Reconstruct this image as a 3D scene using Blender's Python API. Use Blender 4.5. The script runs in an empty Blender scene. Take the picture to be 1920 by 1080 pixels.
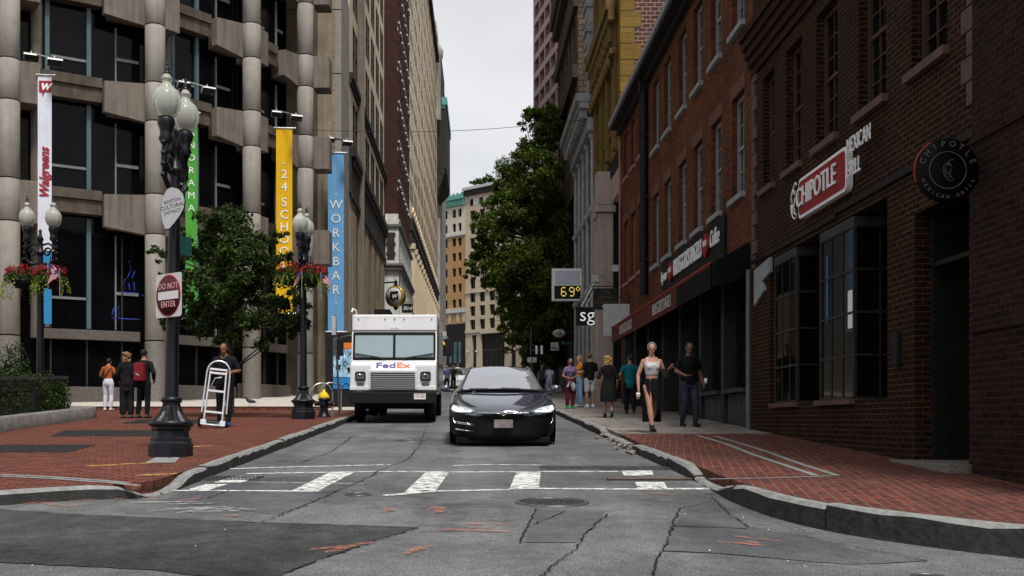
import bpy, bmesh, math, random
from mathutils import Vector, Matrix, noise as mnoise
C = bpy.context
scene = C.scene
COL = scene.collection
R = math.radians
rng = random.Random(7)

# ------------------------------------------------------------------ lens and survey
FPX, PX, PY, CAMZ = 2000.0, 880.0, 790.0, 1.3      # focal length and principal point in photo pixels
def g(Y):
    """height of the road, which climbs away from the crossing"""
    if Y < -12: return -0.54
    if Y < 60: return 0.045 * Y
    return 2.7 + 0.0594 * (Y - 60)
def P(px, py, Y):
    return Vector(((px - PX) * Y / FPX, Y, CAMZ + (PY - py) * Y / FPX))
def onX(px, X): return X * FPX / (px - PX)
def zat(py, Y): return CAMZ + (PY - py) * Y / FPX
def ground(px, py, h=0.0):
    Y = (CAMZ - h) * FPX / (py - 700.0)
    return ((px - PX) * Y / FPX, Y)

# ------------------------------------------------------------------ mesh builder
class MB:
    def __init__(s): s.v = []; s.f = []; s.m = []; s.smooth = []
    def poly(s, pts, m=0, sm=False):
        b = len(s.v); s.v += [tuple(p) for p in pts]; s.f.append(tuple(range(b, b + len(pts)))); s.m.append(m); s.smooth.append(sm)
    def add(s, vs, fs, m=0, sm=False):
        b = len(s.v); s.v += [tuple(p) for p in vs]
        for f in fs: s.f.append(tuple(i + b for i in f)); s.m.append(m); s.smooth.append(sm)
    def box(s, x0, x1, y0, y1, z0, z1, m=0, M=None):
        vs = [Vector((x, y, z)) for z in (z0, z1) for y in (y0, y1) for x in (x0, x1)]
        if M is not None: vs = [M @ v for v in vs]
        s.add(vs, [(0, 2, 3, 1), (4, 5, 7, 6), (0, 1, 5, 4), (2, 6, 7, 3), (0, 4, 6, 2), (1, 3, 7, 5)], m)
    def bbox(s, x0, x1, y0, y1, z0, z1, b=0.01, m=0, M=None):
        """box with its edges chamfered by b"""
        bm = bmesh.new(); bmesh.ops.create_cube(bm, size=1)
        for v in bm.verts: v.co = Vector(((x0 + x1) / 2 + v.co.x * (x1 - x0), (y0 + y1) / 2 + v.co.y * (y1 - y0), (z0 + z1) / 2 + v.co.z * (z1 - z0)))
        bmesh.ops.bevel(bm, geom=bm.edges[:], offset=b, segments=2, profile=0.7, affect='EDGES')
        s.bm(bm, m, M); bm.free()
    def bm(s, bm, m=0, M=None, sm=False):
        bm.verts.index_update()
        vs = [(M @ v.co) if M is not None else v.co.copy() for v in bm.verts]
        s.add(vs, [tuple(v.index for v in f.verts) for f in bm.faces], m, sm)
    def mesh(s, me, m=0, M=None, sm=False):
        s.add([(M @ v.co) if M is not None else v.co.copy() for v in me.vertices], [tuple(p.vertices) for p in me.polygons], m, sm)
    def prism(s, pts, y0, y1, m=0, M=None):
        """outline (x, z) pushed from y0 to y1"""
        n = len(pts); vs = [Vector((p[0], y0, p[1])) for p in pts] + [Vector((p[0], y1, p[1])) for p in pts]
        if M is not None: vs = [M @ v for v in vs]
        fs = [tuple(range(n)), tuple(range(2 * n - 1, n - 1, -1))]
        fs += [(i, n + i, n + (i + 1) % n, (i + 1) % n) for i in range(n)]
        s.add(vs, fs, m)
    def slab(s, pts, z0f, z1f, m=0, ms=None):
        """plan outline (x, y) with bottom and top heights from functions of (x, y)"""
        n = len(pts); ms = m if ms is None else ms
        b = [(p[0], p[1], z0f(*p)) for p in pts]; t = [(p[0], p[1], z1f(*p)) for p in pts]
        s.poly(t, m)
        for i in range(n):
            j = (i + 1) % n; s.poly([b[i], b[j], t[j], t[i]], ms)
    def rings(s, rs, m=0, sm=True, cap0=True, cap1=True, closed=True):
        n = len(rs[0]); b = len(s.v)
        for r in rs: s.v += [tuple(p) for p in r]
        for k in range(len(rs) - 1):
            for i in range(n if closed else n - 1):
                j = (i + 1) % n
                s.f.append((b + k * n + i, b + k * n + j, b + (k + 1) * n + j, b + (k + 1) * n + i)); s.m.append(m); s.smooth.append(sm)
        # caps on their own vertices, so that their flat normals do not bend the shading of the side
        big = lambda r: max((Vector(r[0]) - Vector(r[n // 2])).length, 0) > 0.012
        if cap0:
            if big(rs[0]): s.poly(list(rs[0])[::-1], m)
            else: s.f.append(tuple(b + i for i in range(n - 1, -1, -1))); s.m.append(m); s.smooth.append(False)
        if cap1:
            if big(rs[-1]): s.poly(list(rs[-1]), m)
            else: s.f.append(tuple(b + (len(rs) - 1) * n + i for i in range(n))); s.m.append(m); s.smooth.append(False)
    def lathe(s, prof, n=20, m=0, M=None, sm=True, o=(0, 0, 0), caps=True):
        rs = []
        for r, z in prof:
            ring = [Vector((o[0] + r * math.cos(2 * math.pi * i / n), o[1] + r * math.sin(2 * math.pi * i / n), o[2] + z)) for i in range(n)]
            rs.append([M @ p for p in ring] if M is not None else ring)
        s.rings(rs, m, sm, caps, caps)
    def tube(s, pts, r, n=8, m=0, sm=True, closed=False):
        pts = [Vector(p) for p in pts]; rs = []; N = len(pts)
        up = Vector((0, 0, 1))
        for k, p in enumerate(pts):
            if closed: d = pts[(k + 1) % N] - pts[k - 1]
            else: d = pts[min(k + 1, N - 1)] - pts[max(k - 1, 0)]
            if d.length < 1e-9: d = Vector((0, 0, 1))
            d.normalize()
            a = d.cross(up)
            if a.length < 0.05: a = d.cross(Vector((0, 1, 0)))
            a.normalize(); c = d.cross(a)
            rr = r[k] if isinstance(r, (list, tuple)) else r
            rs.append([p + (a * math.cos(2 * math.pi * i / n) + c * math.sin(2 * math.pi * i / n)) * rr for i in range(n)])
        if closed: rs.append(rs[0])
        s.rings(rs, m, sm, cap0=not closed, cap1=not closed)
    def cyl(s, p0, p1, r, n=16, m=0, r1=None, sm=True):
        s.tube([p0, p1], [r, r if r1 is None else r1], n, m, sm)
    def ball(s, c, rx, ry=None, rz=None, m=0, n=12, M=None):
        ry = ry or rx; rz = rz or rx; rs = []
        for k in range(n // 2 + 1):
            t = -math.pi / 2 + math.pi * k / (n // 2); cr = max(math.cos(t), 0.02)
            ring = [Vector((rx * cr * math.cos(2 * math.pi * i / n), ry * cr * math.sin(2 * math.pi * i / n), rz * math.sin(t))) for i in range(n)]
            if M is not None: ring = [M @ p for p in ring]
            rs.append([Vector(c) + p for p in ring])
        s.rings(rs, m, True)
    def ribbon(s, pts, w, zf, m=0):
        """flat strip of width w following (x, y) points on a surface"""
        pts = [Vector((p[0], p[1])) for p in pts]; L = []; Rr = []
        for k, p in enumerate(pts):
            d = pts[min(k + 1, len(pts) - 1)] - pts[max(k - 1, 0)]; d.normalize(); nn = Vector((-d.y, d.x))
            ww = w[k] if isinstance(w, (list, tuple)) else w
            L.append(p + nn * ww / 2); Rr.append(p - nn * ww / 2)
        for k in range(len(pts) - 1):
            q = [L[k], Rr[k], Rr[k + 1], L[k + 1]]
            s.poly([(a.x, a.y, zf(a.x, a.y)) for a in q], m)
    def text(s, body, size, M, m=0, ext=0.004, align='CENTER', shear=0.0, sx=1.0, spacing=1.0, bold=0.0):
        cu = bpy.data.curves.new('t', 'FONT'); cu.body = body; cu.size = size; cu.extrude = ext; cu.align_x = align; cu.align_y = 'CENTER'
        cu.shear = shear; cu.space_character = spacing; cu.offset = bold; cu.resolution_u = 3
        o = bpy.data.objects.new('t', cu); COL.objects.link(o); C.view_layer.update()
        me = bpy.data.meshes.new_from_object(o.evaluated_get(C.evaluated_depsgraph_get()))
        s.mesh(me, m, M @ Matrix.Diagonal((sx, 1, 1, 1)))
        bpy.data.objects.remove(o); bpy.data.curves.remove(cu); bpy.data.meshes.remove(me)
    def build(s, name, mats, parent=None, loc=None, rotz=0.0, uv=True, fixn=False, link=True):
        me = bpy.data.meshes.new(name)
        me.from_pydata(s.v, [], s.f)
        if not isinstance(mats, (list, tuple)): mats = [mats]
        for mt in mats: me.materials.append(mt)
        if len(s.f):
            me.polygons.foreach_set('material_index', s.m); me.polygons.foreach_set('use_smooth', s.smooth)
        if fixn:
            b = bmesh.new(); b.from_mesh(me); bmesh.ops.remove_doubles(b, verts=b.verts, dist=1e-5); bmesh.ops.recalc_face_normals(b, faces=b.faces); b.to_mesh(me); b.free()
        me.update()
        if uv: box_uv(me)
        o = bpy.data.objects.new(name, me)
        if link: COL.objects.link(o)
        if parent is not None: o.parent = parent
        if loc is not None: o.location = loc
        o.rotation_euler.z = rotz
        return o
def box_uv(me):
    uvl = me.uv_layers.new(name='UVMap'); data = [0.0] * (2 * len(me.loops)); vs = me.vertices; lp = me.loops
    for p in me.polygons:
        n = p.normal; ax, ay, az = abs(n.x), abs(n.y), abs(n.z)
        for li in p.loop_indices:
            c = vs[lp[li].vertex_index].co
            if az >= ax and az >= ay: u, v = c.x, c.y
            elif ax >= ay: u, v = c.y, c.z
            else: u, v = c.x, c.z
            data[2 * li] = u; data[2 * li + 1] = v
    uvl.data.foreach_set('uv', data)

def thing(name, label, cat, loc=(0, 0, 0), rotz=0.0, group=None):
    o = bpy.data.objects.new(name, None); COL.objects.link(o); o.empty_display_size = 0.2
    o.location = loc; o.rotation_euler.z = rotz; o['label'] = label; o['category'] = cat
    if group: o['group'] = group
    return o
def tag(o, label, cat, group=None):
    o['label'] = label; o['category'] = cat
    if group: o['group'] = group
    return o
def struct(o): o['kind'] = 'structure'; return o
def stuff(o, label=None, cat=None):
    o['kind'] = 'stuff'
    if label: o['label'] = label
    if cat: o['category'] = cat
    return o
def copy_tree(o, parent=None):
    c = o.copy(); COL.objects.link(c)
    if parent is not None: c.parent = parent
    for ch in list(o.children): copy_tree(ch, c)
    return c
def Mx(loc, rx=0, ry=0, rz=0, sc=None):
    M = Matrix.Translation(Vector(loc)) @ Matrix.Rotation(rz, 4, 'Z') @ Matrix.Rotation(ry, 4, 'Y') @ Matrix.Rotation(rx, 4, 'X')
    return M @ Matrix.Diagonal((sc[0], sc[1], sc[2], 1)) if sc else M
STAND = Matrix.Rotation(math.pi / 2, 4, 'X')    # text and discs standing up, facing -Y

# ------------------------------------------------------------------ materials
MATS = {}
def nodes(name):
    m = bpy.data.materials.new(name); m.use_nodes = True; nt = m.node_tree
    return m, nt, nt.nodes['Principled BSDF'], nt.nodes, nt.links
def c4(c): return (c[0], c[1], c[2], 1.0)
def mat(name, col, rough=0.7, metal=0.0, var=0.25, scale=3.0, col2=None, bump=0.0, bscale=40.0, spec=0.25, coat=0.0, streak=0.0, emit=0.0, coords='Object'):
    if name in MATS: return MATS[name]
    m, nt, b, N, L = nodes(name)
    b.inputs['Roughness'].default_value = rough; b.inputs['Metallic'].default_value = metal
    b.inputs['Specular IOR Level'].default_value = spec; b.inputs['Coat Weight'].default_value = coat; b.inputs['Coat Roughness'].default_value = 0.03
    tc = N.new('ShaderNodeTexCoord')
    nz = N.new('ShaderNodeTexNoise'); nz.inputs['Scale'].default_value = scale; nz.inputs['Detail'].default_value = 6; nz.inputs['Roughness'].default_value = 0.65
    L.new(tc.outputs[coords], nz.inputs['Vector'])
    rp = N.new('ShaderNodeValToRGB')
    d = tuple(x * (1 - var) for x in col); l = tuple(min(1, x * (1 + var)) for x in (col2 or col))
    rp.color_ramp.elements[0].position = 0.3; rp.color_ramp.elements[0].color = c4(d)
    rp.color_ramp.elements[1].position = 0.7; rp.color_ramp.elements[1].color = c4(l)
    L.new(nz.outputs['Fac'], rp.inputs['Fac'])
    out = rp.outputs['Color']
    if streak > 0:      # rain streaks and grime: noise stretched downwards
        mp = N.new('ShaderNodeMapping'); mp.inputs['Scale'].default_value = (5.0, 5.0, 0.35); L.new(tc.outputs['Object'], mp.inputs['Vector'])
        n2 = N.new('ShaderNodeTexNoise'); n2.inputs['Scale'].default_value = 1.0; n2.inputs['Detail'].default_value = 7; L.new(mp.outputs[0], n2.inputs['Vector'])
        r2 = N.new('ShaderNodeMapRange'); r2.inputs['From Min'].default_value = 0.42; r2.inputs['From Max'].default_value = 0.72
        r2.inputs['To Min'].default_value = 0.0; r2.inputs['To Max'].default_value = streak; L.new(n2.outputs['Fac'], r2.inputs['Value'])
        mx = N.new('ShaderNodeMixRGB'); L.new(r2.outputs[0], mx.inputs['Fac']); L.new(out, mx.inputs['Color1'])
        mx.inputs['Color2'].default_value = c4(tuple(x * 0.3 for x in col)); out = mx.outputs[0]
    L.new(out, b.inputs['Base Color'])
    if emit > 0:
        L.new(out, b.inputs['Emission Color']); b.inputs['Emission Strength'].default_value = emit
    if bump > 0:
        n3 = N.new('ShaderNodeTexNoise'); n3.inputs['Scale'].default_value = bscale; n3.inputs['Detail'].default_value = 5; L.new(tc.outputs[coords], n3.inputs['Vector'])
        bp = N.new('ShaderNodeBump'); bp.inputs['Strength'].default_value = bump; bp.inputs['Distance'].default_value = 0.02
        L.new(n3.outputs['Fac'], bp.inputs['Height']); L.new(bp.outputs[0], b.inputs['Normal'])
    MATS[name] = m; return m
def brick(name, c1, c2, mortar, bw=0.21, bh=0.075, ms=0.012, rough=0.85, bump=0.5, blotch=0.5, dirt=(0.02, 0.016, 0.013), off=0.5, rot=0.0, var=0.35, scale=1.0, bscale=0.7):
    m, nt, b, N, L = nodes(name)
    tc = N.new('ShaderNodeTexCoord'); mp = N.new('ShaderNodeMapping'); mp.inputs['Rotation'].default_value = (0, 0, rot); L.new(tc.outputs['UV'], mp.inputs['Vector'])
    nzd = N.new('ShaderNodeTexNoise'); nzd.inputs['Scale'].default_value = 9; L.new(mp.outputs[0], nzd.inputs['Vector'])
    wob = N.new('ShaderNodeMixRGB'); wob.blend_type = 'LINEAR_LIGHT'; wob.inputs['Fac'].default_value = 0.006; L.new(mp.outputs[0], wob.inputs['Color1']); L.new(nzd.outputs['Color'], wob.inputs['Color2'])
    br = N.new('ShaderNodeTexBrick'); L.new(wob.outputs[0], br.inputs['Vector'])
    br.inputs['Scale'].default_value = scale; br.inputs['Brick Width'].default_value = bw; br.inputs['Row Height'].default_value = bh; br.inputs['Mortar Size'].default_value = ms
    br.inputs['Mortar Smooth'].default_value = 0.3; br.inputs['Bias'].default_value = 0.0; br.offset = off
    br.inputs['Color1'].default_value = c4(c1); br.inputs['Color2'].default_value = c4(c2); br.inputs['Mortar'].default_value = c4(mortar)
    n2 = N.new('ShaderNodeTexNoise'); n2.inputs['Scale'].default_value = bscale; n2.inputs['Detail'].default_value = 8; n2.inputs['Roughness'].default_value = 0.7; L.new(mp.outputs[0], n2.inputs['Vector'])
    mr = N.new('ShaderNodeMapRange'); mr.inputs['From Min'].default_value = 0.40; mr.inputs['From Max'].default_value = 0.68; mr.inputs['To Max'].default_value = blotch; L.new(n2.outputs['Fac'], mr.inputs['Value'])
    mx = N.new('ShaderNodeMixRGB'); L.new(mr.outputs[0], mx.inputs['Fac']); L.new(br.outputs['Color'], mx.inputs['Color1']); mx.inputs['Color2'].default_value = c4(dirt)
    n3 = N.new('ShaderNodeTexNoise'); n3.inputs['Scale'].default_value = 14; n3.inputs['Detail'].default_value = 6; L.new(mp.outputs[0], n3.inputs['Vector'])
    hv = N.new('ShaderNodeHueSaturation'); mv = N.new('ShaderNodeMapRange'); mv.inputs['From Min'].default_value = 0.25; mv.inputs['From Max'].default_value = 0.75
    mv.inputs['To Min'].default_value = 1 - var; mv.inputs['To Max'].default_value = 1 + var; L.new(n3.outputs['Fac'], mv.inputs['Value']); L.new(mv.outputs[0], hv.inputs['Value'])
    L.new(mx.outputs[0], hv.inputs['Color']); L.new(hv.outputs[0], b.inputs['Base Color'])
    b.inputs['Roughness'].default_value = rough; b.inputs['Specular IOR Level'].default_value = 0.08
    bp = N.new('ShaderNodeBump'); bp.inputs['Strength'].default_value = bump; bp.inputs['Distance'].default_value = 0.01; bp.invert = True
    L.new(br.outputs['Fac'], bp.inputs['Height']); L.new(bp.outputs[0], b.inputs['Normal'])
    MATS[name] = m; return m
def leafmat(name, c1, c2):
    m, nt, b, N, L = nodes(name)
    tc = N.new('ShaderNodeTexCoord'); nz = N.new('ShaderNodeTexNoise'); nz.inputs['Scale'].default_value = 1.1; nz.inputs['Detail'].default_value = 4
    L.new(tc.outputs['Object'], nz.inputs['Vector'])
    ge = N.new('ShaderNodeNewGeometry'); ad = N.new('ShaderNodeMath'); ad.operation = 'MULTIPLY_ADD'; ad.inputs[1].default_value = 0.5; L.new(ge.outputs['Random Per Island'], ad.inputs[0]); L.new(nz.outputs['Fac'], ad.inputs[2])
    rp = N.new('ShaderNodeValToRGB'); rp.color_ramp.elements[0].position = 0.45; rp.color_ramp.elements[0].color = c4(c1); rp.color_ramp.elements[1].position = 0.95; rp.color_ramp.elements[1].color = c4(c2)
    L.new(ad.outputs[0], rp.inputs['Fac']); L.new(rp.outputs[0], b.inputs['Base Color']); b.inputs['Roughness'].default_value = 0.55; b.inputs['Specular IOR Level'].default_value = 0.2
    tr = N.new('ShaderNodeBsdfTranslucent'); L.new(rp.outputs[0], tr.inputs['Color'])
    mx = N.new('ShaderNodeMixShader'); mx.inputs[0].default_value = 0.28; L.new(b.outputs[0], mx.inputs[1]); L.new(tr.outputs[0], mx.inputs[2])
    L.new(mx.outputs[0], N['Material Output'].inputs['Surface'])
    MATS[name] = m; return m
def glassmat(name, col, rough=0.06, spec=0.5, var=0.3, scale=0.6):
    return mat(name, col, rough=rough, var=var, scale=scale, spec=spec)

# ------------------------------------------------------------------ facades
def facade(mb, U0, U1, Z0, Z1, ops, depth=0.2, m=0, y=0.0, mr=None):
    """a wall in the local plane y (outside is -y) with real openings and reveals"""
    mr = m if mr is None else mr
    us = sorted({U0, U1, *[o[0] for o in ops], *[o[1] for o in ops]}); zs = sorted({Z0, Z1, *[o[2] for o in ops], *[o[3] for o in ops]})
    us = [u for u in us if U0 <= u <= U1]; zs = [z for z in zs if Z0 <= z <= Z1]
    for k in range(len(zs) - 1):
        zc = (zs[k] + zs[k + 1]) / 2; run = None
        row = [o for o in ops if o[2] < zc < o[3]]
        for i in range(len(us) - 1):
            uc = (us[i] + us[i + 1]) / 2
            hole = any(o[0] < uc < o[1] for o in row)
            if not hole and run is None: run = us[i]
            if hole and run is not None:
                mb.poly([(run, y, zs[k]), (us[i], y, zs[k]), (us[i], y, zs[k + 1]), (run, y, zs[k + 1])], m); run = None
        if run is not None: mb.poly([(run, y, zs[k]), (U1, y, zs[k]), (U1, y, zs[k + 1]), (run, y, zs[k + 1])], m)
    for a, b, c, d in ops:
        mb.poly([(a, y, c), (a, y, d), (a, y + depth, d), (a, y + depth, c)], mr)
        mb.poly([(b, y, d), (b, y, c), (b, y + depth, c), (b, y + depth, d)], mr)
        mb.poly([(a, y, c), (a, y + depth, c), (b, y + depth, c), (b, y, c)], mr)
        mb.poly([(a, y, d), (b, y, d), (b, y + depth, d), (a, y + depth, d)], mr)
def shell(mb, U0, U1, D, Z0, Z1, m=0, roofm=None, y=0.0, left=True, right=True):
    """sides, back and roof of a building behind its facade"""
    if left: mb.poly([(U0, D, Z0), (U0, y, Z0), (U0, y, Z1), (U0, D, Z1)], m)
    if right: mb.poly([(U1, y, Z0), (U1, D, Z0), (U1, D, Z1), (U1, y, Z1)], m)
    mb.poly([(U1, D, Z0), (U0, D, Z0), (U0, D, Z1), (U1, D, Z1)], m)
    mb.poly([(U0, y, Z1), (U1, y, Z1), (U1, D, Z1), (U0, D, Z1)], m if roofm is None else roofm)
def window_mb(w, h, depth=0.2, fw=0.07, rail=True, cols=0, rows=0, mw=0.022, sill=None, so=0.06, sh=0.1, lintel=None, back=0.05):
    """sash window seated at the back of its opening; materials 0 frame, 1 glass, 2 sill, 3 lintel"""
    mb = MB(); y1 = depth - 0.002; y0 = depth - back - 0.03
    mb.box(0, fw, y0, y1, 0, h); mb.box(w - fw, w, y0, y1, 0, h); mb.box(fw, w - fw, y0, y1, 0, fw); mb.box(fw, w - fw, y0, y1, h - fw, h)
    if rail: mb.box(fw, w - fw, y0 + 0.012, y1, h * 0.5 - 0.03, h * 0.5 + 0.03)
    yg = y1 - 0.012
    if rail:
        mb.poly([(fw, yg, fw), (w - fw, yg, fw), (w - fw, yg, h * .5), (fw, yg, h * .5)], 1)
        mb.poly([(fw, yg - .02, h * .5), (w - fw, yg - .02, h * .5), (w - fw, yg - .02, h - fw), (fw, yg - .02, h - fw)], 1)
    else: mb.poly([(fw, yg, fw), (w - fw, yg, fw), (w - fw, yg, h - fw), (fw, yg, h - fw)], 1)
    for i in range(1, cols):
        u = fw + (w - 2 * fw) * i / cols; mb.box(u - mw / 2, u + mw / 2, yg - 0.03, yg + 0.004, fw, h - fw)
    for k in range(1, rows):
        z = fw + (h - 2 * fw) * k / rows; mb.box(fw, w - fw, yg - 0.031, yg + 0.003, z - mw / 2, z + mw / 2)
    if sill: mb.box(-0.08, w + 0.08, -so, y0 - 0.002, -sh, 0.0, 2)
    if lintel: mb.box(-0.1, w + 0.1, -0.025, depth * 0.6, h + 0.001, h + lintel, 3)
    return mb
def windows(root, ops, mesh, name='window', most=100):
    """every opening gets its own window; beyond a hundred the rest become one part"""
    for a, b, c, d in ops[:most]:
        o = bpy.data.objects.new(name, mesh); COL.objects.link(o); o.parent = root; o.location = (a, 0, c)
    rest = ops[most:]
    if rest:
        mb = MB()
        for a, b, c, d in rest:
            M = Matrix.Translation((a, 0, c)); b0 = len(mb.v)
            mb.v += [tuple(M @ v.co) for v in mesh.vertices]
            for p in mesh.polygons: mb.f.append(tuple(i + b0 for i in p.vertices)); mb.m.append(p.material_index); mb.smooth.append(False)
        o = mb.build('small_windows', list(mesh.materials), root); o['kind'] = 'stuff'
def winmesh(name, mats, **k):
    o = window_mb(**k).build(name, mats, link=False); return o.data
RIGHT, LEFT = R(-90), R(90)
# ------------------------------------------------------------------ material library (real surface colours)
m_black = mat('black_paint', (0.010, 0.010, 0.011), 0.5, var=0.15, spec=.2)
m_iron = mat('cast_iron_black', (0.007, 0.007, 0.010), 0.36, var=0.3, scale=8, bump=0.15, bscale=60, spec=.28)
m_white = mat('white_paint', (0.78, 0.78, 0.78), 0.4, var=0.05, scale=2)
m_offwhite = mat('painted_white_trim', (0.42, 0.42, 0.43), 0.6, var=0.2, scale=4)
m_steel = mat('brushed_steel', (0.45, 0.45, 0.46), 0.35, metal=0.8, var=0.1)
m_alu = mat('aluminium', (0.72, 0.72, 0.73), 0.34, metal=0.6, var=0.08)
m_rubber = mat('rubber', (0.007, 0.007, 0.007), 0.8, var=0.2, spec=.15)
m_glass = glassmat('dark_window_glass', (0.003, 0.0033, 0.0036), 0.06, spec=.16)
m_glass2 = glassmat('office_glass', (0.003, 0.003, 0.004), 0.05, spec=0.12)
m_conc = mat('weathered_concrete', (0.165, 0.138, 0.115), 0.85, var=0.2, scale=1.6, bump=0.25, bscale=18, streak=0.5)
m_concl = mat('column_concrete', (0.265, 0.24, 0.212), 0.8, var=0.14, scale=2.5, bump=0.2, bscale=30, streak=0.25)
m_joint = mat('dark_joint_gap', (0.015, 0.013, 0.012), 0.9, var=0.1)  # own dark colour of the joint gaps
m_granite = mat('speckled_granite', (0.16, 0.145, 0.13), 0.55, var=0.55, scale=22, bump=0.1)
m_bluemull = mat('blue_grey_mullion', (0.075, 0.115, 0.13), 0.4, var=0.2, scale=1)
m_brown = mat('bronze_frame', (0.035, 0.026, 0.020), 0.5, var=0.25)
m_redpaint = mat('sign_red', (0.25, 0.010, 0.016), 0.4, var=0.08)
m_gold = mat('gold_lettering', (0.50, 0.33, 0.07), 0.4, var=0.1)
# ------------------------------------------------------------------ ground materials
def asphalt(name, base, spread=0.35, tint=(1, 1, 1.02), big=0.35):
    m, nt, b, N, L = nodes(name)
    tc = N.new('ShaderNodeTexCoord')
    def nz(scale, detail=4, rough=0.6):
        n = N.new('ShaderNodeTexNoise'); n.inputs['Scale'].default_value = scale; n.inputs['Detail'].default_value = detail; n.inputs['Roughness'].default_value = rough
        L.new(tc.outputs['Object'], n.inputs['Vector']); return n
    def rng_(n, a, bb, lo, hi):
        r = N.new('ShaderNodeMapRange'); r.inputs['From Min'].default_value = a; r.inputs['From Max'].default_value = bb; r.inputs['To Min'].default_value = lo; r.inputs['To Max'].default_value = hi
        L.new(n.outputs['Fac'], r.inputs['Value']); return r
    def mul(a, bb):
        x = N.new('ShaderNodeMath'); x.operation = 'MULTIPLY'; L.new(a.outputs[0], x.inputs[0]); L.new(bb.outputs[0], x.inputs[1]); return x
    fine = rng_(nz(95, 2, 0.8), 0.32, 0.68, 1 - spread, 1 + spread * 1.3)
    mid = rng_(nz(6, 6), 0.3, 0.7, 1 - big * 0.5, 1 + big * 0.5)
    larg = rng_(nz(0.7, 5), 0.3, 0.7, 1 - big, 1 + big)
    stain = rng_(nz(1.1, 9, .7), 0.56, 0.68, 1.0, 0.62)
    v = mul(mul(mul(fine, mid), larg), stain)
    # tyre wear: streaks along the street
    mp = N.new('ShaderNodeMapping'); mp.inputs['Scale'].default_value = (2.2, 0.06, 1); L.new(tc.outputs['Object'], mp.inputs['Vector'])
    ns = N.new('ShaderNodeTexNoise'); ns.inputs['Scale'].default_value = 1.0; ns.inputs['Detail'].default_value = 6; L.new(mp.outputs[0], ns.inputs['Vector'])
    v = mul(v, rng_(ns, 0.35, 0.65, 0.85, 1.12))
    vm = N.new('ShaderNodeVectorMath'); vm.operation = 'SCALE'; vm.inputs[0].default_value = tuple(base * t for t in tint); L.new(v.outputs[0], vm.inputs['Scale'])
    L.new(vm.outputs[0], b.inputs['Base Color']); b.inputs['Roughness'].default_value = 0.85; b.inputs['Specular IOR Level'].default_value = 0.15
    bp = N.new('ShaderNodeBump'); bp.inputs['Strength'].default_value = 0.5; bp.inputs['Distance'].default_value = 0.006; L.new(fine.outputs[0], bp.inputs['Height']); L.new(bp.outputs[0], b.inputs['Normal'])
    MATS[name] = m; return m
def worn_paint(name, col, under, cover=0.5, scale=7.0, most=1.0):
    m, nt, b, N, L = nodes(name)
    tc = N.new('ShaderNodeTexCoord'); n = N.new('ShaderNodeTexNoise'); n.inputs['Scale'].default_value = scale; n.inputs['Detail'].default_value = 9; n.inputs['Roughness'].default_value = 0.75
    L.new(tc.outputs['Object'], n.inputs['Vector'])
    rp = N.new('ShaderNodeValToRGB'); rp.color_ramp.elements[0].position = cover - 0.07; rp.color_ramp.elements[0].color = (0, 0, 0, 1); rp.color_ramp.elements[1].position = cover + 0.08; rp.color_ramp.elements[1].color = (most, most, most, 1)
    L.new(n.outputs['Fac'], rp.inputs['Fac']); L.new(rp.outputs[0], b.inputs['Alpha']); b.inputs['Base Color'].default_value = c4(col); b.inputs['Roughness'].default_value = 0.8
    MATS[name] = m; return m
m_asph = asphalt('worn_asphalt', 0.108, spread=.85)
m_asphd = asphalt('dark_asphalt_patch', 0.040, spread=0.9, big=.6)
m_asphb = asphalt('blue_grey_asphalt_patch', 0.085, spread=.6, tint=(0.97, 1.0, 1.08))
m_crack = mat('crack_tar', (0.010, 0.010, 0.010), 0.7, var=0.4, scale=9)
m_mark = worn_paint('worn_white_marking', (0.68, 0.68, 0.66), (0.12, 0.12, 0.12), 0.46, 9, .9)
m_marko = worn_paint('orange_spray_paint', (0.42, 0.16, 0.10), (0.11, 0.105, 0.105), 0.50, 13, .65)
m_markw = worn_paint('white_spray_paint', (0.50, 0.50, 0.50), (0.115, 0.115, 0.117), 0.50, 13, .6)
m_marky = worn_paint('yellow_spray_paint', (0.46, 0.26, 0.08), (0.22, 0.07, 0.05), 0.48, 10)
m_pavL = brick('red_brick_paving', (0.185, 0.058, 0.037), (0.095, 0.033, 0.026), (0.035, 0.022, 0.020), 0.23, 0.115, 0.014, bump=0.8, blotch=0.5, dirt=(0.09, 0.045, 0.034), var=0.4)
m_pavR = brick('worn_brick_paving', (0.150, 0.044, 0.032), (0.075, 0.026, 0.022), (0.145, 0.095, 0.078), 0.24, 0.11, 0.010, bump=0.8, blotch=0.75, dirt=(0.052, 0.028, 0.024), rot=R(-79), var=0.45)
m_slab = brick('concrete_paving_slabs', (0.27, 0.245, 0.22), (0.20, 0.18, 0.165), (0.04, 0.036, 0.034), 1.5, 1.2, 0.02, bump=0.3, blotch=0.45, dirt=(0.07, 0.06, 0.055), var=0.25, bscale=1.3)
m_terr = mat('terrace_stone', (0.42, 0.39, 0.34), 0.75, var=0.12, scale=3)
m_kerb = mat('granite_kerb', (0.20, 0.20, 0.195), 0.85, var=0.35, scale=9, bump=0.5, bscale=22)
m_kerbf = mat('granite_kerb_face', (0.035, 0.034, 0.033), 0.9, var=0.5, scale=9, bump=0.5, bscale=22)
m_soil = mat('dark_mulch', (0.014, 0.013, 0.013), 0.95, var=0.5, scale=20, bump=0.6)

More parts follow.
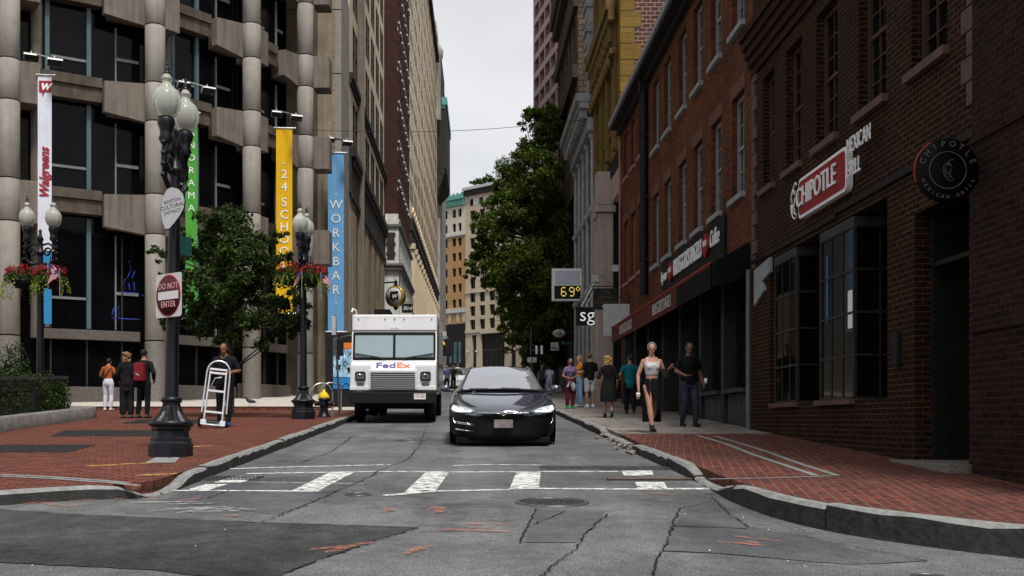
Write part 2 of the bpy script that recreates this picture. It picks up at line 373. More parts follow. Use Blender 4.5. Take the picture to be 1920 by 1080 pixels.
# ------------------------------------------------------------------ the road: one sheet out to the horizon
def zr(X, Y):
    s = max(0.0, min(1.0, (X - 1.4) / 1.6)); t = max(0.0, min(1.0, (13.0 - Y) / 3.5))
    return g(Y) - 0.08 * s * s * (3 - 2 * s) * t * t * (3 - 2 * t)
mb = MB()
Xs = [-300, -120, -40, -15, -8, -5, -4, -3.2, -2.4, -1.6, -0.8, 0, 0.8, 1.4, 1.8, 2.2, 2.6, 3.0, 3.4, 4, 5, 7, 10, 15, 40, 120, 300]
Ys = [-90, -40, -12, -6, 0, 3] + [4 + 0.75 * k for k in range(14)] + [15, 17, 20, 25, 30, 40, 50, 60, 90, 130, 200, 300, 500]
nx = len(Xs); mb.v = [(x, y, zr(x, y)) for y in Ys for x in Xs]
for j in range(len(Ys) - 1):
    for i in range(nx - 1):
        mb.f.append((j * nx + i, j * nx + i + 1, (j + 1) * nx + i + 1, (j + 1) * nx + i)); mb.m.append(0); mb.smooth.append(True)
struct(mb.build('road', m_asph))

# ------------------------------------------------------------------ kerbs
def resample(path, step):
    pts = [Vector(p) for p in path]; out = [pts[0]]; d = 0.0
    for a, b in zip(pts, pts[1:]):
        L = (b - a).length; t = step - d
        while t < L: out.append(a.lerp(b, t / L)); t += step
        d = (d + L) % step if L >= step - d else d + L
        if (a - b).length > 30: pass
    out.append(pts[-1]); return out
def offset(path, w, side):
    out = []
    for k, p in enumerate(path):
        d = (path[min(k + 1, len(path) - 1)] - path[max(k - 1, 0)]).normalized()
        out.append(p + Vector((-d.y, d.x)) * (w * side))
    return out
def kerb(name, path, side, hfun, w=0.135, step=0.3, per=6):
    pts = resample(path, step); inn = offset(pts, w, side); mb = MB(); r = random.Random(3)
    for s in range(0, len(pts) - 1, per):
        idx = list(range(s, min(s + per, len(pts) - 1) + 1)); dz = r.uniform(-0.014, 0.012); dx = r.uniform(-0.02, 0.02)
        o = [pts[i] for i in idx]; n = [inn[i] for i in idx]
        if len(o) < 2: continue
        t0 = (o[1] - o[0]).normalized() * 0.008; o[0] = o[0] + t0; n[0] = n[0] + t0; o[-1] = o[-1] - t0; n[-1] = n[-1] - t0
        rows = []
        for a, b in zip(o, n):
            dn = (b - a).normalized(); a = a + dn * dx
            z = g(a.y) + hfun(a) + dz + r.uniform(-.003, .003); e = r.uniform(0.010, 0.045)
            a2 = a + dn * e
            rows.append([(a.x, a.y, g(a.y) - 0.3), (a.x, a.y, z - e), (a2.x, a2.y, z), (b.x, b.y, z + 0.002), (b.x, b.y, g(b.y) - 0.3)])
        base = len(mb.v)
        for rw in rows: mb.v += rw
        for k in range(len(rows) - 1):
            for q in range(4):
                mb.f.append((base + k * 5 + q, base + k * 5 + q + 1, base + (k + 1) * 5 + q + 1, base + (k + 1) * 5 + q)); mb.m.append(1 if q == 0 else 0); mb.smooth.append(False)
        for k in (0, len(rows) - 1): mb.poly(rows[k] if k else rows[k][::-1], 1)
    return struct(mb.build(name, [m_kerb, m_kerbf], fixn=False)), inn
def sm(a, b, x): t = max(0, min(1, (x - a) / (b - a))); return t * t * (3 - 2 * t)
def hR(p):      # dropped at the crossing, sunk where it is broken
    if p.x > 6: return 0.15
    d = sm(11.0, 11.9, p.y) * (1 - sm(12.6, 13.6, p.y)); b = sm(17.2, 18.2, p.y) * (1 - sm(21.5, 23, p.y))
    return 0.15 - 0.11 * d - 0.07 * b
def hL(p):
    d = sm(10.95, 11.15, p.y) * (1 - sm(11.6, 12.6, p.y)) if p.x > -3.9 else 0.0
    return 0.15 - 0.12 * d
pathR = [(2.75, 60), (2.75, 24), (2.72, 20), (2.68, 17), (2.72, 14), (2.7, 12.4), (2.72, 11.2), (2.86, 10.2), (3.05, 9.5), (3.3, 8.95), (3.72, 8.36), (4.12, 7.93), (4.9, 7.4), (6, 6.95), (8, 6.5), (14, 6.0), (40, 5)]
pathL = [(-3.2, 60), (-3.2, 28), (-3.23, 14), (-3.23, 12), (-3.27, 11.3), (-3.45, 11.02), (-3.9, 10.95), (-4.25, 10.75), (-4.7, 10.4), (-5.3, 10.15), (-7, 9.6), (-12, 9.0), (-40, 8)]
kr, innR = kerb('kerb', pathR, 1, hR)
kl, innL = kerb('kerb', pathL, -1, hL)
hs = 0.148
def top(h): return lambda x, y: g(y) + h
def bot(x, y): return g(y) - 0.3
# right pavement: worn brick near the corner, slabs beyond
def edge(inn, hf, y0, y1): return [(p.x, p.y) for p in inn if y0 <= p.y <= y1]
near = [(p.x, p.y) for p in innR if p.y <= 20.3]
brk = [(2.9, 20.3)] + near + [(40, 20.3)]
def hbr(x, y):
    e = max(0.0, 1 - (x - 2.7) / 1.2) if x < 3.9 else 0.0
    return g(y) + hs
mb = MB(); mb.slab(brk, bot, hbr, 0); struct(mb.build('brick_pavement', m_pavR, fixn=False))
mb = MB(); mb.slab([(p.x, p.y) for p in innR if p.y > 20.5] + [(2.9, 20.31), (12, 20.31), (12, 60)], bot, top(hs), 0)
mb.slab([(2.94, 60), (12, 60), (12, 215), (2.94, 215)], bot, top(hs), 0)
mb.slab([(2.75, 60), (2.94, 60), (2.94, 215), (2.75, 215)], bot, top(hs + .003), 1)
struct(mb.build('slab_pavement', [m_slab, m_kerb]))
# left plaza
lp = [(p.x, p.y) for p in innL if p.y <= 33.5]
mb = MB(); mb.slab([(-60, 33.5), (-3.39, 33.5)][::-1][::-1] + lp, bot, top(hs), 0); struct(mb.build('brick_plaza', m_pavL))
mb = MB(); mb.slab([(-3.39, 33.5), (-3.39, 60), (-9, 60), (-9, 33.5)], bot, top(hs), 0); mb.slab([(-3.39, 60), (-3.39, 215), (-9, 215), (-9, 60)], bot, top(hs), 0)
mb.slab([(-3.2, 60), (-3.2, 215), (-3.39, 215), (-3.39, 60)], bot, top(hs + .003), 1)
struct(mb.build('stone_pavement', [m_terr, m_kerb]))
mb = MB(); mb.slab([(-4.6, 33.3), (-4.6, 70), (-60, 70), (-60, 33.3)], bot, top(hs + 0.12), 0, 1); struct(mb.build('stone_terrace', [m_terr, m_pavL]))

# ------------------------------------------------------------------ patches, cracks and paint on the road
def zroad(e): return lambda x, y: zr(x, y) + e
def subdiv(pts, n=3):
    out = []
    for a, b in zip(pts, pts[1:]): out += [(a[0] + (b[0] - a[0]) * k / n, a[1] + (b[1] - a[1]) * k / n) for k in range(n)]
    return out + [pts[-1]]
def wiggle(pts, amp, n=6, seed=1):
    r = random.Random(seed); p = subdiv(pts, n)
    return [p[0]] + [(x + r.uniform(-amp, amp), y + r.uniform(-amp, amp) * 0.6) for x, y in p[1:-1]] + [p[-1]]
def road_poly(name, px, e, m, seed=1, amp=0.03):
    w = [ground(*p) for p in px]; w = wiggle(w + [w[0]], amp, 9, seed)[:-1]
    bm = bmesh.new(); vs = [bm.verts.new((x, y, 0)) for x, y in w]; f = bm.faces.new(vs)
    bmesh.ops.triangulate(bm, faces=[f])
    bmesh.ops.subdivide_edges(bm, edges=bm.edges[:], cuts=2, use_grid_fill=True)
    for v in bm.verts: v.co.z = zr(v.co.x, v.co.y) + e
    if sum(f.normal.z for f in bm.faces) < 0: bmesh.ops.reverse_faces(bm, faces=bm.faces[:])
    mb = MB(); mb.bm(bm); bm.free(); return struct(mb.build(name, m))
road_poly('asphalt_patch', [(-60, 950), (0, 955), (160, 966), (300, 972), (470, 980), (785, 990), (690, 1020), (600, 1050), (500, 1090), (250, 1068), (0, 1055), (-60, 1052)], 0.006, m_asphd, 2, 0.03)
road_poly('asphalt_patch', [(1288, 948), (1342, 928), (1385, 962), (1400, 980), (1262, 985)], 0.006, m_asphb, 3, 0.015)
road_poly('asphalt_patch', [(1262, 987), (1420, 982), (1500, 988), (1600, 1012), (1740, 1032), (1600, 1040), (1400, 1036), (1242, 1034)], 0.006, m_asphb, 4, 0.015)
road_poly('asphalt_patch', [(1005, 957), (1135, 960), (1100, 1002), (1080, 1018), (985, 1018)], 0.005, m_asphb, 5, 0.01)
road_poly('asphalt_patch', [(400, 900), (600, 893), (690, 893), (600, 938), (520, 965), (300, 940)], 0.003, m_asphb, 6, 0.02)
mb = MB()
cr = [[(1005, 955), (990, 985), (975, 1020)], [(1140, 965), (1100, 1000), (1080, 1030), (1040, 1060), (1010, 1090)], [(1275, 950), (1262, 985), (1250, 1020), (1235, 1050), (1222, 1095)],
      [(1275, 950), (1310, 941)], [(1335, 927), (1370, 957), (1405, 977)], [(705, 888), (670, 906), (600, 936), (540, 961), (490, 980)], [(235, 962), (470, 981), (640, 986), (785, 991)],
      [(785, 991), (690, 1021), (600, 1051), (500, 1090)], [(1265, 986), (1420, 982)], [(800, 800), (790, 830), (765, 862), (700, 888)], [(430, 920), (390, 935)], [(1400, 977), (1500, 988), (1560, 1000), (1740, 1033)], [(1000, 985), (1060, 960)], [(560, 870), (620, 848), (660, 820)]]
for k, c in enumerate(cr):
    p = wiggle([ground(*q) for q in c], 0.016, 12, k + 10); r = random.Random(k)
    mb.ribbon(p, [r.uniform(0.005, 0.020) for _ in p], zroad(0.011), 0)
struct(mb.build('road_crack', m_crack))
mb = MB()
def quad(px, e=0.008, m=0):
    w = [ground(*p) for p in px]; mb.poly([(x, y, zr(x, y) + e) for x, y in w], m)
def stripe(pts, w, e=0.008): mb.ribbon(subdiv([ground(*p) for p in pts], 6), w, zroad(e), 0)
stripe([(430, 880), (520, 877), (732, 872)], 0.11); stripe([(850, 874), (905, 872), (1017, 873)], 0.09)
stripe([(462, 889), (700, 885), (860, 886), (1160, 885)], 0.11); stripe([(248, 921), (420, 921), (602, 922)], 0.10)
stripe([(720, 930), (760, 927), (815, 922), (955, 919)], 0.11); stripe([(1010, 917), (1150, 918), (1345, 915)], 0.13); stripe([(420, 904), (560, 906), (680, 908)], 0.03)
for q in ([(548, 921), (598, 921), (664, 887), (618, 887)], [(758, 925), (815, 924), (842, 887), (798, 887)], [(955, 919), (1010, 918), (1014, 887), (968, 887)], [(1165, 884), (1222, 883), (1226, 893), (1170, 893)],
          [(1190, 905), (1245, 905), (1252, 916), (1196, 916)], [(350, 920), (392, 920), (428, 909), (385, 909)], [(400, 906), (452, 906), (492, 893), (445, 893)]): quad(q, 0.0095)
struct(mb.build('crosswalk_marking', m_mark))
mb = MB()
for k, c in enumerate([[(30, 948), (130, 937)], [(70, 943), (140, 951)], [(130, 940), (182, 938)], [(210, 939), (252, 933)], [(275, 938), (306, 936)], [(330, 942), (376, 935)], [(420, 968), (455, 969)], [(580, 1033), (640, 1028), (702, 1018)],
          [(612, 1039), (652, 1030)], [(762, 1041), (790, 1029), (810, 1025)], [(770, 1033), (800, 1030)], [(865, 984), (965, 985)], [(825, 995), (960, 999)], [(880, 991), (920, 991)], [(1375, 1000), (1470, 1003)], [(1345, 1013), (1440, 1015)],
          [(1395, 1009), (1426, 1011)], [(720, 962), (730, 955), (738, 960)], [(806, 958), (815, 953), (826, 956), (824, 963), (812, 964)], [(1210, 925), (1270, 926)], [(340, 885), (400, 883)]]):
    pw = wiggle([ground(*q) for q in c], 0.008, 9, k); mb.ribbon(pw, [.03 + .07 * math.sin(math.pi * (j + .5) / len(pw)) for j in range(len(pw))], zroad(0.0105 + .0003 * k), 0)
struct(mb.build('orange_spray_marking', m_marko))
mb = MB()
for k, c in enumerate([[(240, 945), (370, 943)], [(278, 961), (400, 953), (462, 956)], [(330, 965), (420, 952)], [(312, 957), (480, 958)], [(300, 948), (400, 947)], [(345, 963), (470, 960)]]):
    pw = wiggle([ground(*q) for q in c], 0.008, 9, k); mb.ribbon(pw, [.02 + .05 * math.sin(math.pi * (j + .5) / len(pw)) for j in range(len(pw))], zroad(0.018 + .0004 * k), 0)
struct(mb.build('white_spray_marking', m_markw))
# paint and dirt on the pavements
mb = MB()
def zs(e): return lambda x, y: g(y) + hs + e
for k, c in enumerate([[(160, 874), (200, 872), (290, 868)], [(185, 873), (240, 871)], [(255, 892), (330, 888)], [(352, 838), (400, 836)]]):
    mb.ribbon(wiggle([ground(*q, hs) for q in c], 0.012, 5, k), [0.10, 0.16, 0.2, 0.12] + [0.12] * 12, zs(0.004), 0)
struct(mb.build('yellow_spray_marking', m_marky))
mb = MB()
for c in ([(1308, 817), (1360, 832), (1410, 852), (1470, 872), (1530, 892)], [(1340, 818), (1390, 832), (1440, 848), (1500, 870), (1570, 892)], [(0, 893), (100, 898), (200, 905), (262, 911)], [(0, 890), (100, 895), (200, 902), (240, 906)]):
    mb.ribbon(subdiv([ground(*q, hs) for q in c], 5), 0.085, zs(0.005), 0)
mb.ribbon(subdiv([ground(*q, hs) for q in [(1330, 899), (1440, 897), (1560, 893)]], 5), 0.06, zs(0.006), 0)
struct(mb.build('stone_paving_strip', m_kerb))
mb = MB()
for q in ([(-40, 834), (182, 834), (128, 848), (-40, 848)], [(122, 807), (310, 807), (318, 818), (95, 818)], [(262, 787), (410, 787), (405, 794), (228, 794)]):
    mb.poly([(x, y, g(y) + hs + 0.006) for x, y in [ground(*p, hs) for p in q]][::-1], 0)
struct(mb.build('planting_bed', m_soil))
mb = MB(); mb.poly([(x, y, g(y) + hs + 0.005) for x, y in [ground(*p, hs) for p in [(272, 868), (328, 868), (337, 858), (292, 858)]]], 0); struct(mb.build('concrete_paver', m_kerb))

# ------------------------------------------------------------------ covers and grates in the road
def onroad(px, py, e=0.0): x, y = ground(px, py); return (x, y, zr(x, y) + e)
TILT = Matrix.Rotation(math.atan(0.045), 4, 'X')
def manhole(px, py, r, label, group='covers in the road'):
    t = thing('manhole_cover', label, 'manhole cover', onroad(px, py), group=group); t.rotation_euler.x = math.atan(0.045)
    mb = MB(); mb.lathe([(r, -.02), (r, 0.014), (r * 0.97, 0.020), (r * 0.88, 0.020), (r * 0.86, 0.010), (r * .86, -.02)], 40); mb.build('frame_ring', m_steeld, t)
    mb = MB(); mb.lathe([(r * 0.855, -.02), (r * 0.855, 0.006), (0.001, 0.006)], 40)
    if r > 0.3:
        for i in range(-5, 6):
            for j in range(-5, 6):
                if i * i + j * j < 22: mb.box(i * r * .15 - r * .045, i * r * .15 + r * .045, j * r * .15 - r * .045, j * r * .15 + r * .045, 0.0055, 0.012)
        mb.text('SEWER', r * 0.3, Matrix.Translation((0, 0, .013)), 0, 0.002)
    mb.build('lid', m_steeld2, t)
m_steeld = mat('worn_cast_iron', (0.10, 0.10, 0.105), 0.42, metal=0.5, var=0.4, scale=12)
m_steeld2 = mat('dark_cast_iron', (0.055, 0.052, 0.055), 0.5, metal=0.4, var=0.5, scale=12)
manhole(1035, 943, 0.37, 'large round manhole cover with raised rim in front of the crosswalk')
manhole(769, 827, 0.30, 'round manhole cover in the lane before the white truck')
manhole(672, 929, 0.14, 'small round valve cover beside the long crack by the crosswalk')
manhole(1742, 1063, 0.12, 'small dark valve cover in the road below the curved kerb')
def grate(px, py, w, d, label):
    t = thing('drain_grate', label, 'drain grate', onroad(px, py), group='drain grates'); t.rotation_euler.x = math.atan(0.045)
    mb = MB(); mb.box(-w / 2, w / 2, -d / 2, d / 2, -.02, 0.004); mb.build('pit', m_crack, t)
    mb = MB(); n = int(w / 0.045)
    for i in range(n + 1): u = -w / 2 + w * i / n; mb.box(u - .009, u + .009, -d / 2, d / 2, 0.004, 0.016)
    for s in (-d / 2, 0, d / 2): mb.box(-w / 2 - .02, w / 2 + .02, s - .018, s + .018, 0.002, 0.02)
    mb.build('bars', m_steeld, t)
grate(1090, 878, 1.1, 0.34, 'iron drain grate lying in front of the black car')
grate(1195, 879, 0.95, 0.34, 'iron drain grate beside the broken right kerb')
grate(425, 898, 0.8, 0.4, 'iron drain grate by the left kerb at the crosswalk')
t = thing('steel_plate', 'rust red and black steel trench plate across the crosswalk by the right kerb', 'steel plate', onroad(1235, 899)); t.rotation_euler.x = math.atan(0.045)
mb = MB(); mb.bbox(-.62, .62, -.10, .10, 0.0, 0.012, 0.003); mb.build('plate', mat('rusty_plate', (0.10, 0.06, 0.052), 0.7, var=0.6, scale=7), t)
mb = MB(); mb.box(-.66, .62, -.135, -.102, 0.0, 0.014); mb.build('edge_bar', m_crack, t)
# broken kerb stones, leaves and scraps along the gutter
mb = MB(); r = random.Random(5)
for k in range(30):
    y = r.uniform(16.9, 21.8); x = 2.66 + r.gauss(0, 0.10); s = r.uniform(0.02, 0.07)
    bm = bmesh.new(); bmesh.ops.create_icosphere(bm, subdivisions=1, radius=s)
    for v in bm.verts: v.co = Vector((v.co.x * r.uniform(.7, 1.4), v.co.y * r.uniform(.7, 1.3), v.co.z * r.uniform(.4, .8)))
    mb.bm(bm, 0, Mx((x, y, g(y) + 0.02 + r.uniform(0, .05)), r.uniform(-.4, .4), r.uniform(-.4, .4), r.uniform(0, 6))); bm.free()
stuff(mb.build('rubble', m_slab), 'broken kerb stones and rubble at the edge of the right pavement', 'rubble')
m_dry = mat('dry_leaves', (0.30, 0.17, 0.05), 0.8, var=0.6, scale=4)
mb = MB(); 
def scrap(x, y, z, s, m=0):
    a = r.uniform(0, 6.28); ca, sa = math.cos(a) * s, math.sin(a) * s; q = r.uniform(.4, .8)
    mb.poly([(x - ca, y - sa, z), (x + sa * q, y - ca * q, z + r.uniform(0, .01)), (x + ca, y + sa, z + r.uniform(0, .012)), (x - sa * q, y + ca * q, z + r.uniform(0, .006))], m)
for k in range(260):
    t_ = r.random()
    if t_ < 0.5:
        i = r.randrange(len(innR)); p = innR[i]
        if p.y > 16 or p.x > 9: continue
        q = Vector((p.x - r.uniform(.2, .5), p.y - r.uniform(0, .12))); scrap(q.x, q.y, zr(q.x, q.y) + .012, r.uniform(.008, .022))
    elif t_ < 0.8:
        x, y = r.uniform(-12, -3.6), r.uniform(12, 32); scrap(x, y, g(y) + hs + .008, r.uniform(.01, .03))
    else:
        x, y = r.uniform(-3, 2.6), r.uniform(7, 16); scrap(x, y, zr(x, y) + .014, r.uniform(.006, .014), 1)
stuff(mb.build('litter', [m_dry, mat('paper_scrap', (0.5, 0.5, 0.48), 0.8)]), 'dry leaves and paper scraps scattered along the gutters and pavements', 'litter')
# ------------------------------------------------------------------ right side of the street
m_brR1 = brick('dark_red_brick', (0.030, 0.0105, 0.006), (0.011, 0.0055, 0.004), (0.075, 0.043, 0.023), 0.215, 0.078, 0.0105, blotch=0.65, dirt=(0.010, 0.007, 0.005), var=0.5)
m_brR2 = brick('orange_red_brick', (0.142, 0.043, 0.019), (0.058, 0.019, 0.010), (0.12, 0.066, 0.036), 0.215, 0.078, 0.009, blotch=0.6, dirt=(0.036, 0.014, 0.009), var=0.5)
m_brR3 = brick('purple_brick', (0.11, 0.045, 0.036), (0.07, 0.03, 0.026), (0.26, 0.20, 0.17), 0.32, 0.16, 0.02, blotch=0.3)
m_brown_fr = mat('brown_window_frame', (0.06, 0.032, 0.024), 0.6, var=0.15)
m_brownsill = mat('brownstone_sill', (0.11, 0.059, 0.048), 0.75, var=0.25, scale=6, streak=0.3)
m_quoin = mat('brownstone_quoin', (0.10, 0.054, 0.052), 0.75, var=0.3, scale=5, bump=0.2)
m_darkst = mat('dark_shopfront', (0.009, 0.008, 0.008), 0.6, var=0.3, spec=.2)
m_darkst2 = mat('dark_panelled_wood', (0.011, 0.010, 0.009), 0.6, var=0.5, scale=3, spec=.2)
m_greywood = mat('weathered_grey_panel', (0.055, 0.053, 0.05), 0.8, var=0.4, scale=5, streak=0.7)
m_muntin = mat('grey_brown_glazing_bar', (0.022, 0.019, 0.016), 0.5, var=0.2)
m_whitefr = mat('chalky_white_frame', (0.24, 0.255, 0.265), 0.6, var=0.2, scale=5, streak=0.3)
m_pinkfr = mat('faded_pink_frame', (0.30, 0.135, 0.13), 0.6, var=0.2, scale=5, streak=0.2)
m_curtain = mat('window_glass_with_blind', (0.030, 0.026, 0.024), 0.06, var=0.9, scale=0.9)

def building(name, label, X, Y, rz, cat='building', group=None): return thing(name, label, cat, (X, Y, 0), rz, group)
def tube_part(root, name, pts, r, m, n=8): mb = MB(); mb.tube(pts, r, n); return mb.build(name, m, root)

# --- corner shop building of dark brick (x runs towards the camera from its far end)
r1 = building('brick_corner_building', 'dark red brick corner building with a restaurant storefront and tall brown sash windows', 5.8, 21.8, RIGHT)
up = [(0.72, 1.5, 5.85, 8.05), (2.25, 3.2, 5.85, 8.05), (3.95, 5.0, 5.85, 8.05), (5.9, 6.95, 5.85, 8.05), (7.8, 8.85, 5.85, 8.05)]
shop = (1.2, 7.0, 1.62, 4.42); door = (7.9, 9.42, 0.3, 4.0)
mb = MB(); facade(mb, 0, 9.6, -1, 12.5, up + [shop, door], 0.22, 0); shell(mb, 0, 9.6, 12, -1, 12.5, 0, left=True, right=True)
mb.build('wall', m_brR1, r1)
wm = winmesh('window', [m_brown_fr, m_glass, m_brownsill], w=1.05, h=2.2, depth=0.22, fw=0.075, cols=3, rows=6, sill=True, so=0.09, sh=0.11)
wn = winmesh('window', [m_brown_fr, m_glass, m_brownsill], w=0.92, h=2.2, depth=0.22, fw=0.075, cols=3, rows=6, sill=True, so=0.09, sh=0.11)
wnn = winmesh('window', [m_brown_fr, m_glass, m_brownsill], w=0.78, h=2.2, depth=0.22, fw=0.075, cols=2, rows=6, sill=True, so=0.09, sh=0.11)
windows(r1, up[:1], wnn); windows(r1, up[1:2], wn); windows(r1, up[2:], wm)
mb = MB()
for k in range(5): mb.box(-0.02, 9.6, -0.06 - 0.06 * k, -0.001, 8.32 + 0.17 * k, 8.32 + 0.17 * (k + 1) - .003)
mb.build('cornice', m_brR1, r1)
mb = MB(); mb.box(5.0, 9.6, -0.05, -0.002, 4.56, 4.66); mb.box(0.0, 5.0, -0.04, -0.002, 4.5, 4.58); mb.build('string_course', m_darkst, r1)
for (u0, u1) in ((0.0, 0.34), (9.28, 9.62)):
    mb = MB(); z = 4.95 if u0 > 1 else 4.4; k = 0
    while z < 8.3:
        w = 0.34 if k % 2 else 0.2
        a = u0 - .005 if u0 < 1 else u1 - w
        mb.bbox(a, a + w, -0.035, 0.2, z, z + 0.27, 0.012); z += 0.29; k += 1
    mb.build('quoins', m_quoin, r1)
# recessed storefront with two glazed box bays
mb = MB(); mb.box(1.2, 7.0, 0.9, 0.95, 1.0, 4.42); mb.box(1.205, 1.26, 0.2, 0.9, 1.63, 4.41); mb.box(6.94, 6.995, 0.2, .9, 1.63, 4.41); mb.box(1.2, 7.0, 0.22, 0.95, 4.43, 4.5); mb.box(1.2, 7, .22, .95, 1.55, 1.61)
mb.build('shop_recess', m_darkst2, r1)
def baywin(u0, u1, name='bay_window'):
    z0, z1 = 1.66, 4.25; mb = MB(); D = 0.82
    for (a, b) in ((u0, u0 + .05), (u1 - .05, u1)): mb.box(a, b, 0.0, 0.05, z0, z1)
    mb.box(u1 - .05, u1, D - .05, D, z0, z1); mb.box(u1 - .046, u1 - .004, D / 2 - .015, D / 2 + .015, z0, z1)
    n = 4
    for k in range(n + 1):
        z = z0 + (z1 - z0) * k / n; mb.box(u0 + .05, u1 - .05, 0.004, 0.046, z - .018, z + .018); mb.box(u1 - .046, u1 - .004, 0.05, D - .05, z - .018, z + .018)
    for k in (1, 2):
        u = u0 + (u1 - u0) * k / 3; mb.box(u - .012, u + .012, 0.012, 0.04, z0, z1)
    fr = mb.build(name, m_muntin, r1)
    mb = MB(); mb.poly([(u0 + .04, .025, z0), (u1 - .03, .025, z0), (u1 - .03, .025, z1), (u0 + .04, .025, z1)]); mb.poly([(u1 - .025, .03, z0), (u1 - .025, D, z0), (u1 - .025, D, z1), (u1 - .025, .03, z1)])
    mb.build('glass', m_glass, fr)
    mb = MB(); mb.box(u0 - .06, u1 + .06, -0.09, 0.9, z0 - .1, z0 - .02); mb.build('sill', m_quoin, fr)
    mb = MB(); mb.box(u0, u1, 0.0, D, z1 + .005, z1 + .15); mb.build('head_panel', mat('blue_grey_panel', (0.03, 0.033, 0.04), .6), fr)
    return fr
baywin(1.5, 2.9); baywin(4.15, 5.7)
mb = MB(); M = Mx((5.45, -0.004, 3.0), R(90)); mb.box(5.42, 5.66, 0.012, 0.02, 2.72, 3.3); mb.build('notice', m_white, r1)
mb = MB(); mb.box(4.42, 4.52, 0.012, 0.02, 2.9, 4.0); mb.build('blue_reflection_panel', mat('blue_reflection_panel', (0.03, 0.10, 0.24), 0.5), r1)  # blue panel painted to stand for a light reflection in the bay
for (u, z) in ((3.35, 2.72), (6.2, 3.0)):
    mb = MB(); mb.box(u, u + .16, 0.6, 0.64, z, z + .05); mb.build('pendant_lamp', mat('amber_lamp', (1.0, 0.55, 0.08), 0.5, emit=1.6), r1)
# entrance
mb = MB(); mb.box(7.9, 9.42, 0.75, 0.8, 0.3, 4.0); mb.box(7.905, 7.96, 0.22, 0.75, .3, 3.99); mb.box(9.36, 9.415, 0.22, .75, .3, 3.99); mb.box(7.96, 9.36, .22, .75, 3.3, 3.36); dr = mb.build('door', m_darkst2, r1)
mb = MB(); mb.poly([(8.1, .745, .9), (9.25, .745, .9), (9.25, .745, 3.2), (8.1, .745, 3.2)]); mb.build('glass', m_glass, dr)
mb = MB(); mb.box(8.95, 9.12, .735, .744, 2.42, 2.86, 0)
for k in range(5): mb.box(8.97, 9.10, .732, .7345, 2.74 - .03 * k, 2.755 - .03 * k, 1)
mb.lathe([(0.035, 0), (0.035, .002)], 16, 1, Mx((9.03, .733, 2.56), R(90))); mb.build('blue_notice', [mat('pale_blue_paper', (0.28, 0.36, 0.55), .5), m_black], dr)
m_greyp = mat('grey_print', (0.12, 0.105, 0.105), 0.5, var=0.05)
def pepper(mb, M, s, m=0, e=0.01):
    """outlined chili pepper drawn with thin tubes, facing -y"""
    body = [(-.30, .42), (-.36, .2), (-.38, -.1), (-.30, -.4), (-.1, -.72), (.2, -.92), (.5, -.9), (.52, -.75), (.32, -.66), (.22, -.45), (.2, -.2), (.3, .1), (.36, .32), (.25, .45), (.0, .40)]
    def T(p): return M @ Vector((p[0] * s, 0, p[1] * s))
    mb.tube([T(p) for p in body], .035 * s, 5, m, closed=True)
    for k in (.62, .3): mb.tube([T((p[0] * k - .02, (p[1] + .1) * k - .1)) for p in body[:11]], .025 * s, 5, m)
    mb.tube([T(p) for p in [(-.28, .48), (-.05, .62), (.3, .46), (0, .52)]], .05 * s, 5, m, closed=True)
    mb.tube([T(p) for p in [(0, .58), (.14, .8), (.34, .92), (.5, .86), (.52, .74)]], .035 * s, 5, m)
def ringtext(mb, s, M, rad, size, a0, a1, m, top=True, ext=.004):
    n = len(s)
    for k, ch in enumerate(s):
        if ch == ' ': continue
        a = a0 + (a1 - a0) * k / max(1, n - 1)
        p = Vector((rad * math.cos(a), 0, rad * math.sin(a))); rz = a - math.pi / 2 if top else a + math.pi / 2
        mb.text(ch, size, M @ Matrix.Translation(p) @ Matrix.Rotation(-rz, 4, 'Y') @ STAND, m, ext)
def emblem(mb, M, rad, m=0):
    mb.tube([M @ Vector((rad * .56 * math.cos(2 * math.pi * k / 40), 0, rad * .56 * math.sin(2 * math.pi * k / 40))) for k in range(40)], rad * .014, 5, m, closed=True)
    pepper(mb, M, rad * .36, m)
    ringtext(mb, 'CHIPOTLE', M, rad * .80, rad * .26, R(160), R(20), m); ringtext(mb, 'MEXICAN GRILL', M, rad * .82, rad * .16, R(203), R(337), m, False)
mb = MB(); emblem(mb, Mx((9.06, .738, 2.1)) @ Matrix.Diagonal((.55, 1, 1, 1)), 0.27); mb.build('door_emblem', m_greyp, dr)
mb = MB(); mb.bbox(7.8, 9.5, -0.28, 0.74, 0.3, 0.80, .01); mb.build('door_step', m_granite, r1)
mb = MB(); mb.bbox(7.3, 7.5, -.07, 0, 2.05, 2.5, .01); mb.build('meter_box', m_darkst, r1)
mb = MB()
mb.prism([(0.3, 3.75), (1.58, 3.95), (1.58, 4.5), (0.3, 4.32)], -0.10, -0.004) if False else mb.prism([(0.28, 3.62), (1.02, 3.86), (0.86, 4.05), (1.42, 4.16), (1.42, 4.44), (0.28, 4.34)], -0.06, -0.004)
mb.build('broken_fascia', m_whitefr, r1)
tube_part(r1, 'downpipe', [(-.06, -.08, 4.4), (-.06, -.08, .7)], .05, mat('grey_pipe', (.12, .12, .12), .5))

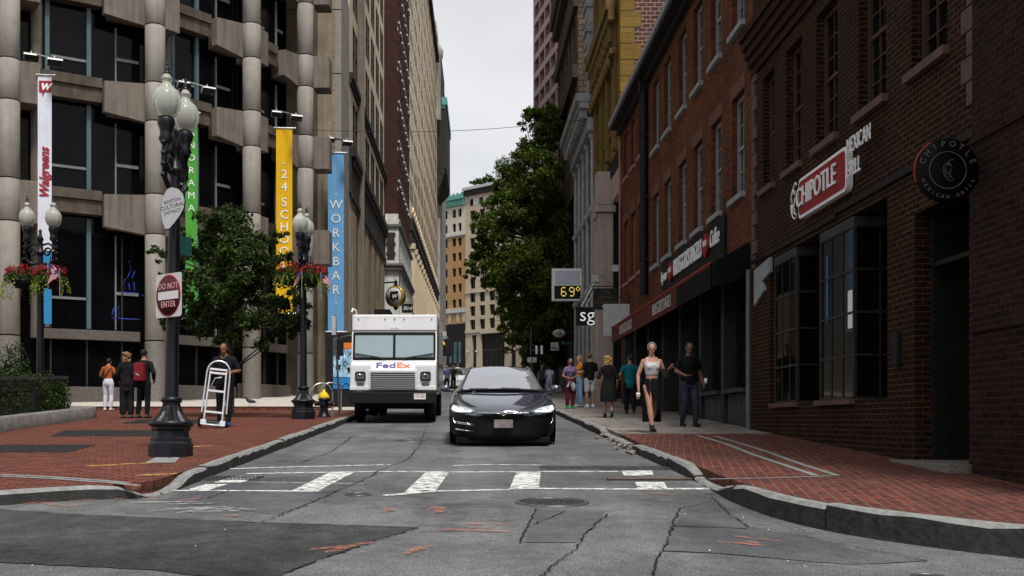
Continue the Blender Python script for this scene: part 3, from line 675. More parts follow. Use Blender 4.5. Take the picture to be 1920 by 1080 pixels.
# restaurant sign on the wall and blade sign
s1 = thing('shop_sign', 'red rounded shop sign with large white raised letters and a white pepper emblem', 'sign', (5.78, 18.42, 5.12), RIGHT, 'restaurant signs')
mb = MB()
def rrect(w, h, r, n=5, x0=0, z0=0):
    pts = []
    for cx, cz, a0 in ((w - r, h - r, 0), (r, h - r, 90), (r, r, 180), (w - r, r, 270)):
        pts += [(x0 + cx + r * math.cos(R(a0 + 90 * k / n)), z0 + cz + r * math.sin(R(a0 + 90 * k / n))) for k in range(n + 1)]
    return pts
mb.prism(rrect(2.35, .68, .11, 5, 0, -.34), -0.10, 0); mb.build('cabinet', m_white, s1)
mb = MB(); mb.prism(rrect(2.25, .57, .08, 5, .05, -.285), -0.11, -0.102); mb.build('face', m_redpaint, s1)
mb = MB(); mb.text('CHIPOTLE', 0.47, Mx((1.0, -0.14, -0.01)) @ STAND, 0, 0.012, sx=.92); mb.build('lettering', m_white, s1)
mb = MB(); pepper(mb, Mx((-.16, -0.14, 0.0)), .34); mb.build('emblem', m_white, s1)
s2 = thing('letter_sign', 'white raised letters in two short lines on dark brick beside the red sign', 'sign', (5.78, 15.98, 5.12), RIGHT, 'restaurant signs')
mb = MB(); mb.text('MEXICAN', .33, Mx((.06, -.15, .25)) @ STAND, 0, .008, 'LEFT', sx=.66); mb.text('GRILL', .33, Mx((.06, -.15, -.10)) @ STAND, 0, .008, 'LEFT', sx=.66); mb.build('lettering', m_white, s2)
mb = MB(); mb.box(0.05, 1.05, -.15, -.12, .25, .28); mb.box(.05, .7, -.15, -.12, -.14, -.11); mb.box(.3, .33, -.12, 0, .25, .28); mb.box(.3, .33, -.12, 0, -.14, -.11); mb.build('mounting_rail', m_black, s2)
s3 = thing('round_sign', 'round black projecting sign with grey ring of letters and pepper emblem over the door', 'sign', (5.39, 12.05, 4.13), 0, 'restaurant signs')
mb = MB(); mb.lathe([(0.001, -.03), (.352, -.03), (.362, -.02), (.362, .02), (.352, .03), (.001, .03)], 48, 0, Mx((0, 0, 0), R(90))); mb.build('disc', [mat('gloss_black', (.0025, .0025, .003), .5, spec=.1)], s3)
mb = MB(); mb.tube([(.36 * math.cos(R(a)), .0, .36 * math.sin(R(a))) for a in range(120, 205, 5)], .014, 6); mb.build('red_rim_highlight', m_redpaint, s3)  # highlight on the red rim, built as a coloured arc
mb = MB(); emblem(mb, Mx((0, -.036, 0)), 0.37); mb.build('lettering', m_greyp, s3)
mb = MB(); mb.cyl((.37, 0, 0), (.44, 0, 0), .03); mb.build('bracket', m_iron, s3)

# --- dark corner building nearest the camera
r0 = building('dark_corner_building', 'very dark brick building at the right edge nearest the camera', 5.74, 12.18, RIGHT)
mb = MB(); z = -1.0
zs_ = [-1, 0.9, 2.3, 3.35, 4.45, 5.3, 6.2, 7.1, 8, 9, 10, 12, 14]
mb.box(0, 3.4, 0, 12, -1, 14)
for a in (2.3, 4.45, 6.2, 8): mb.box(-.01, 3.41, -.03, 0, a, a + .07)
mb.build('wall', brick('very_dark_brick', (.026, .014, .010), (.012, .007, .006), (.038, .025, .018), .215, .078, .010, blotch=.5, dirt=(.012, .009, .008)), r0)  # very dark brown brick with random blotches

# --- long orange brick building
r2 = building('long_brick_building', 'long orange red brick building with white and pink framed windows above a bagel shop', 5.8, 40.7, RIGHT)
us = [7.0, 8.95, 11.15, 13.1, 15.1, 17.15]
w2 = [(u, u + 1.05, 6.15, 8.35) for u in us]; w3 = [(u, u + 1.05, 9.77, 11.9) for u in us]
p2 = [(u, u + .95, 6.4, 8.7) for u in (.7, 2.4, 4.1)]; p3 = [(u, u + .95, 10.3, 12.0) for u in (.7, 2.4, 4.1)]
shop2 = (0.5, 18.5, 0.2, 4.7)
mb = MB(); facade(mb, 0, 18.88, -1, 12.4, w2 + w3 + p2 + p3 + [shop2], 0.2); shell(mb, 0, 18.88, 12, -1, 12.4)
mb.build('wall', m_brR2, r2)
mw2 = winmesh('window', [m_whitefr, m_curtain, m_whitefr], w=1.05, h=2.2, depth=.2, fw=.085, cols=3, rows=4, sill=True, so=.1, sh=.12)
mw3 = winmesh('window', [m_whitefr, m_curtain, m_whitefr], w=1.05, h=2.13, depth=.2, fw=.085, cols=3, rows=4, sill=True, so=.1, sh=.12)
mp2 = winmesh('window', [m_pinkfr, m_curtain, m_pinkfr], w=.95, h=2.3, depth=.2, fw=.09, cols=2, rows=4, sill=True, so=.08, sh=.1)
mp3 = winmesh('window', [m_pinkfr, m_curtain, m_pinkfr], w=.95, h=1.7, depth=.2, fw=.09, cols=2, rows=4, sill=True, so=.08, sh=.1)
windows(r2, w2, mw2); windows(r2, w3, mw3); windows(r2, p2, mp2); windows(r2, p3, mp3)
mb = MB()
for a, b, c, d in p2 + w2: mb.box(a - .12, b + .12, -.02, -.001, d + .002, d + .3)
mb.build('flat_arches', mat('brown_brick_arch', (.10, .045, .03), .85, var=.3, scale=9), r2)
mb = MB(); mb.prism([(0, 0), (0, 0)], 0, 0) if False else None
mb.box(-.1, 18.88, -.42, 0, 12.42, 12.5, 1); mb.box(-.1, 18.88, -.5, -.38, 12.5, 12.66, 0); mb.box(-.1, 18.88, -.18, -.002, 12.2, 12.42, 1)
mb.build('gutter', [m_whitefr, m_darkst], r2)
mb = MB(); mb.poly([(-.1, -.45, 12.6), (18.88, -.45, 12.6), (18.88, 5, 15.2), (-.1, 5, 15.2)]); mb.poly([(-.1, 5, 15.2), (18.88, 5, 15.2), (18.88, 12, 12.6), (-.1, 12, 12.6)]); mb.build('roof', m_darkst, r2)
mb = MB(); mb.tube([(6.1, -.14, 12.3), (6.1, -.14, 5.4)], .13, 10); mb.box(5.95, 6.25, -.3, -.01, 12.0, 12.35)
for z in (6.5, 8.5, 10.5): mb.box(5.94, 6.26, -.2, -.01, z, z + .08)
mb.build('downpipe', m_darkst, r2)
tube_part(r2, 'drain_pipe', [(0.04, -.06, 12), (.04, -.06, 4.5)], .045, m_pinkfr)
# shopfront of the bagel shop: recessed dark glass, piers and grey panels
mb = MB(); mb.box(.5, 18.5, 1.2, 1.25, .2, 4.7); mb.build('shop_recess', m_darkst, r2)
mb = MB()
for u in (.5, 3.1, 5.8, 8.4, 11, 13.6, 16.0, 18.2): mb.bbox(u, u + .3, .02, .5, .2, 4.69, .02)
mb.build('shop_piers', mat('dark_grey_pier', (.030, .029, .029), .7, var=.3, streak=.4), r2)
mb = MB()
for u in (0.9, 3.5, 6.2, 8.8, 11.4, 14.0): mb.box(u, u + 2.1, .42, .45, 1.7, 4.5)
mb.build('shop_glass', m_glass, r2)
for u, v in ((13.95, 15.9), (16.35, 18.15)):
    mb = MB(); mb.bbox(u, v, .1, .4, .3, 1.92, .015); mb.prism([(u, 1.93), (v, 1.93), (v, 2.02), (u, 2.02)], -.06, .42); mb.build('grey_bulkhead', m_greywood, r2)
    mb = MB(); mb.poly([(u, .3, 2.1), (v, .3, 2.1), (v, .3, 3.9), (u, .3, 3.9)]); mb.build('shop_glass', m_glass, r2)
mb = MB(); mb.box(8.9, 16.7, -.07, -.002, 4.76, 5.98); mb.build('sign_band', mat('black_fascia', (.008, .0075, .008), .6, spec=.15), r2)
s4 = thing('shop_lettering', 'white and red raised lettering of the bagel shop across the black fascia', 'sign', (5.72, 31.4, 5.52), RIGHT)
mb = MB(); mb.text("BRUEGGER'S BAGELS", .62, Mx((3.55, -.05, 0)) @ STAND, 0, .012, sx=.62, bold=.006); mb.text('Espresso', .44, Mx((.35, -.06, 0)) @ STAND, 0, .012, shear=.2, sx=.55); mb.text('Coffee', .56, Mx((6.75, -.06, 0.02)) @ STAND, 0, .012, shear=.25, sx=.62); mb.build('lettering', m_white, s4)
for u in (1.25, 5.75):
    mb = MB(); mb.prism([(u - .45, 0), (u, .3), (u + .45, 0), (u, -.3)], -.06, -.0); mb.text('BEST', .19, Mx((u, -.066, .05)) @ STAND, 1, .006); mb.build('red_diamond', [m_redpaint, m_white], s4)
aw = thing('awning', 'dark red fabric awning with white bagel shop lettering over the pavement', 'awning', (5.8, 37.2, 0), RIGHT)
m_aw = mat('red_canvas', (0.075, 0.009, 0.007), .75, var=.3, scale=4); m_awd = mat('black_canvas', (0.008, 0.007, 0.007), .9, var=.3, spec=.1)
mb = MB(); L_ = 15.2
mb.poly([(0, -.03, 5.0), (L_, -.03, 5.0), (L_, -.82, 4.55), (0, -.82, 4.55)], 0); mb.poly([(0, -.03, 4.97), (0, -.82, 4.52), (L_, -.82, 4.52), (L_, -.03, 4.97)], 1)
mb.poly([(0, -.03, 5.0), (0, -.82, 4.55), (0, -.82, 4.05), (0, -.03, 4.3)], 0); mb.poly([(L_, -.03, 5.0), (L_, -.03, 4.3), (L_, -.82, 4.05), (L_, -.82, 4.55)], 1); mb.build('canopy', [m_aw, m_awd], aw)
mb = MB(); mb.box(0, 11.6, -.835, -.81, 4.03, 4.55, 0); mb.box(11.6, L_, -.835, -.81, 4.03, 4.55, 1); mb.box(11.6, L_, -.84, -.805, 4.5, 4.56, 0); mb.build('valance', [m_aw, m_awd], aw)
mb = MB(); mb.cyl((0, -.83, 4.56), (L_, -.83, 4.56), .03, 8); mb.build('front_rail', mat('bright_red_canvas', (.24, .022, .015), .7, var=.2), aw)
mb = MB(); mb.text("BRUEGGER'S BAGELS", .42, Mx((3.3, -.842, 4.28)) @ STAND, 0, .003, sx=.68, bold=.003); mb.text("BRUEGGER'S BAGELS", .42, Mx((9.6, -.842, 4.28)) @ STAND, 0, .003, sx=.68, bold=.003); mb.build('lettering', mat('cream_print', (.4, .38, .36), .6), aw)
mb = MB()
for u in (.1, 3.8, 7.5, 11.3, 15.1): mb.cyl((u, -.03, 4.95), (u, -.8, 4.5), .02, 6); mb.cyl((u, -.03, 4.3), (u, -.8, 4.46), .02, 6)
mb.build('frame', m_black, aw)

# --- yellow stone building with a pink pilaster portal
r3 = building('yellow_stone_building', 'mustard yellow stone building with carved quoins above a pink pilaster portal', 5.8, 48.7, RIGHT)
m_yel = brick('mustard_stone', (0.20, 0.125, 0.033), (0.145, 0.09, 0.025), (0.10, 0.065, 0.02), .9, .62, .012, blotch=.5, dirt=(.11, .065, .016), var=.25)
m_yeld = mat('carved_mustard_stone', (0.145, 0.09, 0.025), .8, var=.3, scale=3, streak=.4)
m_pinkst = mat('pinkish_limestone', (0.36, 0.28, 0.25), .8, var=.12, scale=2, streak=.25)
wy = [(u, u + .9, z, z + 2.3) for z in (12.9, 18.6, 22.2, 25.8, 29.4) for u in (1.2, 3.1, 5.0)]
mb = MB(); facade(mb, 0, 8, 11.9, 34, wy, .35); mb.poly([(0, 0, 11.9), (8, 0, 11.9), (8, 8, 11.9), (0, 8, 11.9)]); mb.poly([(0, 12, -1), (8, 12, -1), (8, 12, 34), (0, 12, 34)]); mb.poly([(0, 0, 34), (8, 0, 34), (8, 12, 34), (0, 12, 34)]); mb.poly([(0, 0, 11.9), (0, 12, 11.9), (0, 12, 34), (0, 0, 34)]); mb.build('wall', m_yel, r3)
wy_ = winmesh('window', [m_yeld, m_glass, m_yeld], w=.9, h=2.3, depth=.35, fw=.1, sill=True, so=.1); windows(r3, wy, wy_)
mb = MB(); mb.poly([(8, 0, -1), (8, 12, -1), (8, 12, 34), (8, 0, 34)]); mb.build('party_wall', m_brR3, r3)
mb = MB(); k = 0; z = 12.0
while z < 34: w = .75 if k % 2 else .5; mb.bbox(7.35, 8.03, -.05, w, z, z + .6, .02); z += .62; k += 1
mb.build('quoins', m_yel, r3)
mb = MB()
for u in (.1, 2.4, 4.3, 6.3): mb.bbox(u, u + .5, -.16, 0, 12, 34, .03)
mb.build('pilasters', m_yeld, r3)
mb = MB(); mb.box(-.2, 7.3, -.5, -.17, 17.3, 17.75); mb.box(-.1, 7.3, -.4, -.17, 16.9, 17.29); mb.box(0, 7.3, -.35, -.17, 15.6, 15.8)
for k in range(9): mb.bbox(.2 + .8 * k, .45 + .8 * k, -.36, -.17, 16.2, 16.89, .03); mb.ball((.3 + .8 * k, -.3, 15.4), .16, .14, .2)
mb.build('bracketed_cornice', m_yeld, r3)
mb = MB(); mb.box(0, 8, 1.3, 1.35, -1, 11.9); mb.box(0, 8, .0, 1.3, 11.3, 11.88); mb.build('dark_portal', m_darkst, r3)
mb = MB(); mb.bbox(3.9, 4.7, -.52, .14, 0, 9.9, .03); mb.bbox(3.95, 4.62, -.60, .2, 0, 1.6, .03); mb.bbox(4.0, 4.55, -.56, -.5, 2, 9.2, .02); mb.bbox(3.75, 4.85, -.62, .24, 9.92, 10.2, .04); mb.bbox(3.85, 4.78, -.54, .17, 10.22, 11.6, .03)
for k in range(6): mb.box(3.8 + .17 * k, 3.89 + .17 * k, -.66, -.56, 9.7, 9.9)
mb.build('pilaster', m_pinkst, r3)
mb = MB(); mb.bbox(4.86, 8, .05, .55, 10.3, 11.85, .03)
for k in range(6): mb.ball((5.2 + .5 * k, .04, 10.9), .05)
mb.build('portal_beam', m_pinkst, r3)
mb = MB(); mb.bbox(.1, .7, -.2, .2, 0, 11.3, .03); mb.build('stone_pier', m_pinkst, r3)

# --- narrow white ornate building, brown stone tower, dark block, pink tower
r4 = building('white_ornate_building', 'narrow dark fronted building with white iron columns and a bracketed white cornice', 5.8, 57, RIGHT)
m_wst = mat('dirty_white_stone', (.30, .30, .31), .7, var=.25, scale=3, streak=.5)
wd = [(u, u + 1.3, z, z + 2.6) for z in (4.2, 7.8, 11.4) for u in (.7, 2.6, 4.5, 6.4)]
mb = MB(); facade(mb, 0, 8.3, -1, 16, wd, .3); shell(mb, 0, 8.3, 12, -1, 16); mb.build('wall', mat('soot_dark_front', (.022, .021, .022), .7, var=.4, scale=2), r4)
windows(r4, wd, winmesh('window', [m_darkst, m_glass, m_darkst], w=1.3, h=2.6, depth=.3, fw=.08))
mb = MB()
for u in (.2, 2.1, 4.0, 5.9, 7.9):
    mb.cyl((u, -.12, 3.9), (u, -.12, 14.6), .11, 8)
    for z in (3.9, 7.4, 11, 14.4): mb.lathe([(.12, 0), (.2, .08), (.2, .2), (.14, .3)], 10, o=(u, -.12, z - .1))
for z in (3.7, 7.3, 10.9): mb.box(0, 8.3, -.22, -.002, z, z + .25)
mb.build('iron_columns', m_wst, r4)
mb = MB(); mb.box(-.1, 8.3, -.4, -.002, 14.6, 15.2); mb.box(-.2, 8.35, -.8, -.002, 15.6, 15.9); mb.box(-.25, 8.4, -.95, -.002, 15.9, 16.25); mb.box(7.6, 8.35, -.35, .4, 16.25, 17.8)
for k in range(17): mb.bbox(.1 + .49 * k, .32 + .49 * k, -.75, -.41, 15.2, 15.58, .02)
mb.build('cornice', m_wst, r4)
mb = MB()
for k in range(9): z = 18 + 1.15 * k; mb.box(7.1, 8.2, -.5, .4, z, z + .16); mb.box(7.2, 8.1, -.4, .3, z + .16, z + 1.15); mb.box(7.15, 8.15, -.45, -.41, z + .55, z + .7); mb.box(8.1, 8.13, -.3, .2, z + .4, z + .9)
mb.build('stepped_turret', m_wst, r4)
r5 = building('brown_stone_tower', 'rough brown stone tower with heavy dark cornice bands on the right', 5.8, 70, RIGHT)
m_bst = brick('rough_brown_stone', (.16, .115, .08), (.085, .06, .045), (.04, .028, .02), .6, .3, .03, blotch=.5, dirt=(.05, .036, .027), var=.5, bump=1.0)
w5 = [(1 + 2.4 * k, 2.1 + 2.4 * k, z, z + 1.8) for z in (15.6, 17.9, 21.5, 26) for k in range(5)]
mb = MB(); facade(mb, 0, 13, 13.9, 30, w5, .12); shell(mb, 0, 13, 12, 13.9, 30); mb.build('wall', m_bst, r5)
windows(r5, w5, winmesh('window', [m_bst, m_glass, m_bst], w=1.1, h=1.8, depth=.12, fw=.06))
mb = MB(); mb.box(0, 13, -.28, -.002, 19.7, 20.4); mb.box(0, 13, -.22, -.002, 23.5, 24.4); mb.box(-.2, 13, -.5, -.002, 26.9, 27.9); mb.box(-.1, 13, -.35, -.002, 26.2, 26.89); mb.build('cornice_bands', mat('dark_brown_cornice', (.04, .033, .028), .8, var=.4), r5)
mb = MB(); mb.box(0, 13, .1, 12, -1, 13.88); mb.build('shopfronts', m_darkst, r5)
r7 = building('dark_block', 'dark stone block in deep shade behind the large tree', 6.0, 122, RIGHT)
mb = MB(); facade(mb, 0, 46.8, 0, 19, [(2 + 4 * k, 4.2 + 4 * k, z, z + 2.5) for k in range(11) for z in (8, 12.5)], .4); shell(mb, 0, 46.8, 14, 0, 19); mb.build('wall', mat('dark_grey_stone', (.035, .032, .03), .8, var=.4, scale=1), r7)  # dark grey stone, tone varied at random
r6 = thing('pink_tower', 'distant pink granite tower with a deep grid of dark windows', 'building', (0.06 * 175, 175, 0), math.atan2(-1, .17))
m_pink = mat('pink_granite', (.26, .15, .155), .6, var=.15, scale=.5)
mb = MB(); zt = [4 + 2.95 * k for k in range(32)]
facade(mb, 0, 34, 0, 100, [(.7 + 3.6 * k, 3.9 + 3.6 * k, z + .95, z + 2.9) for k in range(9) for z in zt], 1.0); shell(mb, 0, 34, 25, 0, 100); mb.build('wall', m_pink, r6)
mb = MB(); mb.poly([(0, .98, 0), (34, .98, 0), (34, .98, 100), (0, .98, 100)]); mb.build('glazing', mat('tower_glass', (.02, .02, .028), .1), r6)

# ------------------------------------------------------------------ signs hung over the right pavement
t = thing('time_temperature_sign', 'white boxed sign showing 69 degrees in yellow dots under a blank grey screen', 'sign', (4.94, 53, 8.1), 0)
mb = MB(); mb.bbox(-.82, .82, 0, .5, -.8, .8, .03); mb.build('cabinet', m_white, t)
mb = MB(); mb.box(-.68, .55, -.012, -.001, .0, .68); mb.build('blank_screen', mat('grey_screen', (.50, .52, .58), .4, var=.1), t)
mb = MB(); mb.box(-.72, .60, -.01, -.002, -.72, -.06); mb.build('led_panel', m_black, t)
D6 = ['01110', '10000', '10000', '11110', '10001', '10001', '01110']; D9 = ['01110', '10001', '10001', '01111', '00001', '00001', '01110']; DG = ['0110', '1001', '1001', '0110']
mb = MB()
for dd, x0 in ((D6, -.38), (D9, .02)):
    for rr, row in enumerate(dd):
        for cc, ch in enumerate(row):
            if ch == '1': mb.box(x0 + cc * .055, x0 + cc * .055 + .036, -.02, -.0105, -.18 - rr * .068, -.18 - rr * .068 + .045)
for rr, row in enumerate(DG):
    for cc, ch in enumerate(row):
        if ch == '1': mb.box(.36 + cc * .055, .396 + cc * .055, -.02, -.0105, -.16 - rr * .055, -.16 - rr * .055 + .04)
mb.build('digits', mat('yellow_led', (1, .72, .12), .5, var=.02, emit=1.0), t)
mb = MB(); mb.cyl((.6, .25, .8), (.9, .25, 1.2), .05); mb.box(.82, .9, .1, .4, -.6, 1.3); mb.build('bracket', m_iron, t)
t = thing('letter_sign', 'two large white lowercase letters on a dark projecting panel under the temperature sign', 'sign', (5.1, 46, 5.86), 0)
mb = MB(); mb.bbox(-.5, .7, 0, .08, -.42, .36, .01); mb.build('panel', m_darkst, t)
mb = MB(); mb.text('sg', .84, Mx((-.02, -.02, .02)) @ STAND, 0, .012, bold=-.008); mb.build('lettering', mat('lit_white', (1, 1, 1), .5, var=.01, emit=.45), t)
t = thing('hanging_board', 'dark hanging signboard with three lines of faint gold capitals beside the pink pilaster', 'sign', (5.38, 42, 6.12), 0)
mb = MB(); mb.bbox(-.5, .5, 0, .08, -.42, .42, .01); mb.build('board', mat('dark_green_board', (.012, .013, .012), .5), t)
mb = MB()
for s_, z, q in (('THE', .25, .19), ('JEWISH', .05, .19), ('ADVOCATE', -.14, .17)): mb.text(s_, q, Mx((0, -.006, z)) @ STAND, 0, .003)
mb.build('lettering', mat('dull_gold', (.13, .085, .03), .5), t)
mb = MB(); mb.box(-.16, .16, -.004, -.001, -.33, -.27); mb.build('small_plate', m_offwhite, t)
mb = MB(); mb.cyl((-.55, .04, .5), (.6, .04, .5), .022, 6); mb.cyl((-.3, .04, .42), (-.3, .04, .5), .012, 6); mb.cyl((.3, .04, .42), (.3, .04, .5), .012, 6); mb.build('bracket', m_iron, t)
t = thing('sign_floodlights', 'pair of white floodlights on a slanting grey arm above the hanging board', 'lamp', (5.1, 43.2, 6.9), 0)
mb = MB(); mb.bbox(-.35, -.3, -.05, .05, -.95, -.75, .01) ; mb.cyl((-.55, 0, -.95), (0, 0, .05), .05, 8); mb.cyl((-.38, 0, -.95), (.16, 0, .05), .03, 8); mb.build('arm', m_steel, t)
mb = MB(); mb.bbox(-.12, .14, -.14, .14, .03, .3, .04); mb.build('lamp_head', m_offwhite, t)
mb = MB(); mb.tube([(.1, 0, .2), (.3, 0, .3), (.45, 0, .15), (.6, 0, -.05)], .012, 6); mb.build('cable', m_black, t)
t = thing('blank_board', 'blank white board under the pink windows behind the awning', 'sign', (5.45, 38.6, 5.0), 0)
mb = MB(); mb.bbox(-.6, .5, 0, .06, -.62, .55, .01); mb.build('board', m_offwhite, t)
mb = MB(); mb.cyl((-.5, .03, .56), (.34, .03, .95), .02, 6); mb.cyl((.3, .03, .56), (.34, .03, .95), .02, 6); mb.build('bracket', m_iron, t)
t = thing('small_floodlight', 'small white floodlight box fixed beside the pink pilaster', 'lamp', (5.72, 41.5, 7.25), 0)
mb = MB(); mb.bbox(-.16, .1, 0, .12, -.12, .14, .03); mb.build('lamp_head', m_offwhite, t); mb = MB(); mb.box(.1, .4, .04, .08, -.05, 0); mb.build('bracket', m_iron, t)
t = thing('oval_sign', 'small oval white shop sign with a yellow flower disc and dark lines of print', 'sign', (5.04, 60, 6.25), 0)
mb = MB(); mb.lathe([(.001, -.03), (.36, -.03), (.36, .03), (.001, .03)], 32, 0, Mx((0, 0, 0), R(90)) @ Matrix.Diagonal((1, .62, 1, 1))); mb.build('board', m_offwhite, t)
mb = MB(); mb.lathe([(.001, 0), (.09, 0), (.09, .01), (.001, .01)], 16, 0, Mx((-.18, -.032, 0), R(90))); mb.build('flower_disc', m_gold, t)
mb = MB()
for z, w in ((.08, .2), (-.0, .24), (-.08, .2)): mb.box(-.06, -.06 + w, -.036, -.0305, z - .02, z + .02)
mb.build('print', m_black, t); mb = MB(); mb.cyl((.3, 0, .1), (.8, 0, .1), .02, 6); mb.build('bracket', m_iron, t)
t = thing('square_sign', 'small square white shop sign with two dark lines of print', 'sign', (4.84, 60.5, 5.55), 0)
mb = MB(); mb.bbox(-.23, .23, -.02, .03, -.23, .23, .005); mb.build('board', m_offwhite, t)
mb = MB(); mb.box(-.18, .1, -.024, -.0205, -.08, -.03); mb.box(-.18, .18, -.024, -.0205, -.17, -.12); mb.build('print', m_black, t); mb = MB(); mb.cyl((.2, 0, .1), (1, 0, .1), .02, 6); mb.build('bracket', m_iron, t)
t = thing('shop_fascia', 'dark shop fascia with faint teal lettering and a small white heart', 'sign', (5.75, 61, 5.75), 0)
mb = MB(); mb.bbox(-.5, 1.2, 0, .06, -.14, .2, .01); mb.build('panel', m_darkst, t)
mb = MB()
for k in range(9): mb.box(-.3 + .11 * k, -.24 + .11 * k, -.006, -.001, -.03, .06 if k % 3 else .09)
mb.lathe([(.05, 0), (.075, 0), (.075, .004), (.05, .004)], 14, 0, Mx((-.4, -.002, .02), R(90))); mb.build('lettering', mat('teal_lettering', (.05, .2, .19), .5), t)
mb = MB(); mb.prism([(.9, .02), (1.0, .1), (1.05, .06), (1.1, .1), (1.15, .04), (1.03, -.07)], -.006, -.001); mb.build('heart', m_offwhite, t)
t = thing('parking_sign', 'pair of white parking plates and strips on a thin pole by the right kerb', 'sign', (3.35, 58, 0), 0)
mb = MB(); mb.cyl((0, 0, 2.7), (0, 0, 6.4), .035, 8); mb.build('pole', m_steeld, t)
for u in (-.2, .08):
    mb = MB(); mb.box(u, u + .23, -.05, -.036, 4.5, 4.78); mb.build('plate', m_offwhite, t)
for u in (.24, .52):
    mb = MB(); mb.box(u, u + .12, -.05, -.036, 4.95, 5.42); mb.build('white_strip', m_white, t)
mb = MB(); mb.box(0, .64, -.034, -.02, 5.15, 5.2); mb.build('crossbar', m_steeld, t)
# ------------------------------------------------------------------ left side: concrete office building on the terrace
cols = [(-20.2, 33.6), (-15.5, 35.9), (-11.34, 38.5), (-8.57, 42.0), (-7.02, 45.6)]
L1 = building('concrete_office_building', 'brutalist concrete office building with round jointed columns, haunched spandrels and dark glass', 0, 0, 0)
LEV = [(8.02, 9.46), (12.08, 13.47), (15.55, 16.9), (19.1, 20.4)]; TOPZ = 23.0
m_beam = mat('stained_brown_beam', (0.085, 0.066, 0.05), .8, var=.4, scale=2, streak=.6)
m_greymull = mat('pale_glazing_bar', (0.16, 0.18, 0.175), .45, var=.15)
def column(x, y):
    mb = MB(); zb = g(y) + .2; r_ = .355; cuts = [4.2]
    for a, b in LEV: cuts += [a, b]
    cuts += [TOPZ]; prev = 4.2
    for c in cuts[1:]:
        mb.lathe([(r_ - .012, prev + .02), (r_, prev + .032), (r_, c - .032), (r_ - .012, c - .02)], 28, 0, o=(x, y, 0)); mb.lathe([(r_ - .03, c - .031), (r_ - .03, c + .031)], 28, 1, o=(x, y, 0)); prev = c
    mb.lathe([(r_ - .035, 4.17), (r_ - .035, 4.231)], 28, 1, o=(x, y, 0))
    mb.lathe([(r_ + .01, zb), (r_ + .01, 4.17)], 28, 2, o=(x, y, 0))
    mb.build('column', [m_concl, m_joint, m_granite], L1)
for c in cols: column(*c)
for i in range(len(cols) - 1):
    (xa, ya), (xb, yb) = cols[i], cols[i + 1]; Lb = math.hypot(xb - xa, yb - ya); th = math.atan2(yb - ya, xb - xa)
    M = Matrix.Translation((xa, ya, 0)) @ Matrix.Rotation(th, 4, 'Z')
    mb = MB(); mb.box(0, Lb, .95, .99, 0, TOPZ, M=M); gl = mb.build('glazing', m_glass2, L1)
    mb = MB(); mbb = MB(); mbm = MB(); mbg = MB(); wm_ = min(1.75, Lb * .36)
    for a, b in LEV:
        # block on the right of the column, haunched panel on the left of the next one
        mb.bbox(.30, .98, -.12, .94, a, b, .02, M=M)
        vs = [(Lb - wm_, a + .17), (Lb - .3, a), (Lb - .3, b), (Lb - wm_, b - .13)]
        mb.prism(vs, .12, .42, M=M); mb.box(Lb - wm_ + .25, Lb - .3, .421, .94, a + .2, b - .15, M=M)
        mbb.box(1.0, Lb - wm_ - .002, .50, .94, b - .82, b - .32, M=M); mbb.box(1.001, Lb - wm_ - .003, .42, .93, b - .318, b + .02, M=M)
    zl = [4.4] + [b for a, b in LEV]
    mb.lathe([(.19, 4.2), (.19, TOPZ)], 16, M=M, o=(1.0, .75, 0))
    for a, b in zip([4.6, 9.5, 13.5, 16.95], [a for a, b in LEV]):
        if i < 3:
            for u in (1.3, Lb - wm_ - .45): mbm.box(u, u + .15, .82, .945, a, b + .5, M=M)
        for u in (Lb - wm_ + .55,): mbg.box(u, u + .05, .88, .949, a, b, M=M)
        z = a + (b - a) * .30
        mbg.box(1.5, Lb - wm_ - .3, 0.91, .948, z, z + .09, M=M); mbg.box(Lb - wm_ + .6, Lb - .36, 0.88, .947, z + .25, z + .36, M=M)
    mb.build('spandrels', m_conc, L1); mbb.build('floor_beams', m_beam, L1); mbm.build('blue_mullions', m_bluemull, L1)
    if len(mbg.f): mbg.build('glazing_bars', m_greymull, L1)
    zb = g((ya + yb) / 2) + .2
    mb = MB(); mb.bbox(.9, Lb - .36, .65, .94, 4.2, 4.55, .02, M=M); mb.bbox(.36, Lb - .36, .5, .94, zb - .3, zb + .65, .02, M=M); mb.build('shop_beam_and_plinth', mat('brown_granite', (.10, .085, .075), .6, var=.3, scale=14), L1)
    mb = MB()
    for u in (Lb * .3, Lb * .55, Lb * .8): mb.box(u, u + .05, .85, .949, zb, 8, M=M)
    mb.build('shop_mullions', m_brown, L1)
mb = MB(); mb.box(-40, -5.9, 60, 60.1, 0, TOPZ + 3)
mb.poly([(-20.2, 33.6, TOPZ), (-15.5, 35.9, TOPZ), (-11.34, 38.5, TOPZ), (-8.57, 42, TOPZ), (-7.02, 45.6, TOPZ), (-7.2, 60, TOPZ), (-30, 60, TOPZ)]); mb.build('roof', m_conc, L1)
m_tan = mat('board_marked_tan_concrete', (0.27, 0.215, 0.15), .8, var=.35, scale=.8, streak=.45)
mb = MB(); zz = [0, 8.3, 9.5, 13.1, 14.5, 17.6, 20.6, TOPZ]
for a, b in zip(zz, zz[1:]): mb.box(-9, -6.02, 50, 50.4, a + .02, b - .02); mb.box(-9, -6.05, 50.03, 50.4, b - .02, b + .02, 1)
for a, b in zip(zz, zz[1:]):
    for u in (-8.3, -7.25, -6.35):
        for q in (.25, .75): mb.lathe([(.03, 0), (.03, .005)], 8, 1, Mx((u, 49.998, a + (b - a) * q), R(90)))
mb.build('end_wall', [m_tan, m_joint], L1)
mb = MB()
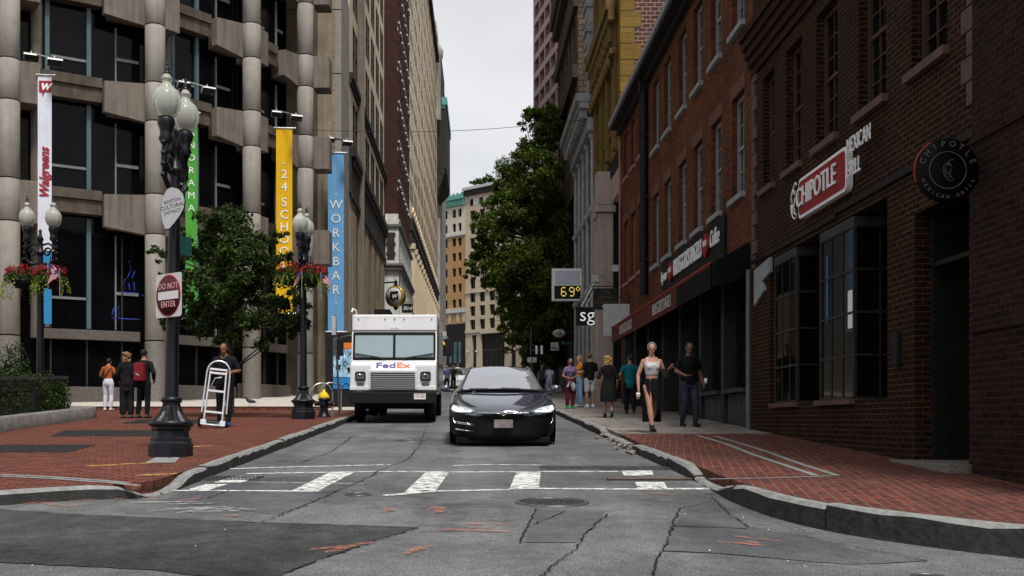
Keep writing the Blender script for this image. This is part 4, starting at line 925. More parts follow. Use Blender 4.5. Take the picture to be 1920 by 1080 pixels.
for a, b in zip(zz, zz[1:]): mb.prism([(0, 0), (6.0, 0), (6.0, 1), (0, 1)], 0, .3, M=Matrix.Translation((-6.0, 50, a + .03)) @ Matrix.Rotation(R(92.9), 4, 'Z') @ Matrix.Diagonal((1, 1, b - a - .06, 1)))
mb.build('return_wall', m_concl, L1)
mb = MB()     # link from the last column back to the end wall, dark glass and block
mb.box(-7.4, -7.1, 45.9, 50, 0, TOPZ); mb.build('side_glazing', m_glass2, L1)
mb = MB()
for a, b in LEV: mb.bbox(-6.66, -5.98, 45.55, 46.5, a, b, .02)
mb.build('end_blocks', m_conc, L1)

# neon coffee pot in the shop window
def neon(name, label, M, lines, m):
    t = thing(name, label, 'neon sign', M.translation); mb = MB(); M2 = M.to_3x3().to_4x4()
    for l in lines: mb.tube([M2 @ Vector((p[0], 0, p[1])) for p in l], .015, 6)
    mb.build('tube', m, t); mb = MB(); mb.box(-.5, .5, .03, .05, -.02, .02, M=M2); mb.build('rail', m_black, t)
m_neon = mat('blue_neon', (0.03, 0.05, 0.4), .4, var=.02, emit=.12)
th0 = math.atan2(38.5 - 35.9, -11.34 + 15.5)
neon('neon_sign', 'blue neon coffee pot sign with steam in the dark shop window', Matrix.Translation((-12.35, 38.55, 5.0)) @ Matrix.Rotation(th0, 4, 'Z'),
     [[(-.55, .0), (-.3, .0), (-.32, .45), (-.5, .35), (-.55, .1)], [(-.3, 0), (.35, 0)], [(-.2, .95), (.35, .95)], [(-.1, 1.05), (-.14, 1.3), (-.06, 1.45)], [(.08, 1.05), (.04, 1.3)], [(.25, 1.05), (.22, 1.35)], [(0, 1.5), (.12, 1.8), (.06, 2.1)], [(.16, 1.5), (.26, 1.75)], [(.5, .9), (.66, .85), (.62, .55)]], m_neon)
# ------------------------------------------------------------------ tan stone building
m_tanst = mat('tan_limestone', (0.52, 0.43, 0.31), .8, var=.12, scale=.9, streak=.35)
m_tand = mat('dark_weathered_cornice', (0.030, 0.026, 0.022), .85, var=.4, scale=2)
m_flute = mat('shaded_fluted_stone', (0.18, 0.14, 0.10), .8, var=.2, scale=1.2, streak=.4)  # darker than the wall stone, its shade put into the colour
L2 = building('tan_stone_building', 'tan stone building with paired windows above dark cornices and giant fluted pilasters', -6.3, 56, LEFT)
prs = [1.6 + 3.55 * k + d for k in range(6) for d in (0, 1.25)]
rows2 = [(16.35, 18.6), (20.3, 22.7), (23.6, 26.0), (26.9, 29.3), (30.2, 32.6), (33.5, 35.9)]
ops = [(u, u + 1.0, a, b) for a, b in rows2[:1] for u in prs] + [(u, u + 1.0, a, b) for a, b in rows2[1:] for u in prs]
mb = MB(); facade(mb, 0, 22.9, -1, 38, ops, .06, mr=1); shell(mb, 0, 22.9, 14, -1, 38); mb.build('wall', [m_tanst, m_brown], L2)
windows(L2, ops[:12], winmesh('window', [m_brown, m_glass, m_tanst], w=1.0, h=2.25, depth=.06, fw=.07)); windows(L2, ops[12:], winmesh('window', [m_brown, m_glass, m_tanst], w=1.0, h=2.4, depth=.06, fw=.07), most=88)
mb = MB(); mb.box(-.05, 22.95, -.12, -.002, 19.05, 19.3); mb.box(-.05, 22.95, -.22, -.002, 19.3, 19.62); mb.box(-.1, 22.95, -.26, -.002, 15.55, 15.8); mb.box(-.12, 22.96, -.34, -.002, 15.2, 15.54); mb.box(-.1, 22.95, -.12, -.002, 13.3, 15.19, 1); mb.box(-.12, 22.97, -.2, -.125, 13.0, 13.28)
for k in range(28): mb.bbox(.3 + .8 * k, .6 + .8 * k, -.28, -.125, 14.75, 15.19, .02)
mb.build('cornices', [m_tand, m_tand], L2)
mb = MB()
for k in range(6):
    u0 = .15 + 3.8 * k; mb.bbox(u0, u0 + 1.9, -.10, 0, 0, 12.98, .04)
    for j in range(4): mb.cyl((u0 + .3 + .44 * j, -.10, 1.5), (u0 + .3 + .44 * j, -.10, 12.4), .10, 8)
mb.build('pilasters', m_flute, L2)
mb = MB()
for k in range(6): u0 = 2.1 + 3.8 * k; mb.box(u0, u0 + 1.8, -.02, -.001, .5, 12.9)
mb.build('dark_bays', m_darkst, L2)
# ------------------------------------------------------------------ dark brick tower and its pale stone base
m_dkbr = brick('dark_maroon_brick', (.062, .026, .020), (.042, .019, .016), (.05, .03, .025), .4, .16, .02, blotch=.3, dirt=(.03, .015, .012), var=.3)
LB = building('dark_brick_tower', 'tall dark maroon brick tower with rows of white sills', -5.33, 79, LEFT)
rws = [16.4 + 2.96 * k for k in range(9)]
opb = [(.8 + 2.15 * k, 1.9 + 2.15 * k, z, z + 1.75) for z in rws for k in range(7)]
mb = MB(); facade(mb, 0, 16, 0, 58, opb, .25); shell(mb, 0, 16, 12, 0, 58); mb.build('wall', m_dkbr, LB)
windows(LB, opb, winmesh('window', [m_brown, m_glass, m_offwhite], w=1.1, h=1.75, depth=.25, fw=.06, sill=True, so=.12, sh=.16))
mb = MB()
for z in rws: mb.box(-.05, .22, -.05, -.002, z + 2.0, z + 2.25)
mb.build('corner_blocks', m_offwhite, LB)
LW = building('pale_stone_base_building', 'low pale grey stone building with stepped attic and dark cornice before the brick tower', -5.2, 78.6, LEFT)
m_pale = mat('pale_grey_stone', (.60, .60, .57), .75, var=.14, scale=1.4, streak=.35)
mb = MB(); opw = [(1.6 + 2.3 * k, 2.7 + 2.3 * k, a, b) for k in range(6) for a, b in ((4, 7.5), (8.2, 11.6), (13.6, 15))]
facade(mb, 0, 16.3, 0, 15.6, opw, .3); shell(mb, 0, 16.3, .399, 0, 15.6); mb.box(-.1, .35, 0, 1.2, 12.9, 16.2); mb.box(.02, .36, .05, 1.0, 16.2, 16.6); mb.box(-.098, .36, 0, 1.17, 0, 12.7); mb.build('wall', m_pale, LW)
windows(LW, opw, winmesh('window', [m_brown, m_glass, m_pale], w=1.1, h=3.4, depth=.3, fw=.07)) if False else None
mb = MB(); mb.box(.0, 16.4, .28, .3, .5, 15.3); mb.build('glazing', m_glass, LW)
mb = MB()
for k in range(8): mb.bbox(.7 + 2.2 * k, 1.2 + 2.2 * k, -.15, 0, 1, 12.4, .03)
mb.build('pilasters', m_pale, LW)
mb = MB(); mb.box(-.45, 16.4, -.35, 1.3, 12.72, 12.88); mb.box(-.35, 16.3, -.25, 1.25, 12.45, 12.71); mb.box(-.25, 16.3, -.2, 1.25, 15.62, 15.8); mb.build('cornice', mat('grey_cornice', (.14, .135, .125), .8, var=.3), LW)
mb = MB(); mb.bbox(-.13, -.101, .3, .85, 13.2, 15.2, .01)
for z in (13.5, 14.2, 14.9): mb.box(-.128, -.102, .22, .93, z, z + .25)
mb.build('attic_panel', m_brown, LW)
# ------------------------------------------------------------------ cream tower, its colonnade and the building past it
LC = building('cream_tower', 'tall cream tower with a close grid of narrow windows over a dark colonnade', -5.33, 95, math.atan2(55, .73))
m_cream = mat('cream_terracotta', (.56, .45, .31), .8, var=.10, scale=.8, streak=.25)
opc = [(1.0 + 5.4 * k + d, 1.95 + 5.4 * k + d, z, z + 2.05) for z in [21.2 + 2.9 * j for j in range(11)] for k in range(10) for d in (0, 1.5, 3.0)]
mb = MB(); facade(mb, 0, 55, 0, 53, opc, .05, mr=1); shell(mb, 0, 55, 16, 0, 53); mb.build('wall', [m_cream, m_brown], LC)
windows(LC, opc, winmesh('window', [m_brown, m_glass, m_cream], w=.95, h=2.05, depth=.05, fw=.05, back=.015))
mb = MB(); mb.box(-.1, 55.1, -.42, -.002, 19.0, 19.4); mb.box(-.1, 55.1, -.32, -.002, 18.3, 18.99); mb.box(0, 55, -.2, -.002, 17.2, 18.29); mb.box(-.2, 55.3, -.35, -.002, 51.8, 52.8); mb.box(-.05, 55, -.35, -.002, 10.6, 11.0); mb.build('cornices', m_tand, LC)
mb = MB()
for k in range(26): mb.tube([(1 + 2.1 * k + .45 * math.cos(R(a)), -.25, 19.95 + .5 * math.sin(R(a))) for a in range(-60, 250, 25)], .12, 6)
mb.build('scroll_cresting', m_cream, LC)
mb = MB()
for k in range(17):
    u = .6 + 3.3 * k; mb.cyl((u, -.2, 4), (u, -.2, 10.5), .3, 8); mb.cyl((u, -.2, 11.2), (u, -.2, 17.1), .26, 8); mb.bbox(u - .4, u + .4, -.5, 0, 16.7, 17.2, .03); mb.bbox(u - .42, u + .42, -.5, 0, 10.1, 10.6, .03)
mb.build('columns', m_cream, LC)
mb = MB()
for k in range(16):
    u = 1.2 + 3.3 * k; mb.box(u, u + 2.1, -.02, -.001, 11.2, 16.6); mb.box(u, u + 2.1, -.02, -.001, 4.2, 10); 
mb.build('dark_bays', m_glass, LC)
LD = building('oriel_building', 'dark building with a round turret and green copper topped oriel past the cream tower', -4.7, 151, math.atan2(40, .5))
m_grst = mat('grey_stone', (.30, .285, .26), .8, var=.25, scale=.7, streak=.4); m_copper = mat('verdigris_copper', (.10, .30, .25), .6, var=.2, scale=1)
mb = MB(); shell(mb, 0, 40, 14, 0, 58); mb.poly([(0, 0, 0), (40, 0, 0), (40, 0, 58), (0, 0, 58)])
for k in range(18): mb.bbox(-.12, .8 if k % 2 else .55, -.1, 1.2, 5 + 2.9 * k, 7.7 + 2.9 * k, .05)
mb.build('wall', m_grst, LD)
mb = MB(); mb.lathe([(.85, 44), (.85, 52.5), (1.1, 53), (1.15, 54), (.9, 54.3), (.2, 55.6)], 18, o=(.6, .15, 0)); mb.build('turret', m_grst, LD)
mb = MB(); mb.box(1.5, 20, -1.35, -.002, 37.5, 46.5); mb.box(1.0, 12, -.75, -.002, 46.5, 53)
for k in range(5): mb.box(1.5, 18 - 2 * k, -1.2 + .22 * k, -.002, 37.4 - .7 * (k + 1), 37.45 - .7 * k)
mb.build('oriel', m_tand, LD)
mb = MB(); mb.box(1.3, 20.2, -1.5, -.002, 46.5, 47.6); mb.box(1.35, 19, -.002, 1, 46.4, 47.5)
for k in range(5): mb.box(1.32, 1.34, -1.2 + .3 * k, -1.05 + .3 * k, 46, 46.4)
mb.build('copper_cap', m_copper, LD)
mb = MB(); mb.tube([(0, -.3, 1), (0, -.3, 30)], .3, 8); mb.build('corner_shaft', m_grst, LD)

# ------------------------------------------------------------------ buildings closing the street
FO = Vector((-.81, 232)); FD = Vector((.725, -.689)); fth = math.atan2(FD.y, FD.x)
def pxu(x): k = (x - 880) / 2000; return (232 * k + .81) / (.725 + .689 * k)
def zF(y, u=0): return zat(y, 232 - .689 * u)
F2 = building('beige_hotel_building', 'beige stone building closing the street with a dark cornice and metal penthouse', FO.x, FO.y, fth)
m_beige = mat('beige_stone', (.46, .38, .28), .8, var=.1, scale=.4, streak=.2)
us_ = [1.3 + 2.86 * k for k in range(11)]
opf = [(u, u + 1.55, z, z + 2.15) for z in [44.7 - 2.95 * j for j in range(9)] for u in us_]
doorsF = [(pxu(885), pxu(893), 11, 19.9), (pxu(902), pxu(946), 11, 20.0), (pxu(957), pxu(967), 11, 19.9), (pxu(985), pxu(1030), 11, 19.9)]
topF = [(u - .1, u + 1.0, 47.9, 49.4) for u in us_]
mb = MB(); facade(mb, 0, 36, 8, 51.5, opf + doorsF + topF, .5); shell(mb, 0, 36, 16, 8, 51.5); mb.build('wall', m_beige, F2)
windows(F2, opf, winmesh('window', [m_brown, m_glass, m_beige], w=1.55, h=2.15, depth=.5, fw=.12)); windows(F2, topF, winmesh('window', [m_brown, m_glass, m_beige], w=1.1, h=1.5, depth=.5, fw=.1))
mb = MB()
for a, b, c, d in doorsF: mb.box(a, b, .47, .5, c, d)
mb.build('doors', m_darkst, F2)
mb = MB()
for a, b, c, d in doorsF:
    for k in range(1, 5): mb.box(a + (b - a) * k / 5 - .06, a + (b - a) * k / 5 + .06, .42, .468, c, d)
    mb.box(a, b, .41, .466, 16.4, 16.7)
mb.build('door_frames', m_brown, F2)
mb = MB()
for u in us_: mb.box(u + 1.05, u + 2.6, -.05, -.002, 47.9, 49.4)
mb.build('pale_panels', mat('pale_panel', (.45, .46, .47), .6), F2)
mb = MB(); mb.box(-.3, 36, -.9, -.002, 51.3, 51.9, 1); mb.box(-.2, 36, -.5, -.002, 50.2, 51.29); mb.build('cornice', [m_tand, m_offwhite], F2)
mb = MB(); mb.box(0, 36, -.25, -.002, 20.4, 21.0); mb.box(pxu(902), pxu(946), -.3, -.002, 20.05, 20.39); mb.box(0, 36, -.2, -.002, 29, 29.3); mb.build('string_courses', m_beige, F2)
mb = MB(); a, b = pxu(920), pxu(1010)
mb.box(a, b, 1.5, 9, 51.9, 57.2); 
for k in range(24): mb.box(a + k * (b - a) / 24, a + k * (b - a) / 24 + .08, 1.46, 1.499, 51.9, 57.2)
mb.build('penthouse', mat('ribbed_metal', (.42, .45, .45), .5, var=.1), F2)
for x in (932, 941, 950, 959):
    mb = MB(); u = pxu(x); mb.box(u, u + .95, 1.42, 1.455, 53, 55.6); mb.build('penthouse_window', m_glass, F2)
for x in (879, 895, 951, 967):
    mb = MB(); u = pxu(x); mb.cyl((u, -.4, 16.6), (u, 0, 16.6), .06, 6); mb.ball((u, -.4, 16.3), .25); mb.build('wall_lamp', m_offwhite, F2)
F1 = building('orange_brick_hotel', 'orange and cream building with green copper cornice at the end of the street', FO.x - FD.x * .05, FO.y - FD.y * .05, fth)
ux = [(pxu(833.5), pxu(839.5)), (pxu(848.5), pxu(855)), (pxu(859.5), pxu(865.5))]; ux = [(-16 + 0, -15)] + [(a - 4.3, b - 4.3) for a, b in ux[1:]] + ux
opq = [(a, b, zF(y) - 0, zF(y) + 1.8) for y in (404.5, 431.5, 459, 487, 516, 546, 575) for a, b in ux]
mb = MB(); facade(mb, -18, 0, 8, zF(438), [o for o in opq if o[2] < 41], .5); m1 = mb.build('brick_wall', brick('orange_brick_wall', (.40, .25, .125), (.34, .21, .10), (.30, .20, .11), 1.2, .5, .06, blotch=.3, dirt=(.28, .15, .06), var=.15), F1)
mb = MB(); facade(mb, -18, 0, zF(438), zF(382), [o for o in opq if o[2] >= 41], .5); shell(mb, -18, 0, 14, 8, zF(382)); mb.build('upper_wall', mat('cream_upper_wall', (.52, .48, .40), .8, var=.1, scale=.5, streak=.2), F1)
windows(F1, opq, winmesh('window', [m_brown, m_glass, m_beige], w=.9, h=1.8, depth=.5, fw=.08))
mb = MB(); mb.box(-18.2, .0, -.9, -.002, zF(372), zF(364)); mb.box(-18.1, 0, -.5, -.002, zF(383), zF(372) - .003)
for k in range(14): mb.ball((-.6 - 1.25 * k, -.5, zF(363)), .4, .3, .45)
mb.build('copper_cornice', m_copper, F1)
mb = MB(); mb.box(-18, 0, -.3, -.002, zF(585), zF(577)); mb.box(-18, 0, -.25, -.002, zF(440), zF(436)); mb.build('stone_bands', m_offwhite, F1)
mb = MB(); mb.box(-18, 0, -.05, -.003, 8, zF(606)); mb.build('shopfront', m_darkst, F1)
mb = MB()
for x in (836, 846, 855, 863): mb.box(pxu(x) - .5, pxu(x) + .35, -.09, -.052, zF(680), zF(640))
mb.build('shop_pane', mat('dim_shop_pane', (.05, .09, .095), .3, var=.6, scale=1), F1)
mb = MB()
for x in (842, 857, 868): mb.box(pxu(x), pxu(x) + .7, -.12, -.051, zF(604), zF(586)); 
mb.build('stone_pillars', m_beige, F1)
# ------------------------------------------------------------------ street lamps
m_globe = None
def _globe():
    m, nt, b, N, L = nodes('frosted_globe')
    b.inputs['Base Color'].default_value = (.74, .75, .66, 1); b.inputs['Roughness'].default_value = .18; b.inputs['Transmission Weight'].default_value = .6; b.inputs['IOR'].default_value = 1.2
    return m
m_globe = _globe()
LAMPH = 5.4
def street_lamp(label, x, y, h, rot=0.0):
    t = thing('street_lamp', label, 'street lamp', (x, y, g(y) + h), rot, 'twin globe street lamps')
    mb = MB(); mb.lathe([(.30, -.05), (.30, .17), (.275, .2), (.275, .24), (.245, .27), (.24, .34), (.265, .37), (.265, .40)], 8, 0, Matrix.Rotation(R(22.5), 4, 'Z'), sm=False); mb.build('base', m_iron, t)
    mb = MB(); mb.lathe([(.265, .40), (.30, .42), (.31, .45), (.29, .475)], 28)
    rs = []
    for r_, z, dpt in ((.27, .475, .035), (.20, .55, .03), (.155, .62, .02), (.125, .70, .01), (.12, .74, .0)):
        rs.append([((r_ - dpt * (k % 2)) * math.cos(2 * math.pi * k / 32), (r_ - dpt * (k % 2)) * math.sin(2 * math.pi * k / 32), z) for k in range(32)])
    mb.rings(rs, 0, False); mb.lathe([(.12, .74), (.145, .755), (.145, .80), (.11, .82)], 24); mb.build('fluted_bell', m_iron, t)
    mb = MB(); mb.lathe([(.095, .82), (.085, 2.4), (.07, 3.9), (.075, 3.95), (.11, 3.98), (.11, 4.03), (.075, 4.06), (.06, 4.3), (.09, 4.33), (.05, 4.42), (.03, 4.5), (.045, 4.54), (.01, 4.6)], 16); mb.build('shaft', m_iron, t)
    mb = MB()
    for s in (-1, 1):
        mb.tube([(s * .04, 0, 3.75), (s * .2, 0, 3.72), (s * .33, 0, 3.82), (s * .37, 0, 4.05), (s * .32, 0, 4.35)], [.035, .038, .038, .042, .055], 8)
        mb.tube([(s * (.18 + .1 * math.cos(R(a)) * (1 - a / 700)), 0, 4.02 + .12 * math.sin(R(a)) * (1 - a / 700)) for a in range(0, 420, 30)], .028, 6)
        mb.tube([(s * .05, 0, 4.2), (s * .2, 0, 4.24), (s * .35, 0, 4.14)], .03, 6)
        for z in (3.85, 4.0, 4.15, 4.3): mb.ball((s * .37 + .02 * s, 0, z), .04, .04, .04, n=8)
        mb.lathe([(.07, 4.3), (.10, 4.36), (.08, 4.42), (.085, 4.48), (.115, 4.56), (.12, 4.62), (.10, 4.66)], 16, o=(s * .32, 0, 0))
    mb.build('crossarm', m_iron, t)
    for s in (-1, 1):
        mb = MB(); o = (s * .32, 0, 0)
        mb.lathe([(.11, 4.66), (.152, 4.71), (.187, 4.80), (.197, 4.88), (.188, 4.96), (.155, 5.03), (.105, 5.07), (.11, 5.085), (.078, 5.10), (.062, 5.14), (.078, 5.18), (.087, 5.19), (.062, 5.22), (.04, 5.26)], 28, o=o); gl = mb.build('globe', m_globe, t)
        mb = MB(); mb.lathe([(.045, 5.262), (.05, 5.28), (.02, 5.3), (.035, 5.33), (.03, 5.35), (.012, 5.37), (.02, 5.39), (.003, 5.44)], 12, o=o); mb.build('finial', m_iron, gl)
        mb = MB(); mb.lathe([(.035, 4.68), (.045, 4.72), (.045, 4.98), (.02, 5.02)], 10, o=o); mb.build('lamp_core', m_steeld, gl)
    return t
lp1 = street_lamp('tall black twin globe lamp post carrying the do not enter sign on the near plaza', -4.155, 14.84, .15, R(82)); lp1.rotation_euler.y = R(2.1)
lp2 = street_lamp('black twin globe lamp post with a flower basket beside the yellow hydrant', -4.2, 27.0, .15, R(84))
lp3 = street_lamp('black twin globe lamp post rising from the fenced planter at the left', -10.7, 26.6, .3, R(4))

m_leaf = leafmat('tree_leaves', (.006, .014, .003), (.095, .14, .012))
m_leafl = leafmat('lime_leaves', (.05, .10, .012), (.26, .34, .03))
m_leafb = leafmat('street_tree_leaves', (.0055, .012, .004), (.048, .080, .012))
m_bark = mat('bark', (.035, .028, .022), .9, var=.4, scale=8, bump=.5)
m_flower = mat('red_petals', (.28, .010, .016), .6, var=.5, scale=9)
def leaf(mb, p, s, r, m=0):
    n = Vector((r.gauss(0, 1), r.gauss(0, 1), r.gauss(0, 1) + .5)).normalized(); a = n.orthogonal().normalized(); a = (Matrix.Rotation(r.uniform(0, 6.28), 3, n) @ a); b = n.cross(a)
    L_, W_ = s, s * .55; c = n * s * .12
    mb.poly([p - a * L_ * .5, p + b * W_ * .5 + c, p + a * L_ * .5, p - b * W_ * .5 + c], m)
def flag(parent_loc, rz, label, h=.55):
    t = thing('small_flag', label, 'flag', parent_loc, rz, 'small flags in the flower baskets')
    mb = MB(); mb.cyl((0, 0, -.25), (0, 0, h), .008, 6); mb.build('stick', m_steel, t)
    mb = MB()
    def q(u0, u1, v0, v1, m, e):
        f = lambda u, v: (u * .20 + .02 + v * .06, .03 * math.sin(u * 5 + v * 2) + e, h - .03 - v * .24 - u * u * .16)
        K = 4
        for k in range(K): a = u0 + (u1 - u0) * k / K; b = u0 + (u1 - u0) * (k + 1) / K; mb.poly([f(a, v0), f(b, v0), f(b, v1), f(a, v1)], m)
    for k in range(9): q(0 if k > 3 else .42, 1, k / 9, (k + 1) / 9, k % 2, 0)
    q(0, .42, 0, 4 / 9, 2, 0); mb.build('cloth', [mat('flag_red', (.42, .03, .05), .7, var=.05), mat('flag_white', (.45, .42, .42), .7, var=.05), mat('flag_blue', (.03, .04, .16), .7, var=.05)], t)
def basket(x, y, z, label, seed, trail=1.0, fl=90):
    t = thing('flower_basket', label, 'flower basket', (x, y, z), 0, 'hanging flower baskets'); r = random.Random(seed)
    mb = MB(); mb.lathe([(.02, -.30), (.16, -.27), (.27, -.1), (.30, .02), (.0, .03)], 18); mb.build('basket', m_soil, t)
    mb = MB()
    for k in range(620):
        a = r.uniform(0, 6.28); q = r.random() ** .5 * .42; z_ = .12 * (1 - (q / .42) ** 2) + r.uniform(-.08, .1) - max(0, q - .25) * .6; leaf(mb, Vector((q * math.cos(a), q * math.sin(a), z_)), r.uniform(.05, .09), r)
    mb.build('dark_leaves', m_leafb, t)
    mb = MB()
    for k in range(16):
        a = r.uniform(0, 6.28); ln = r.uniform(.25, .62) * trail; p0 = Vector((.34 * math.cos(a), .34 * math.sin(a), -.02))
        for j in range(int(ln * 34)):
            f = j / (ln * 34); leaf(mb, p0 + Vector((math.cos(a) * .12 * math.sin(f * 2.2), math.sin(a) * .12 * math.sin(f * 2.2), -f * ln)) + Vector((r.gauss(0, .025), r.gauss(0, .025), 0)), r.uniform(.05, .085), r)
    mb.build('trailing_leaves', m_leafl, t)
    mb = MB()
    for k in range(fl):
        a = r.uniform(0, 6.28); q = r.random() ** .5 * .40; c = Vector((q * math.cos(a), q * math.sin(a), .16 * (1 - (q / .45) ** 2) + r.uniform(-.02, .14)))
        for j in range(7): leaf(mb, c + Vector((r.gauss(0, .02), r.gauss(0, .02), r.gauss(0, .02))), r.uniform(.04, .07), r)
    mb.build('flowers', m_flower, t)
    mb = MB(); mb.tube([(0, 0, .0), (0, 0, .5)], .012, 6); mb.build('hanger', m_iron, t)
basket(-11.05, 26.35, zat(520, 26.4), 'flower basket left of the planter lamp post, dark with lime trails at its outer side', 1)
basket(-10.35, 26.35, zat(520, 26.4), 'flower basket right of the planter lamp post with a flag at its side', 2)
basket(-4.45, 26.75, zat(515, 26.8), 'flower basket on the left of the hydrant lamp post, over the yellow banner foot', 3, .8, 70)
basket(-3.98, 26.75, zat(518, 26.8), 'flower basket on the right of the hydrant lamp post, before the blue banner', 4, .9, 110)
for (x, y, px, py, rz, lb) in ((0, 26.0, 112, 520, R(200), 'small striped flag drooping at the right of the planter lamp baskets'), (0, 26.0, 90, 508, R(20), 'small striped flag among red flowers at the middle of the planter lamp baskets'), (0, 26.3, 566, 524, R(150), 'small striped flag left of the hydrant lamp post shaft'), (0, 26.3, 602, 527, R(30), 'small striped flag right of the hydrant lamp post')):
    p = P(px, py, y); flag((p.x, p.y, p.z - .2), rz, lb, .42)

# signs on the near lamp post
t = thing('do_not_enter_sign', 'white square do not enter sign with a dark red disc on the near lamp post', 'sign', (-4.13, 14.66, 3.03), R(-40))
mb = MB(); mb.prism(rrect(.60, .60, .04, 4, -.30, -.30), -.006, .0); mb.build('plate', mat('dull_white_sheet', (.52, .50, .50), .45, var=.06, scale=6), t)
mb = MB(); mb.lathe([(.001, 0), (.277, 0), (.277, .004), (.001, .004)], 48, 0, Mx((0, -.006, 0), R(90))); mb.lathe([(.27, 0), (.285, 0), (.285, .005), (.27, .005)], 48, 1, Mx((0, -.006, 0), R(90)), caps=False); mb.build('disc', [mat('dark_faded_red', (.052, .007, .010), .45, var=.1), mat('red_edge', (.30, .02, .03), .4)], t)
mb = MB(); mb.box(-.235, .235, -.0145, -.0105, -.055, .055); mb.build('bar', mat('dull_white_bar', (.62, .58, .58), .45, var=.04), t)
mb = MB(); mb.text('DO NOT', .118, Mx((0, -.0125, .125)) @ STAND, 0, .002, sx=.9, spacing=1.1); mb.text('ENTER', .118, Mx((0, -.0125, -.125)) @ STAND, 0, .002, sx=.9, spacing=1.1); mb.build('lettering', mat('pinkish_letters', (.62, .30, .31), .5, var=.05), t)
mb = MB(); mb.box(-.02, .02, .001, .08, .2, .23); mb.box(-.02, .02, .001, .08, -.23, -.2); mb.build('clamp', m_steeld, t)
t = thing('district_sign', 'grey teardrop shaped district sign on the near lamp post under its globes', 'sign', (-4.06, 14.62, 4.22), R(-12))
ol = [(312, 366), (318, 357), (327, 353), (340, 357), (349, 366), (353, 379), (351, 393), (343, 407), (332, 420), (322, 430), (314, 430), (309, 418), (306, 400), (307, 382)]
pts = [((x - 329) * .00737, (392 - y) * .00737) for x, y in ol]
mb = MB(); mb.prism([(a * 1.04, b * 1.04) for a, b in pts], -.01, .012); mb.build('rim', m_black, t)
mb = MB(); mb.prism(pts, -.018, -.0105); mb.build('plate', mat('pale_grey_sheet', (.36, .36, .38), .5, var=.08, scale=5), t)
mb = MB()
for s_, z, q in (('BOSTON', .10, .062), ('CULTURAL', .025, .075), ('DISTRICT', -.05, .062)): mb.text(s_, q, Mx((.0, -.0195, z), 0, R(-12)) @ STAND, 0, .001)
mb.build('lettering', mat('grey_letters', (.06, .06, .06), .5), t); mb = MB(); mb.box(-.05, .0, .013, .12, -.02, .02); mb.build('clamp', m_steeld, t)
t = thing('street_name_sign', 'dark teal sign blade seen nearly edge on below the teardrop sign', 'sign', (-4.12, 14.9, 3.78), R(62))
mb = MB(); mb.box(-.02, .34, -.008, .008, -.13, .13); mb.build('blade', mat('dark_teal', (.015, .06, .055), .5), t)

# ------------------------------------------------------------------ banners on the concrete building
def cloth(mb, w, h, m=0, folds=7):
    n = folds * 4
    for k in range(n):
        a, b = -w / 2 + w * k / n, -w / 2 + w * (k + 1) / n; f = lambda u: .008 * math.cos(u / w * folds * 2 * math.pi)
        mb.poly([(a, f(a), 0), (b, f(b), 0), (b, f(b), -h), (a, f(a), -h)], m)
def banner(label, px, y0, y1, wpx, Y, col, rz=0, letters=None, lcol=(.72, .72, .70), arm=.55, extra=None, size=1.0):
    p = P(px, y0, Y); s = Y / FPX; w = wpx * s; h = (y1 - y0) * s
    t = thing('banner', label, 'banner', p, rz, 'long vertical banners on the concrete building')
    nm = label.split(' ')[1]
    mb = MB(); cloth(mb, w, h, 0); mb.build('cloth', mat('cloth_' + nm, col, .8, var=.10, scale=1.5), t)
    mb = MB(); mb.cyl((-w * .65, 0, .02), (w * .65, 0, .02), .035, 8); mb.cyl((-w * .65, 0, -h), (w * .65, 0, -h), .03, 8)
    for z in (.02, -h): mb.cyl((-w * .6, 0, z), (-w * .6 - .1, arm, z), .025, 6); mb.ball((w * .68, 0, z), .05, n=8)
    mb.build('arms', m_steel, t)
    mb = MB()
    if letters:
        for ch, py in letters: mb.text(ch, size * w * .78, Mx((0, -.016, (y0 - py) * s)) @ STAND, 0, .003, bold=.0)
    if extra: extra(mb, s, w)
    if mb.f: mb.build('lettering', mat('banner_letters_' + nm, lcol, .6, var=.03), t)
    return t
def spot(label, px, py, Y, rz=0, flip=1):
    p = P(px, py, Y); t = thing('banner_spotlight', label, 'spotlight', p, rz, 'twin spotlights above the banners')
    mb = MB(); mb.cyl((-.45 * flip, .5, .0), (-.1 * flip, 0, .12), .025, 6); mb.cyl((-.1 * flip, 0, .12), (.55 * flip, -.35, -.14), .025, 6); mb.build('arm', m_steel, t)
    for (x, y, z, a) in ((-.22 * flip, .02, -.02, 0), (.62 * flip, -.42, -.30, 0)):
        mb = MB(); n = 12; M = Mx((x, y, z), R(-25), 0, R(20 * flip))
        rs = [[M @ Vector((u, .16 * math.cos(math.pi * k / n), .16 * math.sin(math.pi * k / n))) for k in range(n + 1)] for u in (-.22, .22)]
        mb.rings(rs, 0, True, False, False, closed=False); mb.poly(rs[0]); mb.poly(rs[1][::-1]); mb.box(-.2, .2, -.13, .13, .0, .03, 1, M=M); mb.cyl(M @ Vector((0, 0, .15)), M @ Vector((0, .05, .32)), .02, 6)
        mb.build('shade', [m_alu, m_black], t)
def wg(mb, s, w):
    mb.text('Walgreens', w * .95, Mx((.0, -.016, -(325 - 142) * s), 0, R(-90)) @ STAND, 0, .003, shear=.35, sx=.92, bold=.012)
    mb.prism([(-.17, -.16), (.2, -.16), (.2, -.52), (.0, -.50), (-.06, -.66), (-.08, -.52), (-.17, -.52)], -.018, -.012)
bw_ = banner('long white pharmacy banner with red script reading upwards, its foot blue', 84, 142, 470, 25, 33.2, (.62, .63, .70), R(8), None, (.28, .015, .03), .5, wg)
mb = MB(); mb.text('w', .42, Mx((.015, -.021, -.31)) @ STAND, 0, .003, shear=.3, bold=.01); mb.build('emblem', m_white, bw_)
